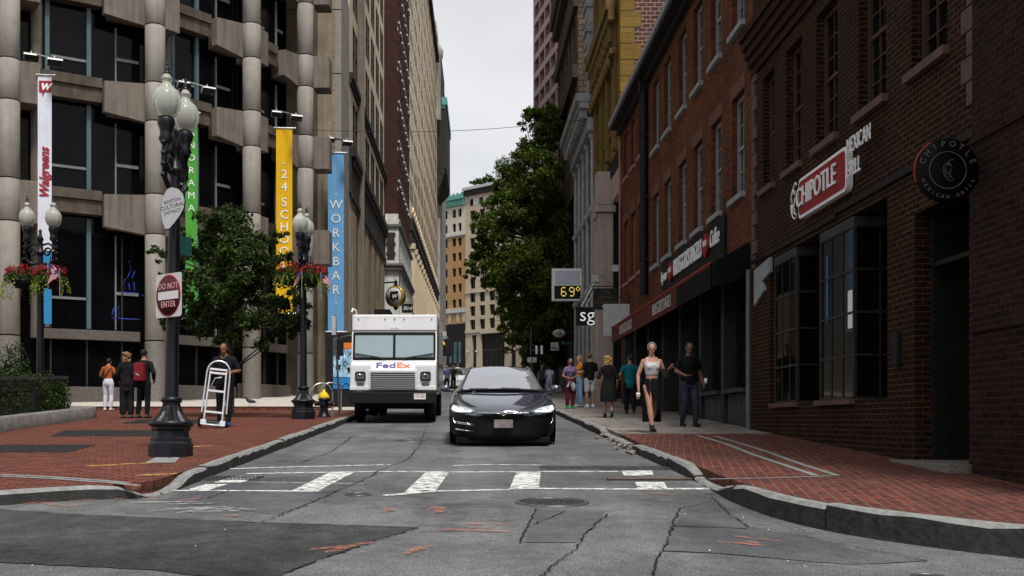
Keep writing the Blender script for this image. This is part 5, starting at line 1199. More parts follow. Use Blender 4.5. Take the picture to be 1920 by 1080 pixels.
mb = MB(); s_ = 33.2 / FPX; cloth(mb, 25 * s_, 135 * s_, 0); o_ = mb.build('blue_foot', mat('blue_cloth_foot', (.03, .22, .42), .8, var=.1), bw_); o_.location.z = -(472 - 142) * s_
banner('long green banner with white letters partly hidden behind the small tree and lamp', 359, 212, 596, 22, 37.2, (.075, .30, .045), R(14), [(c, 226 + 23.5 * k) for k, c in enumerate('PANORAMA')], arm=.6)
banner('long yellow banner with white letters above the flower baskets', 533, 241, 588, 30, 42.5, (.62, .36, .006), R(6), [('.', 300), ('2', 327), ('4', 351)] + [(c, 380 + 23 * k) for k, c in enumerate('SCHOOL')] + [('.', 512)], arm=.7)
banner('long sky blue banner with white letters nearest the stone building', 630, 287, 622, 30, 48.9, (.13, .33, .58), R(4), [('.', 358)] + [(c, 384 + 26.7 * k) for k, c in enumerate('WORKBAR')] + [('.', 562)], arm=.6)
spot('twin spotlights on an arm above the white banner', 72, 108, 33.2, R(5)); spot('twin spotlights on an arm above the green banner', 358, 160, 37, R(10)); spot('twin spotlights on an arm above the yellow banner', 530, 214, 42.3); spot('twin spotlights on an arm above the blue banner', 628, 262, 48.6)

# ------------------------------------------------------------------ trees
def branch_tree(name, label, x, y, z0, clumps, trunk, leafn, leafs, lm, seed, cat='tree', group=None, core=.9):
    """trunk and limbs running out to leaf clumps; clumps (cx, cy, cz, r) are in world space"""
    r = random.Random(seed); t = thing(name, label, cat, (x, y, z0), 0, group); o = Vector((x, y, z0))
    mb = MB(); top = Vector(trunk[-1][:3])
    mb.tube([Vector(p[:3]) - o for p in trunk], [p[3] for p in trunk], 10)
    for c in clumps:
        cc = Vector(c[:3]); st = Vector(min(trunk, key=lambda p: (Vector(p[:3]) - cc).length + (2 if p[2] > cc.z else 0))[:3])
        mid = st.lerp(cc, .5) + Vector((r.gauss(0, .2), r.gauss(0, .2), r.uniform(.0, .3))) * c[3] * .5
        mb.tube([st - o, mid - o, cc - o], [trunk[0][3] * .22, trunk[0][3] * .14, trunk[0][3] * .06], 6)
        for k in range(4):
            e = cc + Vector((r.gauss(0, 1), r.gauss(0, 1), r.gauss(0, .7))) * c[3] * .6; mb.tube([cc - o, e - o], [trunk[0][3] * .08, trunk[0][3] * .02], 4)
    mb.build('trunk', m_bark, t)
    mb = MB(); tot = sum(c[3] ** 2 for c in clumps)
    for c in clumps:
        cc = Vector(c[:3]) - o; subs = []
        for k in range(max(5, int(c[3] * 9))):
            d = Vector((r.gauss(0, 1), r.gauss(0, 1), r.gauss(0, .8))).normalized() * (c[3] * r.uniform(.15, 1.15)); subs.append((cc + d, c[3] * r.uniform(.26, .55)))
        for k in range(int(leafn * c[3] ** 2 / tot)):
            s, q = r.choice(subs); d = Vector((r.gauss(0, 1), r.gauss(0, 1), r.gauss(0, .6))); d = d.normalized() * q * (r.random() ** .5 if r.random() < .85 else r.uniform(1, 1.35))
            leaf(mb, s + d, r.uniform(*leafs), r)
    mb.build('crown', lm, t)
    return t
r = random.Random(11)
def clump_px(lst, Y, dY, CL_=1.0): return [(*P(px, py, Y + r.uniform(-dY, dY)), rp * CL_ * Y / FPX) for px, py, rp in lst]
# small street tree on the plaza
Yt = 28.0
cl = clump_px([(425, 405, 32), (395, 425, 30), (450, 420, 34), (470, 455, 34), (410, 465, 36), (365, 470, 30), (330, 478, 22), (300, 480, 16), (500, 450, 20), (525, 442, 12), (440, 500, 40), (390, 515, 38), (350, 530, 34), (480, 500, 36), (515, 520, 30), (420, 550, 40), (465, 555, 40), (370, 570, 34), (330, 565, 24), (310, 610, 16), (515, 565, 34), (550, 590, 24), (430, 600, 36), (480, 605, 36), (530, 615, 24), (390, 605, 30), (300, 525, 14), (345, 440, 16), (555, 560, 16), (430, 435, 34), (432, 470, 36), (460, 540, 36), (425, 580, 34), (500, 590, 28), (360, 600, 26), (560, 600, 14), (285, 470, 10), (410, 640, 22), (500, 640, 20), (560, 535, 20), (575, 575, 16), (550, 620, 20), (578, 610, 12), (540, 480, 14)], Yt, 1.0, 1.08)
xt = (432 - PX) * Yt / FPX; zt0 = g(Yt) + .15
branch_tree('street_tree', 'small leafy street tree with dense dark crown between the lamp posts', xt, Yt, zt0, cl, [(xt, Yt, zt0 - .1, .10), (xt + .03, Yt, zt0 + 1.2, .08), (xt - .02, Yt, zt0 + 2.3, .07), (xt, Yt, zt0 + 3.6, .05), (xt, Yt, zt0 + 4.8, .03)], 18500, (.085, .165), m_leafb, 5, group='street trees')
# large tree over the right pavement
Yb = 64.0
cl = clump_px([(1030, 225, 36), (1005, 215, 24), (985, 232, 12), (1045, 260, 40), (1010, 275, 34), (975, 320, 34), (1020, 325, 44), (985, 300, 20), (945, 355, 28), (990, 370, 44), (1040, 385, 48), (925, 380, 22), (960, 405, 38), (1010, 430, 50), (915, 415, 28), (940, 440, 40), (980, 470, 50), (1040, 470, 50), (915, 455, 24), (895, 480, 22), (890, 505, 20), (925, 490, 34), (960, 520, 46), (1005, 530, 50), (1050, 540, 46), (925, 530, 26), (945, 560, 30), (980, 580, 44), (1025, 590, 44), (960, 600, 24), (985, 630, 30), (1010, 620, 34), (945, 585, 16), (970, 640, 18), (1075, 480, 30), (1070, 420, 26), (1065, 330, 26), (882, 512, 12), (905, 435, 20), (942, 372, 20), (968, 322, 18), (985, 272, 13), (905, 470, 20), (932, 412, 24), (1050, 610, 40), (1035, 650, 36), (1060, 580, 40), (1000, 665, 30), (1050, 680, 26)], Yb, 2.6)
xb = (1008 - PX) * Yb / FPX; zb0 = g(Yb) + .15
branch_tree('street_tree', 'large dark green tree leaning over the far right pavement', xb, Yb, zb0, cl, [(xb, Yb, zb0 - .1, .28), (xb - .1, Yb, zb0 + 3, .24), (xb - .4, Yb, zb0 + 6, .2), (xb - .3, Yb, zb0 + 9, .16), (xb + .1, Yb, zb0 + 13, .08)], 70000, (.15, .28), m_leaf, 6, group='street trees')
Yc = 105.0
cl = clump_px([(1000, 560, 30), (975, 600, 26), (1015, 620, 28), (960, 640, 18), (990, 650, 22), (950, 615, 12)], Yc, 1.5)
xc = (1000 - PX) * Yc / FPX; zc0 = g(Yc) + .15
branch_tree('street_tree', 'further street tree in shade behind the large tree', xc, Yc, zc0, cl, [(xc, Yc, zc0, .2), (xc, Yc, zc0 + 4, .15), (xc, Yc, zc0 + 8, .08)], 5000, (.3, .5), m_leaf, 8, group='street trees')
# shrub on the hotel roof
u_ = pxu(905); pr = FO + FD * u_; 
cl = [(pr.x + a, pr.y + 4 + b, 52.6 + c, q) for a, b, c, q in ((0, 0, 1.0, 1.5), (-1.5, 0, .6, 1.1), (1.4, .3, 1.6, 1.2), (2.4, 0, .7, .9))]
branch_tree('roof_shrub', 'green shrub growing on the roof of the beige hotel', pr.x, pr.y + 4, 51.6, cl, [(pr.x, pr.y + 4, 51.5, .15), (pr.x, pr.y + 4, 53, .1)], 900, (.4, .7), m_leafb, 9, cat='shrub')

# ------------------------------------------------------------------ planter with iron fence at the left
pl = [(-8.6, 12.5), (-9.55, 21.9), (-9.95, 27.6), (-10.5, 28.0), (-14.5, 29.2)]
t = thing('stone_planter', 'long planter with a rounded granite kerb at the left edge of the plaza', 'planter', (-9.6, 21.9, g(21.9) + .15))
mb = MB(); o = Vector((-9.6, 21.9, g(21.9) + .15)); pp = resample(pl, .4); inn_ = offset(pp, .32, -1)
rows = []
for a, b in zip(pp, inn_):
    z = g(a.y) + .15; rows.append([Vector(q) - o for q in ((a.x, a.y, z - .1), (a.x, a.y, z + .22), (a.x + (b.x - a.x) * .2, a.y + (b.y - a.y) * .2, z + .29), (a.x + (b.x - a.x) * .8, a.y + (b.y - a.y) * .8, z + .30), (b.x, b.y, z + .26), (b.x, b.y, z))])
for k in range(0, len(rows) - 1, 5): mb.rings(rows[k:k + 6], 0, True, True, True, closed=False)
mb.build('kerb_stones', mat('grey_planter_granite', (.17, .16, .15), .8, var=.4, scale=7, bump=.4, streak=.3), t)
bed = [(p.x - o.x, p.y - o.y) for p in inn_] + [(-16 - o.x, 29.5 - o.y), (-16 - o.x, 12.5 - o.y)]
mb = MB(); mb.poly([(x, y, g(y + o.y) + .15 + .17 - o.z) for x, y in bed]); mb.build('soil', m_soil, t)
mb = MB(); r = random.Random(4)
for k in range(1100):
    i = r.randrange(2, len(inn_)); p = inn_[i]; q = Vector((p.x - r.uniform(.03, .9), p.y - r.uniform(0, .4))); s = r.uniform(.015, .04); z = g(q.y) + .335
    if q.y < 17: continue
    mb.box(q.x - s, q.x + s, q.y - s, q.y + s, z - s * .5, z + s * .5)
stuff(mb.build('pebbles', mat('pale_pebbles', (.36, .34, .32), .8, var=.5, scale=4)), 'pale pebbles on the soil inside the granite planter', 'pebbles')
t = thing('iron_fence', 'low black iron fence with curled hoop tops round the planter bed', 'fence', (-10.2, 27.2, 0))
fl = resample([(-9.45, 14.0), (-9.98, 21.9), (-10.3, 27.2), (-13.5, 28.4)], .145); o = Vector((-10.2, 27.2, 0))
mb = MB(); mb2 = MB(); mb3 = MB()
for k, p in enumerate(fl):
    if p.y < 17: continue
    z = g(p.y) + .15 + .15; q = Vector((p.x, p.y, z)) - o
    mb.tube([q, q + Vector((0, 0, .80)), q + Vector((.03, -.02, .90)), q + Vector((.075, -.05, .93)), q + Vector((.12, -.08, .86))], .011, 6)
    if k % 15 == 0: mb3.bbox(q.x - .04, q.x + .04, q.y - .04, q.y + .04, q.z, q.z + .78, .01)
for h in (.12, .62, .76): mb2.tube([Vector((p.x, p.y, g(p.y) + .3 + h)) - o for p in fl[::6] if p.y >= 17], .016, 6)
m_hoop = mat('worn_iron', (.03, .03, .028), .35, metal=.5, var=.3)
mb.build('pickets', m_hoop, t); mb2.build('rails', m_iron, t); mb3.build('posts', m_iron, t)
def bush(label, cx, cy, cz, rx, rz, n, seed):
    t = thing('shrub', label, 'shrub', (cx, cy, cz), 0, 'shrubs in the planter'); r = random.Random(seed); mb = MB()
    for k in range(n):
        d = Vector((r.gauss(0, 1), r.gauss(0, 1), abs(r.gauss(0, 1)))).normalized(); q = r.random() ** .35 * (1 + .18 * math.sin(d.x * 7 + seed) + .12 * math.sin(d.y * 9 + d.z * 6))
        leaf(mb, Vector((d.x * rx * q, d.y * rx * q, d.z * rz * q)), r.uniform(.05, .1), r)
    mb.build('foliage', m_leafb, t); mb = MB()
    for k in range(9): a = k * .7; mb.cyl((.05 * math.cos(a), .05 * math.sin(a), -.15), (rx * .6 * math.cos(a), rx * .6 * math.sin(a), rz * .6), .018, 5)
    mb.build('stems', m_bark, t)
gb = lambda y: g(y) + .3
bush('tall rounded dark green shrub behind the iron fence at the left edge', -11.0, 25.6, gb(25.6), .85, 1.42, 9000, 1)
bush('second rounded green shrub in front of the lamp post in the planter', -12.1, 25.2, gb(25.2), .9, 1.25, 7000, 2)
bush('low spreading light green shrub at the far end of the planter', -10.45, 26.7, gb(26.7), .42, .95, 2500, 3)

# ------------------------------------------------------------------ hydrant, racks, poles
xh, yh = -3.82, 28.0
t = thing('fire_hydrant', 'black fire hydrant with a yellow bonnet near the left kerb', 'hydrant', (xh, yh, g(yh) + .15))
mb = MB(); mb.lathe([(.17, -.02), (.17, .04), (.13, .06), (.12, .14), (.105, .2), (.10, .42), (.15, .44), (.15, .48), (.11, .5)], 18)
for a in (0, 180, 270):
    mb.cyl((.1 * math.cos(R(a)), .1 * math.sin(R(a)), .36), (.21 * math.cos(R(a)), .21 * math.sin(R(a)), .36), .062, 12); mb.cyl((.2 * math.cos(R(a)), .2 * math.sin(R(a)), .36), (.24 * math.cos(R(a)), .24 * math.sin(R(a)), .36), .075, 6)
mb.build('barrel', m_iron, t)
mb = MB(); mb.lathe([(.145, .50), (.15, .53), (.12, .60), (.06, .66), (.04, .67), (.04, .72), (.001, .725)], 18); mb.build('bonnet', mat('yellow_paint', (.70, .46, .012), .45, var=.1), t)
for k, (x0, x1, yy, lb) in enumerate(((592, 615, 29.0, 'left hoop of the steel bicycle racks behind the hydrant'), (608, 634, 30.4, 'right hoop of the steel bicycle racks behind the hydrant'))):
    t = thing('bicycle_rack', lb, 'bicycle rack', ((x0 + x1) / 2 * yy / FPX - PX * yy / FPX, yy, g(yy) + .15), R(25), 'steel bicycle racks'); w_ = .30
    mb = MB(); mb.tube([(-w_, 0, 0), (-w_, 0, .62)] + [(w_ * -math.cos(R(a)), 0, .62 + .26 * math.sin(R(a))) for a in range(20, 180, 20)] + [(w_, 0, .62), (w_, 0, 0)], .024, 8); mb.build('hoop', m_steel, t)
    mb = MB(); mb.bbox(-w_ - .06, -w_ + .06, -.06, .06, 0, .015, .004); mb.bbox(w_ - .06, w_ + .06, -.06, .06, 0, .015, .004); mb.build('feet', m_steel, t)
xs_, ys_ = -3.55, 29.2
t = thing('kerbside_sign_post', 'leaning grey sign post with parking plates seen edge on by the truck', 'sign', (xs_, ys_, g(ys_) + .15))
mb = MB(); mb.tube([(0, 0, 0), (-.06, 0, 1.3), (-.13, 0, 2.75)], .03, 8); mb.build('pole', m_steeld, t)
mb = MB(); mb.box(-.19, -.1, -.06, -.05, 2.2, 2.72); mb.box(-.21, -.19, -.05, .25, 2.2, 2.72, 0); mb.build('white_plate', m_offwhite, t)
mb = MB(); mb.box(-.18, -.04, -.06, -.05, 1.62, 2.12); mb.build('grey_plate', m_steeld, t)
# information kiosk with colourful street map
yk = 36.5; t = thing('map_kiosk', 'black kiosk with an orange headed blue map panel behind the truck', 'kiosk', ((640 - PX) * yk / FPX, yk, g(yk) + .15), 0)
mb = MB(); mb.bbox(-.55, .55, .02, .35, 0, 2.55, .02); mb.build('cabinet', m_black, t)
mb = MB(); mb.box(-.28, .46, -.005, .018, 2.0, 2.2); mb.build('orange_header', mat('orange_print', (.62, .16, .02), .5, var=.1), t)
mb = MB(); mb.box(-.28, .46, -.004, .018, 1.02, 1.98)
mb.build('map_panel', mat('pale_blue_print', (.20, .36, .50), .5, var=.5, scale=5, col2=(.30, .5, .65)), t)
mb = MB(); r = random.Random(2)
for k in range(26): a = Vector((r.uniform(-.26, .44), -.006, r.uniform(1.05, 1.95))); b = a + Vector((r.uniform(-.25, .25), 0, r.uniform(-.25, .25))); b.x = min(.45, max(-.27, b.x)); b.z = min(1.97, max(1.03, b.z)); mb.tube([a, b], .011, 4)
for k in range(4): x_, z_ = r.uniform(-.2, .3), r.uniform(1.1, 1.8); mb.box(x_, x_ + .14, -.0055, -.0045, z_, z_ + .14)
mb.build('map_lines', m_black, t)
mb = MB(); mb.box(-.28, .46, -.004, .018, .62, 1.0); mb.build('blue_footer', mat('blue_print', (.015, .17, .42), .5, var=.15), t)
mb = MB(); mb.tube([(-.2 + .06 * k, -.008, .75 + .08 * math.sin(k * 1.3)) for k in range(10)], .014, 4); mb.build('blue_scribble', m_black, t)
# shop signs high on the left
yw = 66.0; p = P(742, 556, yw); t = thing('round_clock_sign', 'round gold rimmed shop sign with a script letter hung over the left pavement', 'sign', p, R(-28))
mb = MB(); mb.lathe([(.001, -.2), (.62, -.2), (.66, -.16), (.66, .16), (.62, .2), (.001, .2)], 32, 0, Mx((0, 0, 0), R(90))); mb.build('drum', [mat('gold_rim', (.42, .26, .05), .3, metal=.6, var=.2)], t)
mb = MB(); mb.lathe([(.001, .201), (.54, .201), (.54, .215), (.001, .215)], 32, 0, Mx((0, 0, 0), R(90))); mb.build('face', m_offwhite, t)
mb = MB(); mb.prism([(-.28, .3), (.32, .3), (.32, -.22), (.0, -.22), (-.1, -.42), (-.12, -.22), (-.28, -.22)], -.225, -.217); mb.build('flag_emblem', m_black, t)
mb = MB(); mb.text('w', .55, Mx((.02, -.23, .04)) @ STAND, 0, .004, shear=.3); mb.build('lettering', m_white, t)
mb = MB(); mb.lathe([(.1, .6), (.16, .68), (.08, .8), (.12, .86), (.02, 1.05)], 10); mb.cyl((-.85, 0, .9), (.1, 0, .9), .05, 6); mb.lathe([(.1, -.6), (.16, -.7), (.05, -.85)], 10); mb.build('bracket', m_iron, t)
yq = 70.0; p = P(764, 578, yq); t = thing('script_sign', 'small black hanging sign with white script beside the round gold sign', 'sign', p, 0)
mb = MB(); mb.bbox(-.36, .36, -.03, .03, -.3, .3, .01); mb.build('board', m_black, t)
mb = MB(); mb.text('Bird', .34, Mx((0, -.034, 0)) @ STAND, 0, .003, shear=.3); mb.build('lettering', m_white, t); mb = MB(); mb.cyl((-.7, 0, .36), (.36, 0, .36), .02, 6); mb.build('bracket', m_iron, t)
t = thing('dark_canopy', 'dark shop canopy on the left wall below the round gold sign', 'awning', (-5.6, 64, 0), LEFT)
mb = MB(); mb.prism([(-1.2, 7.3), (1.6, 7.3), (1.6, 7.9), (-1.2, 7.9)], -.9, 0); mb.build('canopy', m_darkst, t)
# traffic signal and cable
ys2 = 72.0; t = thing('traffic_signal', 'grey traffic signal post with black head and yellow lit arrow beyond the truck', 'traffic signal', ((829 - PX) * ys2 / FPX, ys2, g(ys2)), 0)
mb = MB(); mb.lathe([(.16, 0), (.16, .6), (.09, .7), (.08, 3.4)], 12); mb.build('post', m_steeld, t)
mb = MB(); mb.bbox(-.1, .36, -.14, .14, 2.3, 3.35, .02); 
for z in (2.5, 2.82, 3.14): mb.cyl((.13, -.14, z), (.13, -.34, z - .02), .14, 10)
mb.build('head', m_black, t)
mb = MB(); mb.prism([(.02, 3.22), (.2, 2.98), (.24, 3.06), (.08, 3.28)], -.37, -.35); mb.build('lit_arrow', mat('amber_arrow', (1, .5, .06), .5, emit=.8), t)
mb = MB(); mb.box(-.12, .3, -.16, -.145, 3.5, 3.95); mb.build('white_plate', m_offwhite, t)
mb = MB(); a, b = P(560, 243, 46), P(1120, 222, 49)
mb.tube([a.lerp(b, k / 16) + Vector((0, 0, -.9 * math.sin(math.pi * k / 16) * .35)) for k in range(17)], .012, 5); tag(mb.build('overhead_cable', m_black), 'thin black cable strung across the street between the buildings', 'cable')

# ------------------------------------------------------------------ hand truck
xh2, yh2 = (398 - PX) * 22.5 / FPX, 22.5
t = thing('hand_truck', 'upright silver aluminium hand truck with black wheels held by a delivery man', 'hand truck', (xh2, yh2, g(yh2) + .15), R(10)); t.rotation_euler.x = R(-4); t.rotation_euler.y = R(6)
mb = MB()
for s in (-1, 1): mb.tube([(s * .19, 0, .1), (s * .165, .0, 1.2)], .021, 8)
mb.build('inner_rails', m_alu, t)
mb = MB(); mb.tube([(-.255, .05, .32), (-.235, .05, 1.2)] + [(-.235 * math.cos(R(a)), .05, 1.2 + .235 * math.sin(R(a))) for a in range(20, 180, 20)] + [(.235, .05, 1.2), (.255, .05, .32)], .018, 8); mb.build('loop_handle', m_alu, t)
for z in (.33, .78, 1.16, 1.24):
    mb = MB(); mb.bbox(-.18, .18, -.02, .02, z - .022, z + .022, .008); mb.build('cross_bar', m_alu, t)
mb = MB(); mb.bbox(-.24, .24, -.2, .02, .04, .055, .004); mb.bbox(-.26, -.14, -.03, .03, .055, .16, .01); mb.bbox(.14, .26, -.03, .03, .055, .16, .01); mb.build('toe_plate', m_alu, t)
mb = MB(); mb.tube([(-.2, .06, .12), (-.1, -.12, .06), (.1, -.12, .06), (.2, .06, .12)], .012, 6); mb.build('front_bar', m_alu, t)
mb = MB(); mb.tube([(-.12, .06, .9), (-.05, -.05, 1.05), (.08, -.05, 1.08)], .012, 6); mb.build('inner_handle', m_alu, t)
for s in (-1, 1):
    mb = MB(); mb.lathe([(.05, -.03), (.12, -.035), (.13, 0), (.12, .035), (.05, .03)], 20, 0, Mx((s * .27, .1, .13), 0, R(90))); w_ = mb.build('wheel', m_rubber, t)
    mb = MB(); mb.lathe([(.001, -.032), (.055, -.032), (.055, .032), (.001, .032)], 14, 0, Mx((s * .27, .1, .13), 0, R(90))); mb.build('hub', m_steel, w_)
mb = MB(); mb.cyl((-.3, .1, .13), (.3, .1, .13), .012, 6); mb.build('axle', m_steeld, t)

# ------------------------------------------------------------------ pigeons
def pigeon(label, x, y, z, rz, dark):
    t = thing('pigeon', label, 'pigeon', (x, y, z), rz, 'pigeons'); mb = MB()
    body = [((0, .17, .11), .012), ((0, .10, .13), .035), ((0, .02, .15), .06), ((0, -.06, .165), .062), ((0, -.11, .20), .042), ((0, -.135, .245), .030), ((0, -.15, .27), .030), ((0, -.18, .27), .012), ((0, -.2, .262), .004)]
    mb.tube([b[0] for b in body], [b[1] for b in body], 12); mb.build('body', mat('slate_feathers' if dark else 'grey_feathers', (.03, .03, .035) if dark else (.22, .22, .24), .6, var=.5, scale=14), t)
    mb = MB()
    for s in (-1, 1): mb.ball((s * .05, .04, .15), .02, .11, .045, n=10)
    mb.poly([(-.03, .14, .12), (.03, .14, .12), (.045, .27, .09), (-.045, .27, .09)]); mb.build('wings', mat('dark_feathers', (.04, .04, .05), .6), t)
    mb = MB()
    for s in (-1, 1): mb.cyl((s * .02, -.02, .1), (s * .022, -.03, .0), .006, 5); mb.box(s * .022 - .012, s * .022 + .012, -.06, 0, 0, .006)
    mb.build('legs', mat('pink_legs', (.3, .1, .09), .6), t)
pigeon('grey pigeon standing on red brick beside the granite planter', (137 - PX) * 26.4 / FPX, 26.4, g(26.4) + .15, R(60), False)
pigeon('dark pigeon leaning forward on the pale terrace step', (470 - PX) * 33.6 / FPX, 33.6, g(33.6) + .27, R(-70), True)
# ------------------------------------------------------------------ delivery truck
PITCH = math.atan(0.045)
m_trw = mat('truck_white', (.68, .68, .69), .35, var=.06, scale=2, streak=.08, coat=.3)
m_trs = mat('truck_silver_side', (.42, .42, .43), .4, metal=.3, var=.15)
m_wind = mat('teal_windscreen', (.25, .33, .36), .05, var=.3, scale=.8, spec=.6)
def seethrough(name, tint, fac):
    m, nt, b, N, L = nodes(name); b.inputs['Base Color'].default_value = c4(tint); b.inputs['Roughness'].default_value = .05; b.inputs['Specular IOR Level'].default_value = .6
    tr_ = N.new('ShaderNodeBsdfTransparent'); tr_.inputs[0].default_value = (.82, .92, .95, 1); mx_ = N.new('ShaderNodeMixShader'); mx_.inputs[0].default_value = fac; L.new(b.outputs[0], mx_.inputs[1]); L.new(tr_.outputs[0], mx_.inputs[2]); L.new(mx_.outputs[0], N['Material Output'].inputs['Surface']); return m
m_windt = seethrough('truck_windscreen_glass', (.34, .44, .47), .34)
m_chrome = mat('chrome', (.62, .62, .63), .18, metal=1.0, var=.05)
m_lens = mat('headlamp_lens', (.10, .10, .11), .1, var=.3, scale=12)
tr = thing('delivery_truck', 'white delivery step van parked at the left kerb facing the camera', 'truck', (-1.97, 27.6, g(27.6) + .005)); tr.rotation_euler.x = PITCH
def bevbody(pts, x0, x1, b=.04, seg=3):
    bm = bmesh.new(); A = [bm.verts.new((x0, y, z)) for y, z in pts]; B = [bm.verts.new((x1, y, z)) for y, z in pts]; n = len(pts)
    bm.faces.new(A); bm.faces.new(B[::-1])
    for i in range(n): bm.faces.new((A[i], B[i], B[(i + 1) % n], A[(i + 1) % n]))
    bmesh.ops.recalc_face_normals(bm, faces=bm.faces[:]); bmesh.ops.bevel(bm, geom=[e for e in bm.edges], offset=b, segments=seg, profile=.6, affect='EDGES'); return bm
mb = MB(); bm = bevbody([(1.93, .7), (1.93, 2.86), (6.9, 2.9), (6.9, .7)], -1.12, 1.12, .04); mb.bm(bm, 0, sm=False); bm.free(); mb.build('cargo_body', m_trw, tr)
mb = MB(); bm = bevbody([(.05, .86), (.03, 1.36), (.14, 1.56), (.42, 1.64), (1.92, 1.64), (1.92, .86)], -1.12, 1.12, .05); mb.bm(bm, 0); bm.free(); mb.build('front_body', m_trw, tr)
mb = MB(); bm = bevbody([(.60, 2.36), (.64, 2.84), (1.92, 2.858), (1.92, 2.36)], -1.12, 1.12, .045); mb.bm(bm, 0); bm.free()
for s in (-1, 1):
    a, b = sorted((s * 1.118, s * 1.07)); mb.prism([(.44, 1.62), (.62, 1.62), (.74, 2.38), (.60, 2.38)], a, b, M=Matrix(((0, 1, 0, 0), (1, 0, 0, 0), (0, 0, 1, 0), (0, 0, 0, 1)))); mb.box(a, b, 1.6, 1.925, 1.62, 2.38)
mb.build('cab_roof', m_trw, tr)
mb = MB(); mb.box(-1.06, 1.06, 1.9, 1.928, 1.645, 2.355); mb.build('bulkhead', mat('pale_bulkhead', (.55, .58, .58), .7, var=.15, scale=2), tr)
for s in (-1, 1):
    mb = MB(); mb.bbox(s * .55 - .24, s * .55 + .24, 1.35, 1.52, 1.66, 2.12, .05); mb.bbox(s * .55 - .13, s * .55 + .13, 1.36, 1.46, 2.14, 2.3, .04); mb.build('seat', mat('blue_grey_seat', (.09, .11, .13), .8, var=.2), tr)
mb = MB(); mb.tube([(.45 + .2 * math.cos(R(a)), .86 - .06 * math.sin(R(a)), 1.76 + .17 * math.sin(R(a))) for a in range(0, 360, 20)], .018, 6, closed=True); mb.build('steering_wheel', m_rubber, tr)
mb = MB(); mb.bbox(-1.04, 1.04, .5, .8, 1.645, 1.72, .02); mb.build('dashboard', mat('grey_dashboard', (.10, .11, .11), .7, var=.2), tr)
mb = MB()
for s in (-1, 1): mb.bbox(s * .84 - .27, s * .84 + .27, -.02, .4, .88, 1.52, .05)
mb.bbox(-1.12, 1.12, -.03, .1, .86, .97, .02); mb.build('front_panels', m_trw, tr)
M = Matrix.Translation((0, .425, 1.66)) @ Matrix.Rotation(math.atan2(.175, .70) * -1, 4, 'X')     # windscreen plane, z along the slope
mb = MB(); mb.box(-1.08, 1.08, -.03, .02, 0, .045, M=M); mb.box(-1.08, 1.08, -.03, .02, .665, .71, M=M); mb.box(-1.08, -1.03, -.03, .02, .045, .665, M=M); mb.box(1.03, 1.08, -.03, .02, .045, .665, M=M); mb.box(-.03, .03, -.03, .02, .045, .665, M=M); wf = mb.build('windscreen_frame', m_rubber, tr)
for s in (-1, 1):
    mb = MB(); mb.prism(rrect(1.01, .63, .05, 4, s * .53 - .505, .04), -.012, -.006, M=M); mb.build('glass', m_windt, wf)
    mb = MB(); a = [M @ Vector((s * .2, -.05, -.03)), M @ Vector((s * .5, -.06, .04)), M @ Vector((s * 1.0, -.06, .12))]; mb.tube(a, .014, 6); mb.tube([M @ Vector((s * .3, -.055, .02)), M @ Vector((s * 1.02, -.05, .14))], .018, 4); mb.build('wiper', m_black, tr)
mb = MB(); mb.bbox(-.62, .62, -.06, .08, .88, 1.38, .02); mb.build('grille_surround', m_trw, tr)
mb = MB(); mb.box(-.57, .57, -.068, -.061, .91, 1.33); gs = mb.build('grille', m_black, tr)
mb = MB()
for k in range(8): z = .925 + .053 * k; mb.bbox(-.57, .57, -.1, -.07, z, z + .026, .004)
mb.build('grille_bars', m_chrome, gs)
for s in (-1, 1):
    mb = MB(); mb.prism(rrect(.27, .24, .05, 4, s * .84 - .135, 1.10), -.05, -.021); h_ = mb.build('headlight', m_black, tr)
    mb = MB(); mb.prism(rrect(.2, .16, .03, 3, s * .84 - .1, 1.14), -.058, -.051); mb.ball((s * .84, -.055, 1.24), .05, .015, .04, n=10); mb.build('lens', m_lens, h_); mb = MB(); mb.ball((s * .84 - .02, -.062, 1.26), .035, .01, .022, n=8); mb.build('reflector', m_chrome, h_)
    mb = MB(); mb.prism(rrect(.2, .08, .03, 3, s * .84 - .1, .985), -.04, -.021); mb.build('turn_signal', m_lens, tr)
mb = MB(); mb.bbox(-1.12, 1.12, -.16, .1, .52, .82, .03); mb.build('bumper', m_black, tr)
mb = MB()
for zz_ in (2.42, 2.78):
    for k in range(30): mb.ball((-1.05 + .0724 * k, .60 + (.02 if zz_ > 2.6 else -.005), zz_), .008, n=6)
mb.build('rivets', m_trs, tr)
mb = MB(); mb.box(-1.1, 1.1, .585, .612, 2.43, 2.437); mb.build('panel_seam', m_steeld, tr)
mb = MB(); mb.box(.55, .85, -.175, -.162, .63, .78); pl_ = mb.build('number_plate', m_white, tr)
mb = MB(); mb.text('V55-490', .085, Mx((.70, -.178, .695)) @ STAND, 0, .001, sx=.9); mb.box(.57, .83, -.178, -.1755, .755, .77); mb.build('lettering', m_redpaint, pl_)
th_ = math.atan2(.08, .28)
ML = Matrix.Translation((0, .17, 1.605)) @ Matrix.Rotation(R(62), 4, 'X')
ML = Matrix.Translation((0, .093, 1.475)) @ Matrix.Rotation(-math.atan2(.11, .2), 4, 'X')
mb = MB(); mb.text('Fed', .22, ML @ Mx((.07, -.008, .02)) @ STAND, 0, .003, 'RIGHT', sx=1.65, bold=.004); mb.build('purple_lettering', mat('purple_print', (.055, .03, .22), .4, var=.03), tr)
mb = MB(); mb.text('Ex', .22, ML @ Mx((.075, -.008, .02)) @ STAND, 0, .003, 'LEFT', sx=1.65, bold=.004); mb.build('orange_lettering', mat('orange_print_truck', (.70, .12, .03), .4, var=.03), tr)
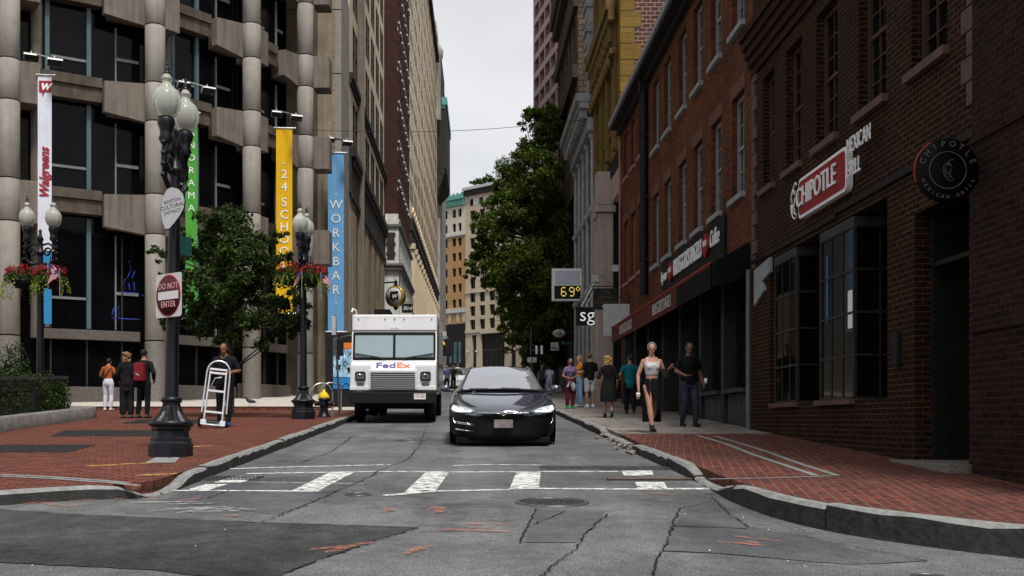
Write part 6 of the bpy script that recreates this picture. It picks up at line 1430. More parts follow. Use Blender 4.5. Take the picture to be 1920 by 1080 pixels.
mb = MB(); mb.text('424195', .07, Mx((0, .575, 2.46)) @ STAND, 0, .002); mb.build('fleet_number', mat('grey_number', (.2, .2, .2), .5), tr)
mb = MB()
for x in (-.95, -.25, .0, .25, .98): mb.ball((x, .618, 2.72), .018, n=8)
mb.build('marker_lamps', m_black, tr)
mb = MB(); mb.tube([(-1.02, .75, 2.86), (-1.02, .72, 2.95), (-1.1, .62, 2.99), (-1.12, .58, 2.9)], .025, 6); mb.build('roof_hook', m_white, tr)
mb = MB()
for s in (-1, 1):
    mb.box(s * 1.125 - .004, s * 1.125 + .004, 1.0, 1.9, .9, 2.6); mb.tube([(s * 1.12, .6, 2.3), (s * 1.4, .5, 2.25), (s * 1.42, .5, 1.9)], .018, 6)
mb.build('side_fittings', m_steeld, tr)
for s in (-1, 1):
    mb = MB(); mb.bbox(s * 1.42 - .09, s * 1.42 + .09, .46, .52, 1.75, 2.2, .02); mb.build('mirror', m_black, tr)
    mb = MB()
    for z in (.78, 1.0, 1.5): mb.bbox(s * 1.13 - .012, s * 1.13 + .012, 1.9, 6.8, z, z + .06, .005)
    mb.build('side_rail', m_chrome, tr)
mb = MB(); mb.box(-.75, .75, .3, 6.6, .42, .7); mb.box(-1.0, 1.0, 2.4, 4.3, .3, .72); mb.box(-.9, .9, 1.05, 1.2, .34, .46); mb.build('chassis', m_rubber, tr)
def wheel(root, x, y, r_, w_, rimm):
    mb = MB(); M = Mx((x, y, r_), 0, R(90))
    mb.lathe([(r_ * .62, -w_ / 2), (r_ * .93, -w_ / 2), (r_, -w_ * .32), (r_, w_ * .32), (r_ * .93, w_ / 2), (r_ * .62, w_ / 2)], 28, 0, M); wh = mb.build('wheel', m_rubber, root)
    mb = MB(); mb.lathe([(.001, -w_ * .3), (r_ * .2, -w_ * .42), (r_ * .55, -w_ * .3), (r_ * .63, -w_ * .45), (r_ * .63, w_ * .45), (r_ * .55, w_ * .3), (r_ * .2, w_ * .42), (.001, w_ * .3)], 20, 0, M)
    for k in range(5): a = 2 * math.pi * k / 5; mb.box(-.02, .02, -w_ * .46, w_ * .46, .05, r_ * .6, M=Mx((x, y, r_), a) @ Matrix.Rotation(R(90), 4, 'Z'))
    mb.build('rim', rimm, wh)
for s in (-1, 1): wheel(tr, s * .95, .98, .38, .24, m_steeld); wheel(tr, s * .98, 5.3, .38, .24, m_steeld); wheel(tr, s * .70, 5.3, .38, .24, m_steeld)

# ------------------------------------------------------------------ saloon car
m_headl = mat('lit_headlamp', (.9, .93, 1.0), .1, var=.25, scale=14, emit=1.6)
m_headg = mat('headlamp_glass', (.30, .32, .36), .1, var=.7, scale=16, emit=.6)
m_fascia = mat('black_bumper_skin', (.004, .004, .005), .45, var=.1, spec=.15)
def make_car(label, loc, paint, group=None, detail=True, glass=None):
    car = thing('saloon_car', label, 'car', loc, 0, group); car.rotation_euler.x = PITCH
    S = [  # y, then (x, z) from sill to centre line
        (0.00, [(.50, .16), (.58, .30), (.60, .47), (.56, .555), (.40, .60), (.20, .615), (0, .62)]),
        (0.06, [(.72, .10), (.79, .30), (.79, .47), (.74, .575), (.52, .625), (.26, .64), (0, .645)]),
        (0.20, [(.86, .09), (.905, .32), (.905, .50), (.86, .63), (.64, .685), (.32, .693), (0, .695)]),
        (0.42, [(.92, .10), (.96, .34), (.955, .55), (.91, .715), (.70, .742), (.36, .75), (0, .752)]),
        (0.80, [(.92, .17), (.978, .36), (.975, .62), (.93, .80), (.76, .822), (.40, .829), (0, .83)]),
        (1.15, [(.92, .17), (.98, .38), (.975, .66), (.93, .86), (.78, .892), (.42, .899), (0, .90)]),
        (1.45, [(.92, .18), (.98, .38), (.975, .69), (.925, .90), (.80, .955), (.42, .963), (0, .965)]),
        (2.0, [(.92, .2), (.978, .4), (.975, .70), (.92, .925), (.80, .95), (.42, .97), (0, .98)]),
        (3.0, [(.92, .2), (.978, .4), (.98, .72), (.92, .935), (.80, .95), (.42, .97), (0, .98)]),
        (3.8, [(.92, .2), (.98, .4), (.985, .75), (.93, .955), (.80, .98), (.42, 1.0), (0, 1.0)]),
        (4.4, [(.90, .22), (.96, .42), (.965, .76), (.90, .98), (.72, 1.06), (.40, 1.08), (0, 1.085)]),
        (4.8, [(.84, .26), (.91, .44), (.91, .74), (.84, .95), (.66, 1.07), (.36, 1.09), (0, 1.095)]),
        (4.95, [(.76, .3), (.82, .46), (.82, .72), (.76, .88), (.6, .98), (.3, 1.0), (0, 1.0)])]
    mb = MB(); rs = []
    for y, pts in S:
        half = [(x, y + (.0 if x else 0), z) for x, z in pts]
        nose = lambda x, y=y: y + (0.16 * (x / .9) ** 2 if y < .5 else 0) if y < .5 else y
        L_ = [Vector((x, nose(x), z)) for x, _, z in half]; rs.append(L_ + [Vector((-p.x, p.y, p.z)) for p in L_[-2::-1]] + [Vector((-.3, nose(.3), pts[0][1])), Vector((.3, nose(.3), pts[0][1]))])
    mb.rings(rs, 0, True)
    for fi_, f in enumerate(mb.f):
        c_ = sum((Vector(mb.v[i]) for i in f), Vector()) / len(f)
        if c_.y < .5 and c_.z < .56: mb.m[fi_] = 1
    b = mb.build('body', [paint, m_fascia if detail else paint], car, fixn=True, uv=False)
    sd = b.modifiers.new('s', 'SUBSURF'); sd.levels = 2; sd.render_levels = 2
    G = [(1.40, .80, .945, .77, .955, .985, .992), (1.65, .85, .945, .725, 1.075, 1.105, 1.115), (1.95, .865, .945, .665, 1.215, 1.245, 1.255), (2.25, .87, .945, .61, 1.33, 1.36, 1.37), (2.45, .87, .945, .585, 1.385, 1.415, 1.422),
         (2.9, .87, .945, .575, 1.41, 1.44, 1.447), (3.5, .86, .955, .56, 1.375, 1.41, 1.417), (4.0, .84, .975, .56, 1.26, 1.29, 1.30), (4.55, .78, 1.02, .58, 1.07, 1.09, 1.095)]
    def ring(q): y, bw, bz, pw, pz, mz, cz = q; return [Vector(v) for v in ((bw, y, bz), (pw, y, pz), (pw * .5, y, mz), (0, y, cz), (-pw * .5, y, mz), (-pw, y, pz), (-bw, y, bz))]
    gr = [ring(q) for q in G]
    def strip(i0, i1, j0, j1, name, m, sub=2):
        mb = MB(); mb.rings([q[j0:j1 + 1] for q in gr[i0:i1 + 1]], 0, True, False, False, closed=False); o = mb.build(name, m, car, uv=False)
        if sub: s_ = o.modifiers.new('s', 'SUBSURF'); s_.levels = sub; s_.render_levels = sub
        return o
    strip(0, 4, 1, 5, 'windscreen', glass or m_glass); strip(4, 6, 1, 5, 'roof', paint); strip(6, 8, 1, 5, 'rear_window', m_glass)
    strip(0, 8, 0, 1, 'side_window', m_glass, 1); strip(0, 8, 5, 6, 'side_window', m_glass, 1)
    mb = MB()
    for j in (1, 5): mb.tube([q[j] for q in gr], .022, 6)
    mb.build('pillars', paint, car)
    mb = MB(); mb.tube([(-.76, 1.37, .965), (-.4, 1.33, .985), (0, 1.31, .992), (.4, 1.33, .985), (.76, 1.37, .965)], .018, 6); mb.tube([(-.25, 1.36, 1.0), (-.6, 1.42, .995)], .012, 4); mb.tube([(.35, 1.35, 1.0), (.0, 1.34, 1.01)], .012, 4); mb.build('wipers', m_black, car)
    for s in (-1, 1):
        pts = [(.90, .46, .715), (.80, .34, .70), (.66, .205, .675), (.54, .125, .635), (.50, .10, .612), (.62, .125, .602), (.78, .205, .605), (.88, .30, .615), (.93, .42, .655)]
        mb = MB(); mb.poly([(s * x, y - .035, z + .01) for x, y, z in (pts if s > 0 else pts[::-1])]); mb.poly([(s * x, y - .0, z - .01) for x, y, z in (pts if s < 0 else pts[::-1])])
        n = len(pts)
        for i in range(n): a, b_ = pts[i], pts[(i + 1) % n]; mb.poly([(s * a[0], a[1] - .035, a[2] + .01), (s * b_[0], b_[1] - .035, b_[2] + .01), (s * b_[0], b_[1] + .03, b_[2] - .02), (s * a[0], a[1] + .03, a[2] - .02)])
        hl = mb.build('headlight', m_headg, car)
        mb = MB(); mb.tube([(s * x, y - .045, z) for x, y, z in ((.57, .10, .618), (.70, .15, .618), (.84, .25, .628), (.90, .36, .66))], [.012, .016, .018, .014], 6); mb.ball((s * .86, .27, .675), .035, .02, .03, n=8); mb.ball((s * .74, .19, .655), .03, .02, .022, n=8); mb.build('lit_strip', m_headl, hl)
        mb = MB(); mb.tube([(s * 1.0, 1.75, .97), (s * .9, 1.72, .95)], .03, 6); mb.ball((s * 1.06, 1.7, 1.0), .11, .06, .07, n=12); mr_ = mb.build('mirror', paint, car)
        if detail:
            mb = MB(); mb.tube([(s * .885, .155, .50), (s * .875, .135, .44), (s * .84, .10, .40)], .010, 5); mb.build('bumper_trim', m_chrome, car)
            if s < 0:
                for z, x0 in ((.41, .83), (.385, .81), (.28, .84)):
                    mb = MB(); mb.tube([(-x0, .115, z + .02), (-x0 + .16, .06, z), (-x0 + .32, .02, z - .012)], [.010 if z > .3 else .018, .008, .004], 5); mb.build('lower_trim', m_chrome, car)
        wheel(car, s * .825, .92, .35, .25, m_steeld); wheel(car, s * .85, 3.88, .35, .25, m_steeld)
        for y in (.92, 3.88):
            mb = MB(); mb.lathe([(.001, 0), (.37, 0), (.37, .012), (.001, .012)], 28, 0, Mx((s * (.955 if y < 1 else .975), y, .36), 0, R(90))); mb.build('wheel_arch', m_rubber, car)
    if detail:
        mb = MB(); mb.tube([(-.44, .045, .592), (-.2, .005, .588), (-.06, -.006, .583), (0, -.01, .545), (.06, -.006, .583), (.2, .005, .588), (.44, .045, .592)], .008, 5); mb.build('chrome_strip', m_chrome, car)
        mb = MB(); mb.tube([(-.055, -.022, .60), (0, -.026, .607), (.055, -.022, .60)], .008, 5); mb.tube([(-.04, -.022, .59), (.04, -.022, .59)], .006, 5); mb.tube([(0, -.024, .592), (0, -.024, .535)], .009, 5); mb.build('emblem', m_chrome, car)
    mb = MB(); mb.bbox(-.165, .165, -.05, -.02, .33, .475, .006); mb.build('number_plate', mat('blurred_plate', (.20, .165, .165), .5, var=.5, scale=8), car)
    mb = MB(); mb.box(-.78, .78, .5, 4.8, .12, .3); mb.bbox(-.84, .84, .16, .5, .05, .16, .02); mb.build('underbody', m_rubber, car)
    return car
m_carblack = mat('black_car_paint', (.03, .04, .06), .05, metal=.10, var=.03, spec=.5, coat=1.0)
m_carblack.node_tree.nodes['Principled BSDF'].inputs['Coat IOR'].default_value = 1.9
m_screen = mat('car_windscreen', (.62, .64, .68), .03, metal=.8, var=.05, spec=1.0, coat=1.0)
m_carwhite = mat('white_car_paint', (.62, .62, .63), .2, var=.04, coat=.8)
m_carsilver = mat('silver_car_paint', (.36, .37, .39), .25, metal=.5, var=.05, coat=.6)
make_car('glossy black saloon car with lit headlights driving down the middle of the street', (.60, 18.8, g(18.8) + .01), m_carblack, glass=m_screen)
make_car('white car queued far up the street behind the black saloon', (-1.15, 76, g(76) + .02), m_carwhite, detail=False)
# ------------------------------------------------------------------ people
def remesh(mb, name, m, vox, parent, smooth=2):
    me = bpy.data.meshes.new('tmp'); me.from_pydata(mb.v, [], mb.f); me.update()
    b = bmesh.new(); b.from_mesh(me); bmesh.ops.remove_doubles(b, verts=b.verts[:], dist=1e-6); bmesh.ops.recalc_face_normals(b, faces=b.faces[:]); b.to_mesh(me); b.free()
    o = bpy.data.objects.new('tmp', me); COL.objects.link(o)
    md = o.modifiers.new('r', 'REMESH'); md.mode = 'VOXEL'; md.voxel_size = vox; md.use_smooth_shade = True
    ms = o.modifiers.new('s', 'SMOOTH'); ms.iterations = smooth; ms.factor = .5
    C.view_layer.update(); me2 = bpy.data.meshes.new_from_object(o.evaluated_get(C.evaluated_depsgraph_get()))
    bpy.data.objects.remove(o); bpy.data.meshes.remove(me)
    me2.name = name; me2.materials.clear(); me2.materials.append(m); me2.polygons.foreach_set('use_smooth', [True] * len(me2.polygons))
    r = bpy.data.objects.new(name, me2); COL.objects.link(r); r.parent = parent; return r
def cap(mb, a, b, ra, rb, n=12, flat=None):
    """tapered round limb from a to b with rounded ends"""
    a, b = Vector(a), Vector(b); d = (b - a); L_ = d.length
    if L_ < 1e-6: return
    d.normalize(); u = d.orthogonal().normalized(); v = d.cross(u); rs = []
    def rg(c, r_): rs.append([c + (u * math.cos(2 * math.pi * k / n) + v * math.sin(2 * math.pi * k / n)) * r_ for k in range(n)])
    if flat != 'both' and flat != 'a':
        for t in (-80, -50, -25): rg(a + d * ra * math.sin(R(t)), ra * math.cos(R(t)))
    for f in (0, .5, 1): rg(a.lerp(b, f), ra + (rb - ra) * f)
    if flat != 'both' and flat != 'b':
        for t in (25, 50, 80): rg(b + d * rb * math.sin(R(t)), rb * math.cos(R(t)))
    mb.rings(rs)
TOR_M = [(.475, .078, .056, 0), (.50, .088, .062, 0), (.54, .086, .060, -.002), (.60, .080, .054, -.004), (.66, .086, .056, -.006), (.73, .100, .062, -.006), (.78, .106, .058, -.002), (.81, .094, .048, .002), (.83, .060, .038, .004), (.845, .036, .034, .004)]
TOR_F = [(.475, .084, .058, 0), (.50, .094, .066, .002), (.54, .090, .062, .002), (.60, .068, .048, -.002), (.64, .066, .048, -.004), (.70, .078, .058, -.010), (.74, .084, .062, -.012), (.78, .088, .050, -.002), (.81, .076, .040, .002), (.83, .048, .032, .004), (.845, .031, .030, .004)]
def torso(mb, tab, z0, z1, inf, H, lean=(0, 0), n=20, xo=0):
    def at(z):
        for p, q in zip(tab, tab[1:]):
            if p[0] <= z <= q[0]:
                f = (z - p[0]) / (q[0] - p[0]); return [p[k] + (q[k] - p[k]) * f for k in (1, 2, 3)]
        return list(tab[0][1:]) if z < tab[0][0] else list(tab[-1][1:])
    rs = []; zs_ = sorted({z0, z1, *[t[0] for t in tab if z0 < t[0] < z1]})
    for z in zs_:
        rx, ry, cy = at(z); k = (z - .5) / .35
        rs.append([Vector(((rx + inf) * math.cos(2 * math.pi * i / n) + lean[0] * k, (ry + inf) * math.sin(2 * math.pi * i / n) + cy + lean[1] * k, z)) * H for i in range(n)])
    mb.rings(rs)
def person(label, x, y, rz, H, pose=None, outfit=None, female=False, vox=.012, h0=.15, skin=(.36, .19, .13), group='people on the pavements', fingers=True, z=None):
    J = dict(hip=.052, knee_l=(.056, -.01, .285), ankle_l=(.056, .012, .045), knee_r=(-.056, -.01, .285), ankle_r=(-.056, .012, .045), elbow_l=(.142, .01, .635), wrist_l=(.150, -.035, .485), elbow_r=(-.142, .01, .635), wrist_r=(-.150, -.035, .485),
             head=(0, -.006, .925), face=0.0, hand_l=None, hand_r=None, lean=(0, 0), toe_l=None, toe_r=None, shw=.106 if not female else .092)
    J.update(pose or {}); O = dict(skin=skin, hair=(.02, .014, .01), hairlen='short', top=(.02, .02, .022), sleeve=.55, top_z=.49, bottom='trousers', bcol=(.03, .035, .05), bz=.06, shoes=(.02, .02, .02), neck=.835); O.update(outfit or {})
    t = thing('person', label, 'person', (x, y, (g(y) + h0) if z is None else z), rz, group)
    tab = TOR_F if female else TOR_M; lx, ly = J['lean']
    key = '_'.join('%.3f' % c for c in O['skin'])
    msk = mat('skin_' + key, O['skin'], .55, var=.12, scale=9)
    def V(p): return Vector(p) * H
    sh = {'l': Vector((J['shw'] + lx * .9, ly * .9 + .004, .785)), 'r': Vector((-J['shw'] + lx * .9, ly * .9 + .004, .785))}; hd = Vector(J['head']) + Vector((lx * 1.2, ly * 1.2, 0))
    fw = .92 if female else 1.0
    mb = MB(); torso(mb, tab, .475, .845, 0, H, J['lean'])
    cap(mb, V((lx, ly, .825)), V(hd - Vector((0, -.006, .04))), .034 * H * fw, .031 * H * fw)
    Mh = Matrix.Translation(V(hd)) @ Matrix.Rotation(J['face'], 4, 'Z')
    mb.ball(V(hd) + Vector((0, 0, .008)) * H, .043 * H, .053 * H, .057 * H, n=18, M=Matrix.Rotation(J['face'], 4, 'Z'))
    def hp(p): return Mh @ (Vector(p) * H)
    cap(mb, hp((0, -.018, -.03)), hp((0, -.030, -.042)), .030 * H, .022 * H)                     # jaw and chin
    cap(mb, hp((0, -.050, .006)), hp((0, -.060, -.010)), .005 * H, .0075 * H, 8)                    # nose
    cap(mb, hp((-.026, -.040, .016)), hp((.026, -.040, .016)), .007 * H, .007 * H, 8)               # brow
    for s in (-1, 1): mb.ball(hp((s * .043, .004, -.002)), .007 * H, .010 * H, .016 * H, n=8)
    for s in 'lr':
        e, w_ = Vector(J['elbow_' + s]), Vector(J['wrist_' + s]); sg = 1 if s == 'l' else -1
        mb.ball(V(sh[s]), .031 * H * fw, n=12); cap(mb, V(sh[s]), V(e), .031 * H * fw, .023 * H * fw); cap(mb, V(e), V(w_), .024 * H * fw, .0155 * H * fw)
        d = (Vector(J['hand_' + s]) if J['hand_' + s] else (w_ - e)).normalized(); side = Vector((0, -1, 0)) if abs(d.y) < .8 else Vector((sg, 0, 0)); side = (side - d * side.dot(d)).normalized(); nrm = d.cross(side)
        pal = w_ + d * .042
        for k in (-1, 0, 1): cap(mb, V(w_ + side * .004 * k), V(pal + side * .012 * k), .0105 * H, .0105 * H, 8)
        if fingers:
            for k, ln in enumerate((.040, .046, .043, .033)):
                b0 = pal + side * (-.016 + .0107 * k) * -1; mid = b0 + d * ln * .55 + nrm * .006 * sg; cap(mb, V(b0), V(mid), .0052 * H, .0050 * H, 6); cap(mb, V(mid), V(mid + (d * .8 - nrm * .5 * -sg).normalized() * ln * .5), .0050 * H, .0042 * H, 6)
            tb = w_ + d * .012 + side * .012; tm = tb + (d * .7 + side * .8).normalized() * .026; cap(mb, V(tb), V(tm), .0072 * H, .006 * H, 6); cap(mb, V(tm), V(tm + d * .02), .006 * H, .005 * H, 6)
        hipv = Vector((sg * J['hip'], 0, .50)); kn, an = Vector(J['knee_' + s]), Vector(J['ankle_' + s])
        cap(mb, V(hipv), V(kn), .050 * H, .031 * H); cap(mb, V(kn), V(kn.lerp(an, .35)), .031 * H, .033 * H); cap(mb, V(kn.lerp(an, .3)), V(an), .033 * H, .020 * H)
        tv = Vector(J['toe_' + s]) if J['toe_' + s] else an + Vector((sg * .008, -.085, -.028)); heel = an + Vector((0, .018, -.024))
        cap(mb, V(heel), V(tv), .020 * H, .015 * H, 8)
    remesh(mb, 'body', msk, vox, t)
    # shoes
    msh = mat('shoe_%.3f_%.3f_%.3f' % O['shoes'], O['shoes'], .5, var=.1)
    for s in 'lr':
        mb = MB(); sg = 1 if s == 'l' else -1; an = Vector(J['ankle_' + s]); tv = Vector(J['toe_' + s]) if J['toe_' + s] else an + Vector((sg * .008, -.085, -.028)); heel = an + Vector((0, .020, -.024))
        cap(mb, V(heel), V(heel.lerp(tv, .5)), .026 * H, .025 * H); cap(mb, V(heel.lerp(tv, .5)), V(tv), .026 * H, .021 * H); cap(mb, V(an + Vector((0, .004, -.012))), V(an + Vector((0, .0, .012))), .026 * H, .025 * H)
        remesh(mb, 'shoe', msh, vox, t, 1)
    # lower clothing
    mbt = mat('lower_%.3f_%.3f_%.3f' % O['bcol'], O['bcol'], .9, var=.3, scale=5, bump=.4, bscale=14, spec=.12)
    if O['bottom'] in ('trousers', 'shorts'):
        mb = MB(); torso(mb, tab, .46, .60 if female else .56, .007, H, J['lean'])
        for s in 'lr':
            sg = 1 if s == 'l' else -1; hipv = Vector((sg * J['hip'], 0, .50)); kn, an = Vector(J['knee_' + s]), Vector(J['ankle_' + s]); loose = .016 if O['bottom'] == 'shorts' else O.get('loose', .008)
            cap(mb, V(hipv), V(kn.lerp(hipv, .15 if O['bottom'] == 'shorts' else 0)), .057 * H, (.032 + loose) * H)
            if O['bottom'] == 'trousers': cap(mb, V(kn), V(kn.lerp(an, .4)), (.032 + loose) * H, (.033 + loose) * H); cap(mb, V(kn.lerp(an, .4)), V(an.lerp(kn, .06)), (.033 + loose) * H, (.022 + loose * 1.3) * H, flat='b')
        remesh(mb, 'shorts' if O['bottom'] == 'shorts' else 'trousers', mbt, vox, t)
    elif O['bottom'] == 'skirt':
        mb = MB(); n = 28; rs = []; zb_ = O['bz']; slit = O.get('slit')
        for k in range(9):
            f = k / 8; z_ = .60 + (zb_ - .60) * f; kx = (J['knee_l'][0] + J['knee_r'][0]) / 2 * min(1, f * 1.5); ky = (J['ankle_l'][1] + J['ankle_r'][1]) / 2 * f
            rx = (.074 + .034 * min(1, f * 3)) * (1 - .10 * f) + O.get('flare', 0) * f; ry = (.055 + .026 * min(1, f * 3)) + .03 * f + O.get('flare', 0) * f
            rs.append([Vector((kx + rx * math.cos(2 * math.pi * i / n) * (1 + .05 * f * math.sin(i * 2.1)), ky + ry * math.sin(2 * math.pi * i / n) * (1 + .06 * f * math.cos(i * 1.7)), z_)) * H for i in range(n)])
        if slit:      # open at the front of one leg: walk the ring from one edge of the slit round to the other
            i0 = slit; rs2 = []
            for k, rg in enumerate(rs):
                if k < 3: rs2.append([rg[(i0 + j) % n] for j in range(n + 1)])
                else:
                    o_ = min(5, (k - 2) * 1.2); rs2.append([rg[int(i0 + o_ + j * (n - o_) / n) % n].lerp(rg[int(i0 + o_ + j * (n - o_) / n + 1) % n], (i0 + o_ + j * (n - o_) / n) % 1) for j in range(n + 1)])
            mb.rings(rs2, 0, True, False, False, closed=False)
        else: mb.rings(rs, 0, True, False, False)
        o = mb.build('skirt', mbt, t, uv=False); sd = o.modifiers.new('t', 'SOLIDIFY'); sd.thickness = .006 * H
        ss = o.modifiers.new('s', 'SUBSURF'); ss.levels = 1; ss.render_levels = 1
    # upper clothing
    mtp = O['topmat'] if 'topmat' in O else mat('upper_%.3f_%.3f_%.3f' % O['top'], O['top'], .9, var=.22, scale=5, bump=.4, bscale=14, spec=.12)
    mb = MB(); torso(mb, tab, O['top_z'], O['neck'], .009 if not female else .006, H, J['lean'])
    if O['sleeve'] > 0:
        for s in 'lr':
            e, w_ = Vector(J['elbow_' + s]), Vector(J['wrist_' + s]); mb.ball(V(sh[s]), .036 * H * fw, n=12)
            sl_ = min(1, O['sleeve']); cap(mb, V(sh[s]), V(sh[s].lerp(e, sl_)), .036 * H * fw, .034 * H * fw, flat='b' if O['sleeve'] < 1 else None)
            if O['sleeve'] > 1: cap(mb, V(e), V(e.lerp(w_, min(1, O['sleeve'] - 1))), .033 * H * fw, .025 * H * fw, flat='b')
    elif O.get('straps'):
        for s in (-1, 1): cap(mb, V((s * .055 + lx * .8, -.045 + ly * .8, .76)), V((s * .058 + lx, .0 + ly, .822)), .012 * H, .011 * H, 8); cap(mb, V((s * .058 + lx, .0 + ly, .822)), V((s * .05 + lx * .8, .04 + ly * .8, .76)), .011 * H, .012 * H, 8)
    if female and O.get('bust', True):
        for s in (-1, 1): mb.ball(V((s * .038 + lx * .6, -.052 + ly * .6, .722)), .036 * H, .026 * H, .034 * H, n=12)
    remesh(mb, O.get('topname', 'shirt'), mtp, vox, t)
    # hair
    if O['hair']:
        mh = mat('hair_%.3f_%.3f_%.3f' % O['hair'], O['hair'], .6, var=.5, scale=14, bump=.5, bscale=60)
        mb = MB(); mb.ball(hp((0, .010, .018)), .048 * H, .055 * H, .053 * H, n=16, M=Matrix.Rotation(J['face'], 4, 'Z'))
        if O['hairlen'] == 'bun': mb.ball(hp((0, .062, .03)), .026 * H, n=10)
        if O['hairlen'] == 'long':
            for k in range(-3, 4):
                a = k * .35; cap(mb, hp((.036 * math.sin(a), .03 * math.cos(a) + .008, .02)), hp((.062 * math.sin(a) + .006 * (k % 2), .048 * math.cos(a) + .012, -.085 - .02 * (k % 2))), .022 * H, .014 * H, 8)
        if O['hairlen'] == 'curly':
            r_ = random.Random(3)
            for k in range(40): a = r_.uniform(-2.0, 2.0); zz_ = r_.uniform(-.09, .05); mb.ball(hp((.055 * math.sin(a), .052 * math.cos(a) + .008, zz_)), .018 * H, n=8)
        remesh(mb, 'hair', mh, vox, t, 1)
    if fingers:
        me_ = mat('eye_dark', (.012, .01, .01), .3, var=.02)
        for s in (-1, 1): mb = MB(); mb.ball(hp((s * .018, -.0505, .004)), .0042 * H, .0025 * H, .0024 * H, n=8); mb.build('eye', me_, t, uv=False)
        mb = MB(); cap(mb, hp((-.013, -.0545, -.031)), hp((.013, -.0545, -.031)), .0030 * H, .0030 * H, 6); mb.build('mouth', mat('lips', (.22, .07, .06), .5), t, uv=False)
    t['_H'] = H
    return t, V, hp, Mh
def px_place(px, py): Y = 2300 / (py - 700); return (px - PX) * Y / FPX, Y
m_patt = mat('patterned_shirt', (.02, .022, .09), .8, var=.9, scale=16, col2=(.16, .10, .20))
# --- right pavement
x, y = px_place(1222, 811)
t, V, hp, Mh = person('person in white crop top and long black slit skirt striding towards the camera', x, y, R(8), 1.76,
    dict(knee_l=(.062, .05, .30), ankle_l=(.055, .17, .10), toe_l=(.06, .12, .025), knee_r=(-.048, -.075, .29), ankle_r=(-.035, -.13, .055), toe_r=(-.038, -.225, .03), elbow_r=(-.150, .02, .63), wrist_r=(-.158, -.02, .485), elbow_l=(.155, .02, .65), wrist_l=(.165, -.105, .70), hand_l=(.15, -.8, .35), face=R(-14)),
    dict(skin=(.42, .22, .16), hair=(.05, .03, .02), hairlen='bun', top=(.50, .48, .50), sleeve=0, straps=True, top_z=.635, neck=.775, topname='crop_top', bottom='skirt', bcol=(.008, .008, .009), bz=.115, slit=19, shoes=(.012, .011, .011)), True, .0085)
mb = MB(); mb.tube([hp((.046 * math.cos(R(a)), .006, .012 + .056 * math.sin(R(a)))) for a in range(0, 190, 15)], .010, 6); mb.build('headband', m_offwhite, t)
def world(t, p): return t.matrix_world @ p if False else (Matrix.Translation(t.location) @ Matrix.Rotation(t.rotation_euler.z, 4, 'Z')) @ p
cpos = world(t, V((-.172, -.055, .40)))
c = thing('paper_cup', 'tan paper cup with white lid held by the woman in the slit skirt', 'cup', cpos - Vector((0, 0, .06)))
mb = MB(); mb.lathe([(.001, 0), (.028, 0), (.039, .10), (.001, .10)], 20); mb.build('cup', mat('tan_card', (.42, .34, .27), .7), c); mb = MB(); mb.lathe([(.041, .1), (.041, .112), (.034, .125), (.001, .125)], 20); mb.build('lid', m_white, c)
bp_ = world(t, V((.135, -.085, .70)))
b = thing('small_handbag', 'small black bag hanging from the arm of the woman in the white top', 'bag', bp_)
mb = MB(); mb.bbox(-.07, .07, -.03, .03, -.17, 0, .015); mb.build('pouch', m_black, b); mb = MB(); mb.tube([(-.05, 0, 0), (-.03, 0, .08), (.03, 0, .08), (.05, 0, 0)], .006, 6); mb.build('strap', m_black, b)
x, y = px_place(1292, 800)
t, V, hp, Mh = person('person in black shirt and faded dark jeans walking in the shade under the awning', x, y, R(14), 1.83,
    dict(elbow_r=(-.158, .02, .655), wrist_r=(-.09, -.10, .595), hand_r=(.8, -.5, .0), elbow_l=(.15, .02, .64), wrist_l=(.14, -.08, .51), knee_r=(-.05, .0, .29), ankle_r=(-.05, .08, .05), knee_l=(.06, -.05, .29), ankle_l=(.06, -.05, .045), face=R(-10)),
    dict(skin=(.16, .075, .045), hair=(.008, .007, .006), top=(.006, .006, .007), sleeve=.75, bcol=(.035, .038, .055), shoes=(.012, .012, .012)), False, .0095)
cc = world(t, V((.165, -.10, .56)))
c = thing('paper_cup', 'white paper cup in the hand of the man in the black shirt under the awning', 'cup', cc)
mb = MB(); mb.lathe([(.001, -.1), (.026, -.1), (.038, .0), (.001, .0)], 18); mb.build('cup', m_white, c); mb = MB(); mb.lathe([(.04, 0), (.04, .012), (.001, .02)], 18); mb.build('lid', m_white, c)
x, y = px_place(1181, 776)
person('person in teal shirt and dark trousers walking away on the right pavement', x, y, R(175), 1.68, dict(knee_l=(.056, -.04, .29), ankle_l=(.05, -.05, .045), knee_r=(-.056, .01, .29), ankle_r=(-.06, .10, .06), elbow_l=(.165, .02, .66), wrist_l=(.15, -.10, .60), elbow_r=(-.16, .02, .66), wrist_r=(-.14, -.10, .56), face=R(25)),
    dict(skin=(.30, .16, .11), hair=(.03, .018, .012), top=(.006, .115, .135), top_z=.44, sleeve=.7, bcol=(.010, .010, .012), shoes=(.012, .012, .012), loose=.014), False, .012)
x, y = px_place(1140, 783)
person('person with long blonde hair in a dark spotted dress walking away on the right pavement', x, y, R(178), 1.63, dict(knee_l=(.05, -.05, .29), ankle_l=(.045, -.04, .045), knee_r=(-.05, .02, .28), ankle_r=(-.05, .13, .075), toe_r=(-.05, .07, .02), elbow_l=(.15, .03, .64), wrist_l=(.165, -.02, .50), elbow_r=(-.145, .02, .64), wrist_r=(-.15, -.06, .52)),
    dict(skin=(.40, .20, .13), hair=(.42, .25, .085), hairlen='curly', top=(.012, .011, .012), sleeve=1.1, topname='dress_bodice', bottom='skirt', bcol=(.010, .010, .011), bz=.255, flare=.028, shoes=(.012, .011, .011)), True, .012)
x, y = px_place(1106, 765)
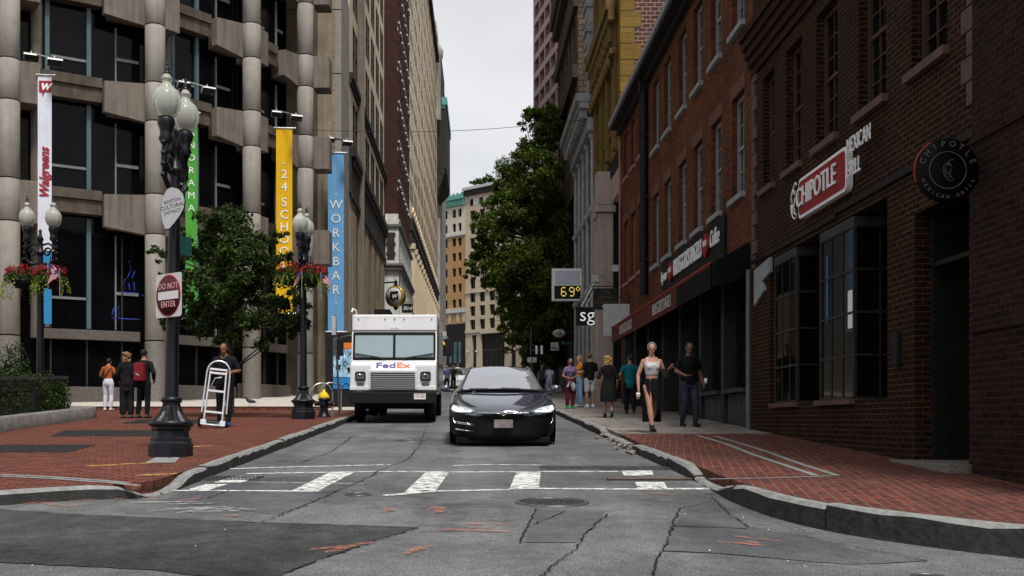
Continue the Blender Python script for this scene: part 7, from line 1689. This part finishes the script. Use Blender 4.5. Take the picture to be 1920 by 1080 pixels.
person('person in black shirt, white shorts and chunky white trainers waiting on the right pavement', x, y, R(-165), 1.84, dict(elbow_l=(.15, .02, .65), wrist_l=(.12, -.08, .52), face=R(-40)),
    dict(skin=(.34, .18, .12), hair=(.10, .055, .025), top=(.010, .010, .011), sleeve=.8, bottom='shorts', bcol=(.50, .50, .53), shoes=(.62, .62, .62)), False, .013)
x, y = px_place(1087, 763)
person('person in orange top and pale blue jeans standing between two others on the right pavement', x, y, R(-75), 1.78, dict(elbow_l=(.14, .0, .66), wrist_l=(.08, -.14, .66), elbow_r=(-.14, .0, .66), wrist_r=(-.06, -.14, .65)),
    dict(skin=(.42, .22, .14), hair=(.22, .12, .06), hairlen='long', top=(.50, .15, .012), sleeve=.5, bottom='trousers', bcol=(.20, .31, .44), shoes=(.30, .29, .28)), True, .013)
x, y = px_place(1069, 766)
t, V, hp, Mh = person('person in patterned blue shirt and maroon trousers with bright green shoes on the right pavement', x, y, R(15), 1.66, dict(elbow_l=(.15, .0, .64), wrist_l=(.04, -.12, .60), elbow_r=(-.15, .0, .64), wrist_r=(-.06, -.13, .58), hand_l=(-.9, -.3, 0), hand_r=(.7, -.6, 0)),
    dict(skin=(.26, .13, .08), hair=(.02, .012, .01), hairlen='long', topmat=m_patt, sleeve=.6, bcol=(.10, .012, .018), shoes=(.01, .30, .08), topname='patterned_shirt'), True, .013)
mb = MB(); mb.tube([V((.0, -.085, .53)), V((.03, -.09, .44)), V((.05, -.07, .36))], [.05, .085, .05], 8); mb.tube([V((-.03, -.08, .53)), V((-.08, -.07, .42))], [.05, .03], 8); mb.build('tied_jacket', mat('lilac_cloth', (.48, .45, .54), .85), t)
x, y = px_place(1030, 738); y = 56; x = (1030 - PX) * y / FPX
person('person in pale blue top bent forward beyond the black car', x, y, R(170), 1.6, dict(lean=(.0, -.08), head=(0, -.06, .88), wrist_l=(.12, -.16, .5), wrist_r=(-.12, -.16, .5)), dict(top=(.40, .42, .56), bcol=(.33, .34, .48), hair=(.02, .015, .012), sleeve=.6), True, .018, fingers=False)
person('person in a red cap half hidden behind the pale blue top beyond the black car', (1016 - PX) * 58 / FPX, 58, R(20), 1.6, None, dict(top=(.05, .05, .06), bcol=(.02, .02, .025), hair=(.30, .03, .05)), False, .018, fingers=False)
# --- plaza
x, y = px_place(203, 770)
t, V, hp, Mh = person('person in burnt orange top and white jeans with back to the camera on the plaza', x, y, R(172), 1.66, dict(elbow_l=(.155, .0, .65), wrist_l=(.07, -.12, .62), elbow_r=(-.15, .0, .65), wrist_r=(-.08, -.13, .66), head=(0, -.035, .905)),
    dict(skin=(.30, .15, .09), hair=(.012, .009, .008), top=(.30, .085, .030), sleeve=.9, top_z=.565, bcol=(.52, .52, .60), shoes=(.55, .42, .40)), True, .013)
mb = MB(); mb.tube([V((-.08, .03, .80)), V((0, .072, .68)), V((.09, .04, .56))], .012, 6); mb.build('bag_strap', m_black, t)
x, y = px_place(238, 784)
person('person with light brown hair in long dark coat standing left of the red backpack', x, y, R(190), 1.72, dict(wrist_l=(.13, -.10, .56), elbow_l=(.15, .0, .65), knee_r=(-.05, -.02, .29)), dict(skin=(.38, .2, .14), hair=(.20, .115, .06), hairlen='curly', top=(.010, .010, .012), sleeve=1.9, top_z=.40, bcol=(.010, .010, .012), shoes=(.05, .045, .04), loose=.02), True, .013)
x, y = px_place(270, 784)
t, V, hp, Mh = person('person in black jacket wearing a dark red backpack on the plaza', x, y, R(165), 1.78, dict(elbow_l=(.165, .03, .65), wrist_l=(.11, -.08, .60), elbow_r=(-.175, .03, .65), wrist_r=(-.13, -.05, .55), knee_l=(.07, .0, .29), ankle_l=(.09, .02, .045)), dict(skin=(.3, .16, .1), hair=(.008, .007, .007), top=(.010, .010, .011), sleeve=1.9, bcol=(.009, .009, .010), shoes=(.03, .03, .03)), False, .013)
bk = thing('backpack', 'dark red backpack worn by the person in the black jacket', 'backpack', world(t, V((0, .085, .67))), t.rotation_euler.z)
mb = MB(); mb.bbox(-.14, .14, -.03, .12, -.26, .22, .05); mb.bbox(-.11, .11, .1, .17, -.24, -.02, .03); mb.build('pack', mat('dark_red_nylon', (.17, .010, .016), .6, var=.25, scale=5), bk)
mb = MB()
for s in (-1, 1): mb.tube([(s * .09, 0, .2), (s * .11, -.12, .26), (s * .12, -.26, .12)], .018, 6)
mb.build('straps', m_black, bk); mb = MB(); mb.prism([(-.06, -.12), (.04, -.08), (.03, -.05), (-.05, -.085)], .171, .175); mb.build('mark', m_offwhite, bk)
x, y = px_place(421, 800)
t, V, hp, Mh = person('delivery man in dark uniform and blue shoes holding the silver hand truck', x, y, R(-6), 1.84, dict(elbow_r=(-.16, .02, .66), wrist_r=(-.14, -.12, .66), hand_r=(-.2, -.6, -.5), elbow_l=(.165, .03, .655), wrist_l=(.05, -.12, .615), hand_l=(-.9, -.3, -.1), ankle_l=(.05, -.02, .045), head=(0, -.02, .915)),
    dict(skin=(.20, .095, .05), hair=(.02, .012, .009), top=(.012, .011, .016), sleeve=.85, bottom='trousers', bcol=(.012, .012, .015), shoes=(.02, .09, .40)), False, .0105)
mb = MB(); mb.prism([(-.01, 0), (.05, .0), (.05, .035), (-.01, .035)], -.001, .001, M=Matrix.Translation(V((.04, -.078, .735)))); mb.build('purple_logo', mat('purple_logo', (.13, .06, .42), .6), t)
mb = MB(); mb.tube([V((-.03, -.045, .82)), V((0, -.068, .795)), V((.03, -.045, .82))], .008, 5); mb.build('lanyard', m_dry, t)
# --- far up the street on the left
for px, py, YY, lb, tp in ((838, 697, 68, 'distant person in blue shirt beside the truck far up the street', (.08, .10, .25)), (850, 694, 70, 'distant person in dark clothes in front of the far white car', (.02, .02, .022)), (858, 692, 84, 'distant person in white shirt far up the street near the lamp', (.5, .5, .52))):
    person(lb, (px - PX) * YY / FPX, YY, R(10), 1.72, None, dict(top=tp, bcol=(.02, .02, .025)), False, .02, fingers=False, h0=.0)
# ------------------------------------------------------------------ light, sky and camera
SUN_EL, SUN_AZ = 62.0, 19.0       # sun high behind the camera, to its right
w = bpy.data.worlds.new('World'); scene.world = w; w.use_nodes = True
nt = w.node_tree; N = nt.nodes; L = nt.links; bg = N['Background']
sky = N.new('ShaderNodeTexSky'); sky.sky_type = 'NISHITA'; sky.sun_disc = False; sky.sun_elevation = R(SUN_EL); sky.sun_rotation = R(180 - SUN_AZ); sky.dust_density = 4.0
hs_ = N.new('ShaderNodeHueSaturation'); hs_.inputs['Saturation'].default_value = 0.25; L.new(sky.outputs[0], hs_.inputs['Color'])
tc = N.new('ShaderNodeTexCoord'); mp = N.new('ShaderNodeMapping'); mp.inputs['Scale'].default_value = (1, 1, 2.2); L.new(tc.outputs['Generated'], mp.inputs[0])
nz = N.new('ShaderNodeTexNoise'); nz.inputs['Scale'].default_value = 2.6; nz.inputs['Detail'].default_value = 8; nz.inputs['Roughness'].default_value = .55; L.new(mp.outputs[0], nz.inputs['Vector'])
cr_ = N.new('ShaderNodeValToRGB'); cr_.color_ramp.elements[0].position = .32; cr_.color_ramp.elements[0].color = (7.0, 7.2, 7.65, 1); cr_.color_ramp.elements[1].position = .70; cr_.color_ramp.elements[1].color = (9.3, 9.4, 9.6, 1); L.new(nz.outputs['Fac'], cr_.inputs['Fac'])
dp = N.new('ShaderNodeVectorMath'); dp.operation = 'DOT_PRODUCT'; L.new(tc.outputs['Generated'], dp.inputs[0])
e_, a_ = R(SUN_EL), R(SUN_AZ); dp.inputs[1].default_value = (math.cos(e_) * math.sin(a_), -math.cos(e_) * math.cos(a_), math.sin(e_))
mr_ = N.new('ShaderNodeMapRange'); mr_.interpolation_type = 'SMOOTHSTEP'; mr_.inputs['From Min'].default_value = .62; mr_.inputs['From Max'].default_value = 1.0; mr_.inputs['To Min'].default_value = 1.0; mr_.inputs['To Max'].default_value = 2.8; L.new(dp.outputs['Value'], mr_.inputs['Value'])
sx_ = N.new('ShaderNodeSeparateXYZ'); L.new(tc.outputs['Generated'], sx_.inputs[0])      # dimming added overhead to keep light off the right facades
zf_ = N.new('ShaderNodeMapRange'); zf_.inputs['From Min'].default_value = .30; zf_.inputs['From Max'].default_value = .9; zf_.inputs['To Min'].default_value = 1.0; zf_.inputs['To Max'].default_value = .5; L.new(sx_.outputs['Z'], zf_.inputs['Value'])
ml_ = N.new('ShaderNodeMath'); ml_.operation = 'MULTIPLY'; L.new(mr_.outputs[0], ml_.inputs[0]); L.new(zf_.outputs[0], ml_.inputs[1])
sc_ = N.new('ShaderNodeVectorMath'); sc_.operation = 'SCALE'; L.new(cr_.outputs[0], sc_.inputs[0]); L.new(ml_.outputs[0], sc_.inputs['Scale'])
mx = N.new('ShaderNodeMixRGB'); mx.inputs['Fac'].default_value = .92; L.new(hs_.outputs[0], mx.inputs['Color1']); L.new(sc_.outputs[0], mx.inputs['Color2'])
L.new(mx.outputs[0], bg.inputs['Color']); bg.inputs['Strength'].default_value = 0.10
sl = bpy.data.lights.new('sun', 'SUN'); sl.energy = 4.0; sl.angle = R(11); sl.color = (1.0, .96, .90)
so_ = bpy.data.objects.new('sun', sl); COL.objects.link(so_)
el, az = R(SUN_EL), R(SUN_AZ)
d = Vector((-math.cos(el) * math.sin(az), math.cos(el) * math.cos(az), -math.sin(el)))
so_.rotation_euler = d.to_track_quat('-Z', 'Y').to_euler()
cam = bpy.data.cameras.new('camera'); co = bpy.data.objects.new('camera', cam); COL.objects.link(co); scene.camera = co
co.location = (0, 0, CAMZ); co.rotation_euler = (R(90), 0, 0)
cam.sensor_width = 36; cam.lens = FPX / 1920 * 36; cam.shift_x = (960 - PX) / 1920; cam.shift_y = (PY - 540) / 1920; cam.clip_end = 2000; cam.clip_start = .1
scene.view_settings.view_transform = 'Standard'; scene.view_settings.look = 'None'; scene.view_settings.exposure = 0.0; scene.view_settings.gamma = 1.0; scene.view_settings.use_curve_mapping = False
scene.cycles.max_bounces = 6; scene.cycles.diffuse_bounces = 3; scene.cycles.glossy_bounces = 3; scene.cycles.transparent_max_bounces = 6; scene.cycles.caustics_reflective = False; scene.cycles.caustics_refractive = False
scene.cycles.use_denoising = True
# repeated members of a facade become parts of their own
SINGLE = {'shop_piers': 'shop_pier', 'floor_beams': 'floor_beam', 'glazing_bars': 'glazing_bar', 'blue_mullions': 'blue_mullion', 'end_blocks': 'end_block', 'cornices': 'cornice', 'pilasters': 'pilaster', 'columns': 'column', 'iron_columns': 'iron_column', 'spandrels': 'spandrel', 'shop_mullions': 'shop_mullion', 'dark_bays': 'dark_bay', 'doors': 'door', 'cornice_bands': 'cornice_band', 'stone_bands': 'stone_band', 'string_courses': 'string_course', 'pale_panels': 'pale_panel', 'flat_arches': 'flat_arch', 'corner_blocks': 'corner_block', 'shop_glass': 'shop_glass', 'stone_pillars': 'stone_pillar', 'legs': 'leg', 'wings': 'wing', 'front_panels': 'front_panel', 'marker_lamps': 'marker_lamp', 'quoins': 'quoin', 'scroll_cresting': 'scroll', 'arms': 'arm', 'straps': 'strap', 'feet': 'foot_plate', 'pillars': 'roof_pillar'}
def islands(me):
    par = list(range(len(me.vertices)))
    def find(a):
        while par[a] != a: par[a] = par[par[a]]; a = par[a]
        return a
    for e in me.edges:
        a, b = find(e.vertices[0]), find(e.vertices[1])
        if a != b: par[a] = b
    out = {}
    for p in me.polygons: out.setdefault(find(p.vertices[0]), []).append(p.index)
    return list(out.values())
for o in list(scene.objects):
    nm = o.name.split('.')[0]
    if o.type != 'MESH' or nm not in SINGLE or o.parent is None: continue
    me = o.data; isl = islands(me)
    if len(isl) < 2 or len(isl) > 100: continue
    uvd = me.uv_layers[0].data if me.uv_layers else None
    for fs in isl:
        vm = {}; mb = MB()
        for fi in fs:
            p = me.polygons[fi]
            for vi in p.vertices:
                if vi not in vm: vm[vi] = len(mb.v); mb.v.append(tuple(me.vertices[vi].co))
            mb.f.append(tuple(vm[vi] for vi in p.vertices)); mb.m.append(p.material_index); mb.smooth.append(p.use_smooth)
        mb.build(SINGLE[nm], list(me.materials), o.parent)
    for ch in list(o.children): ch.parent = o.parent
    bpy.data.objects.remove(o)
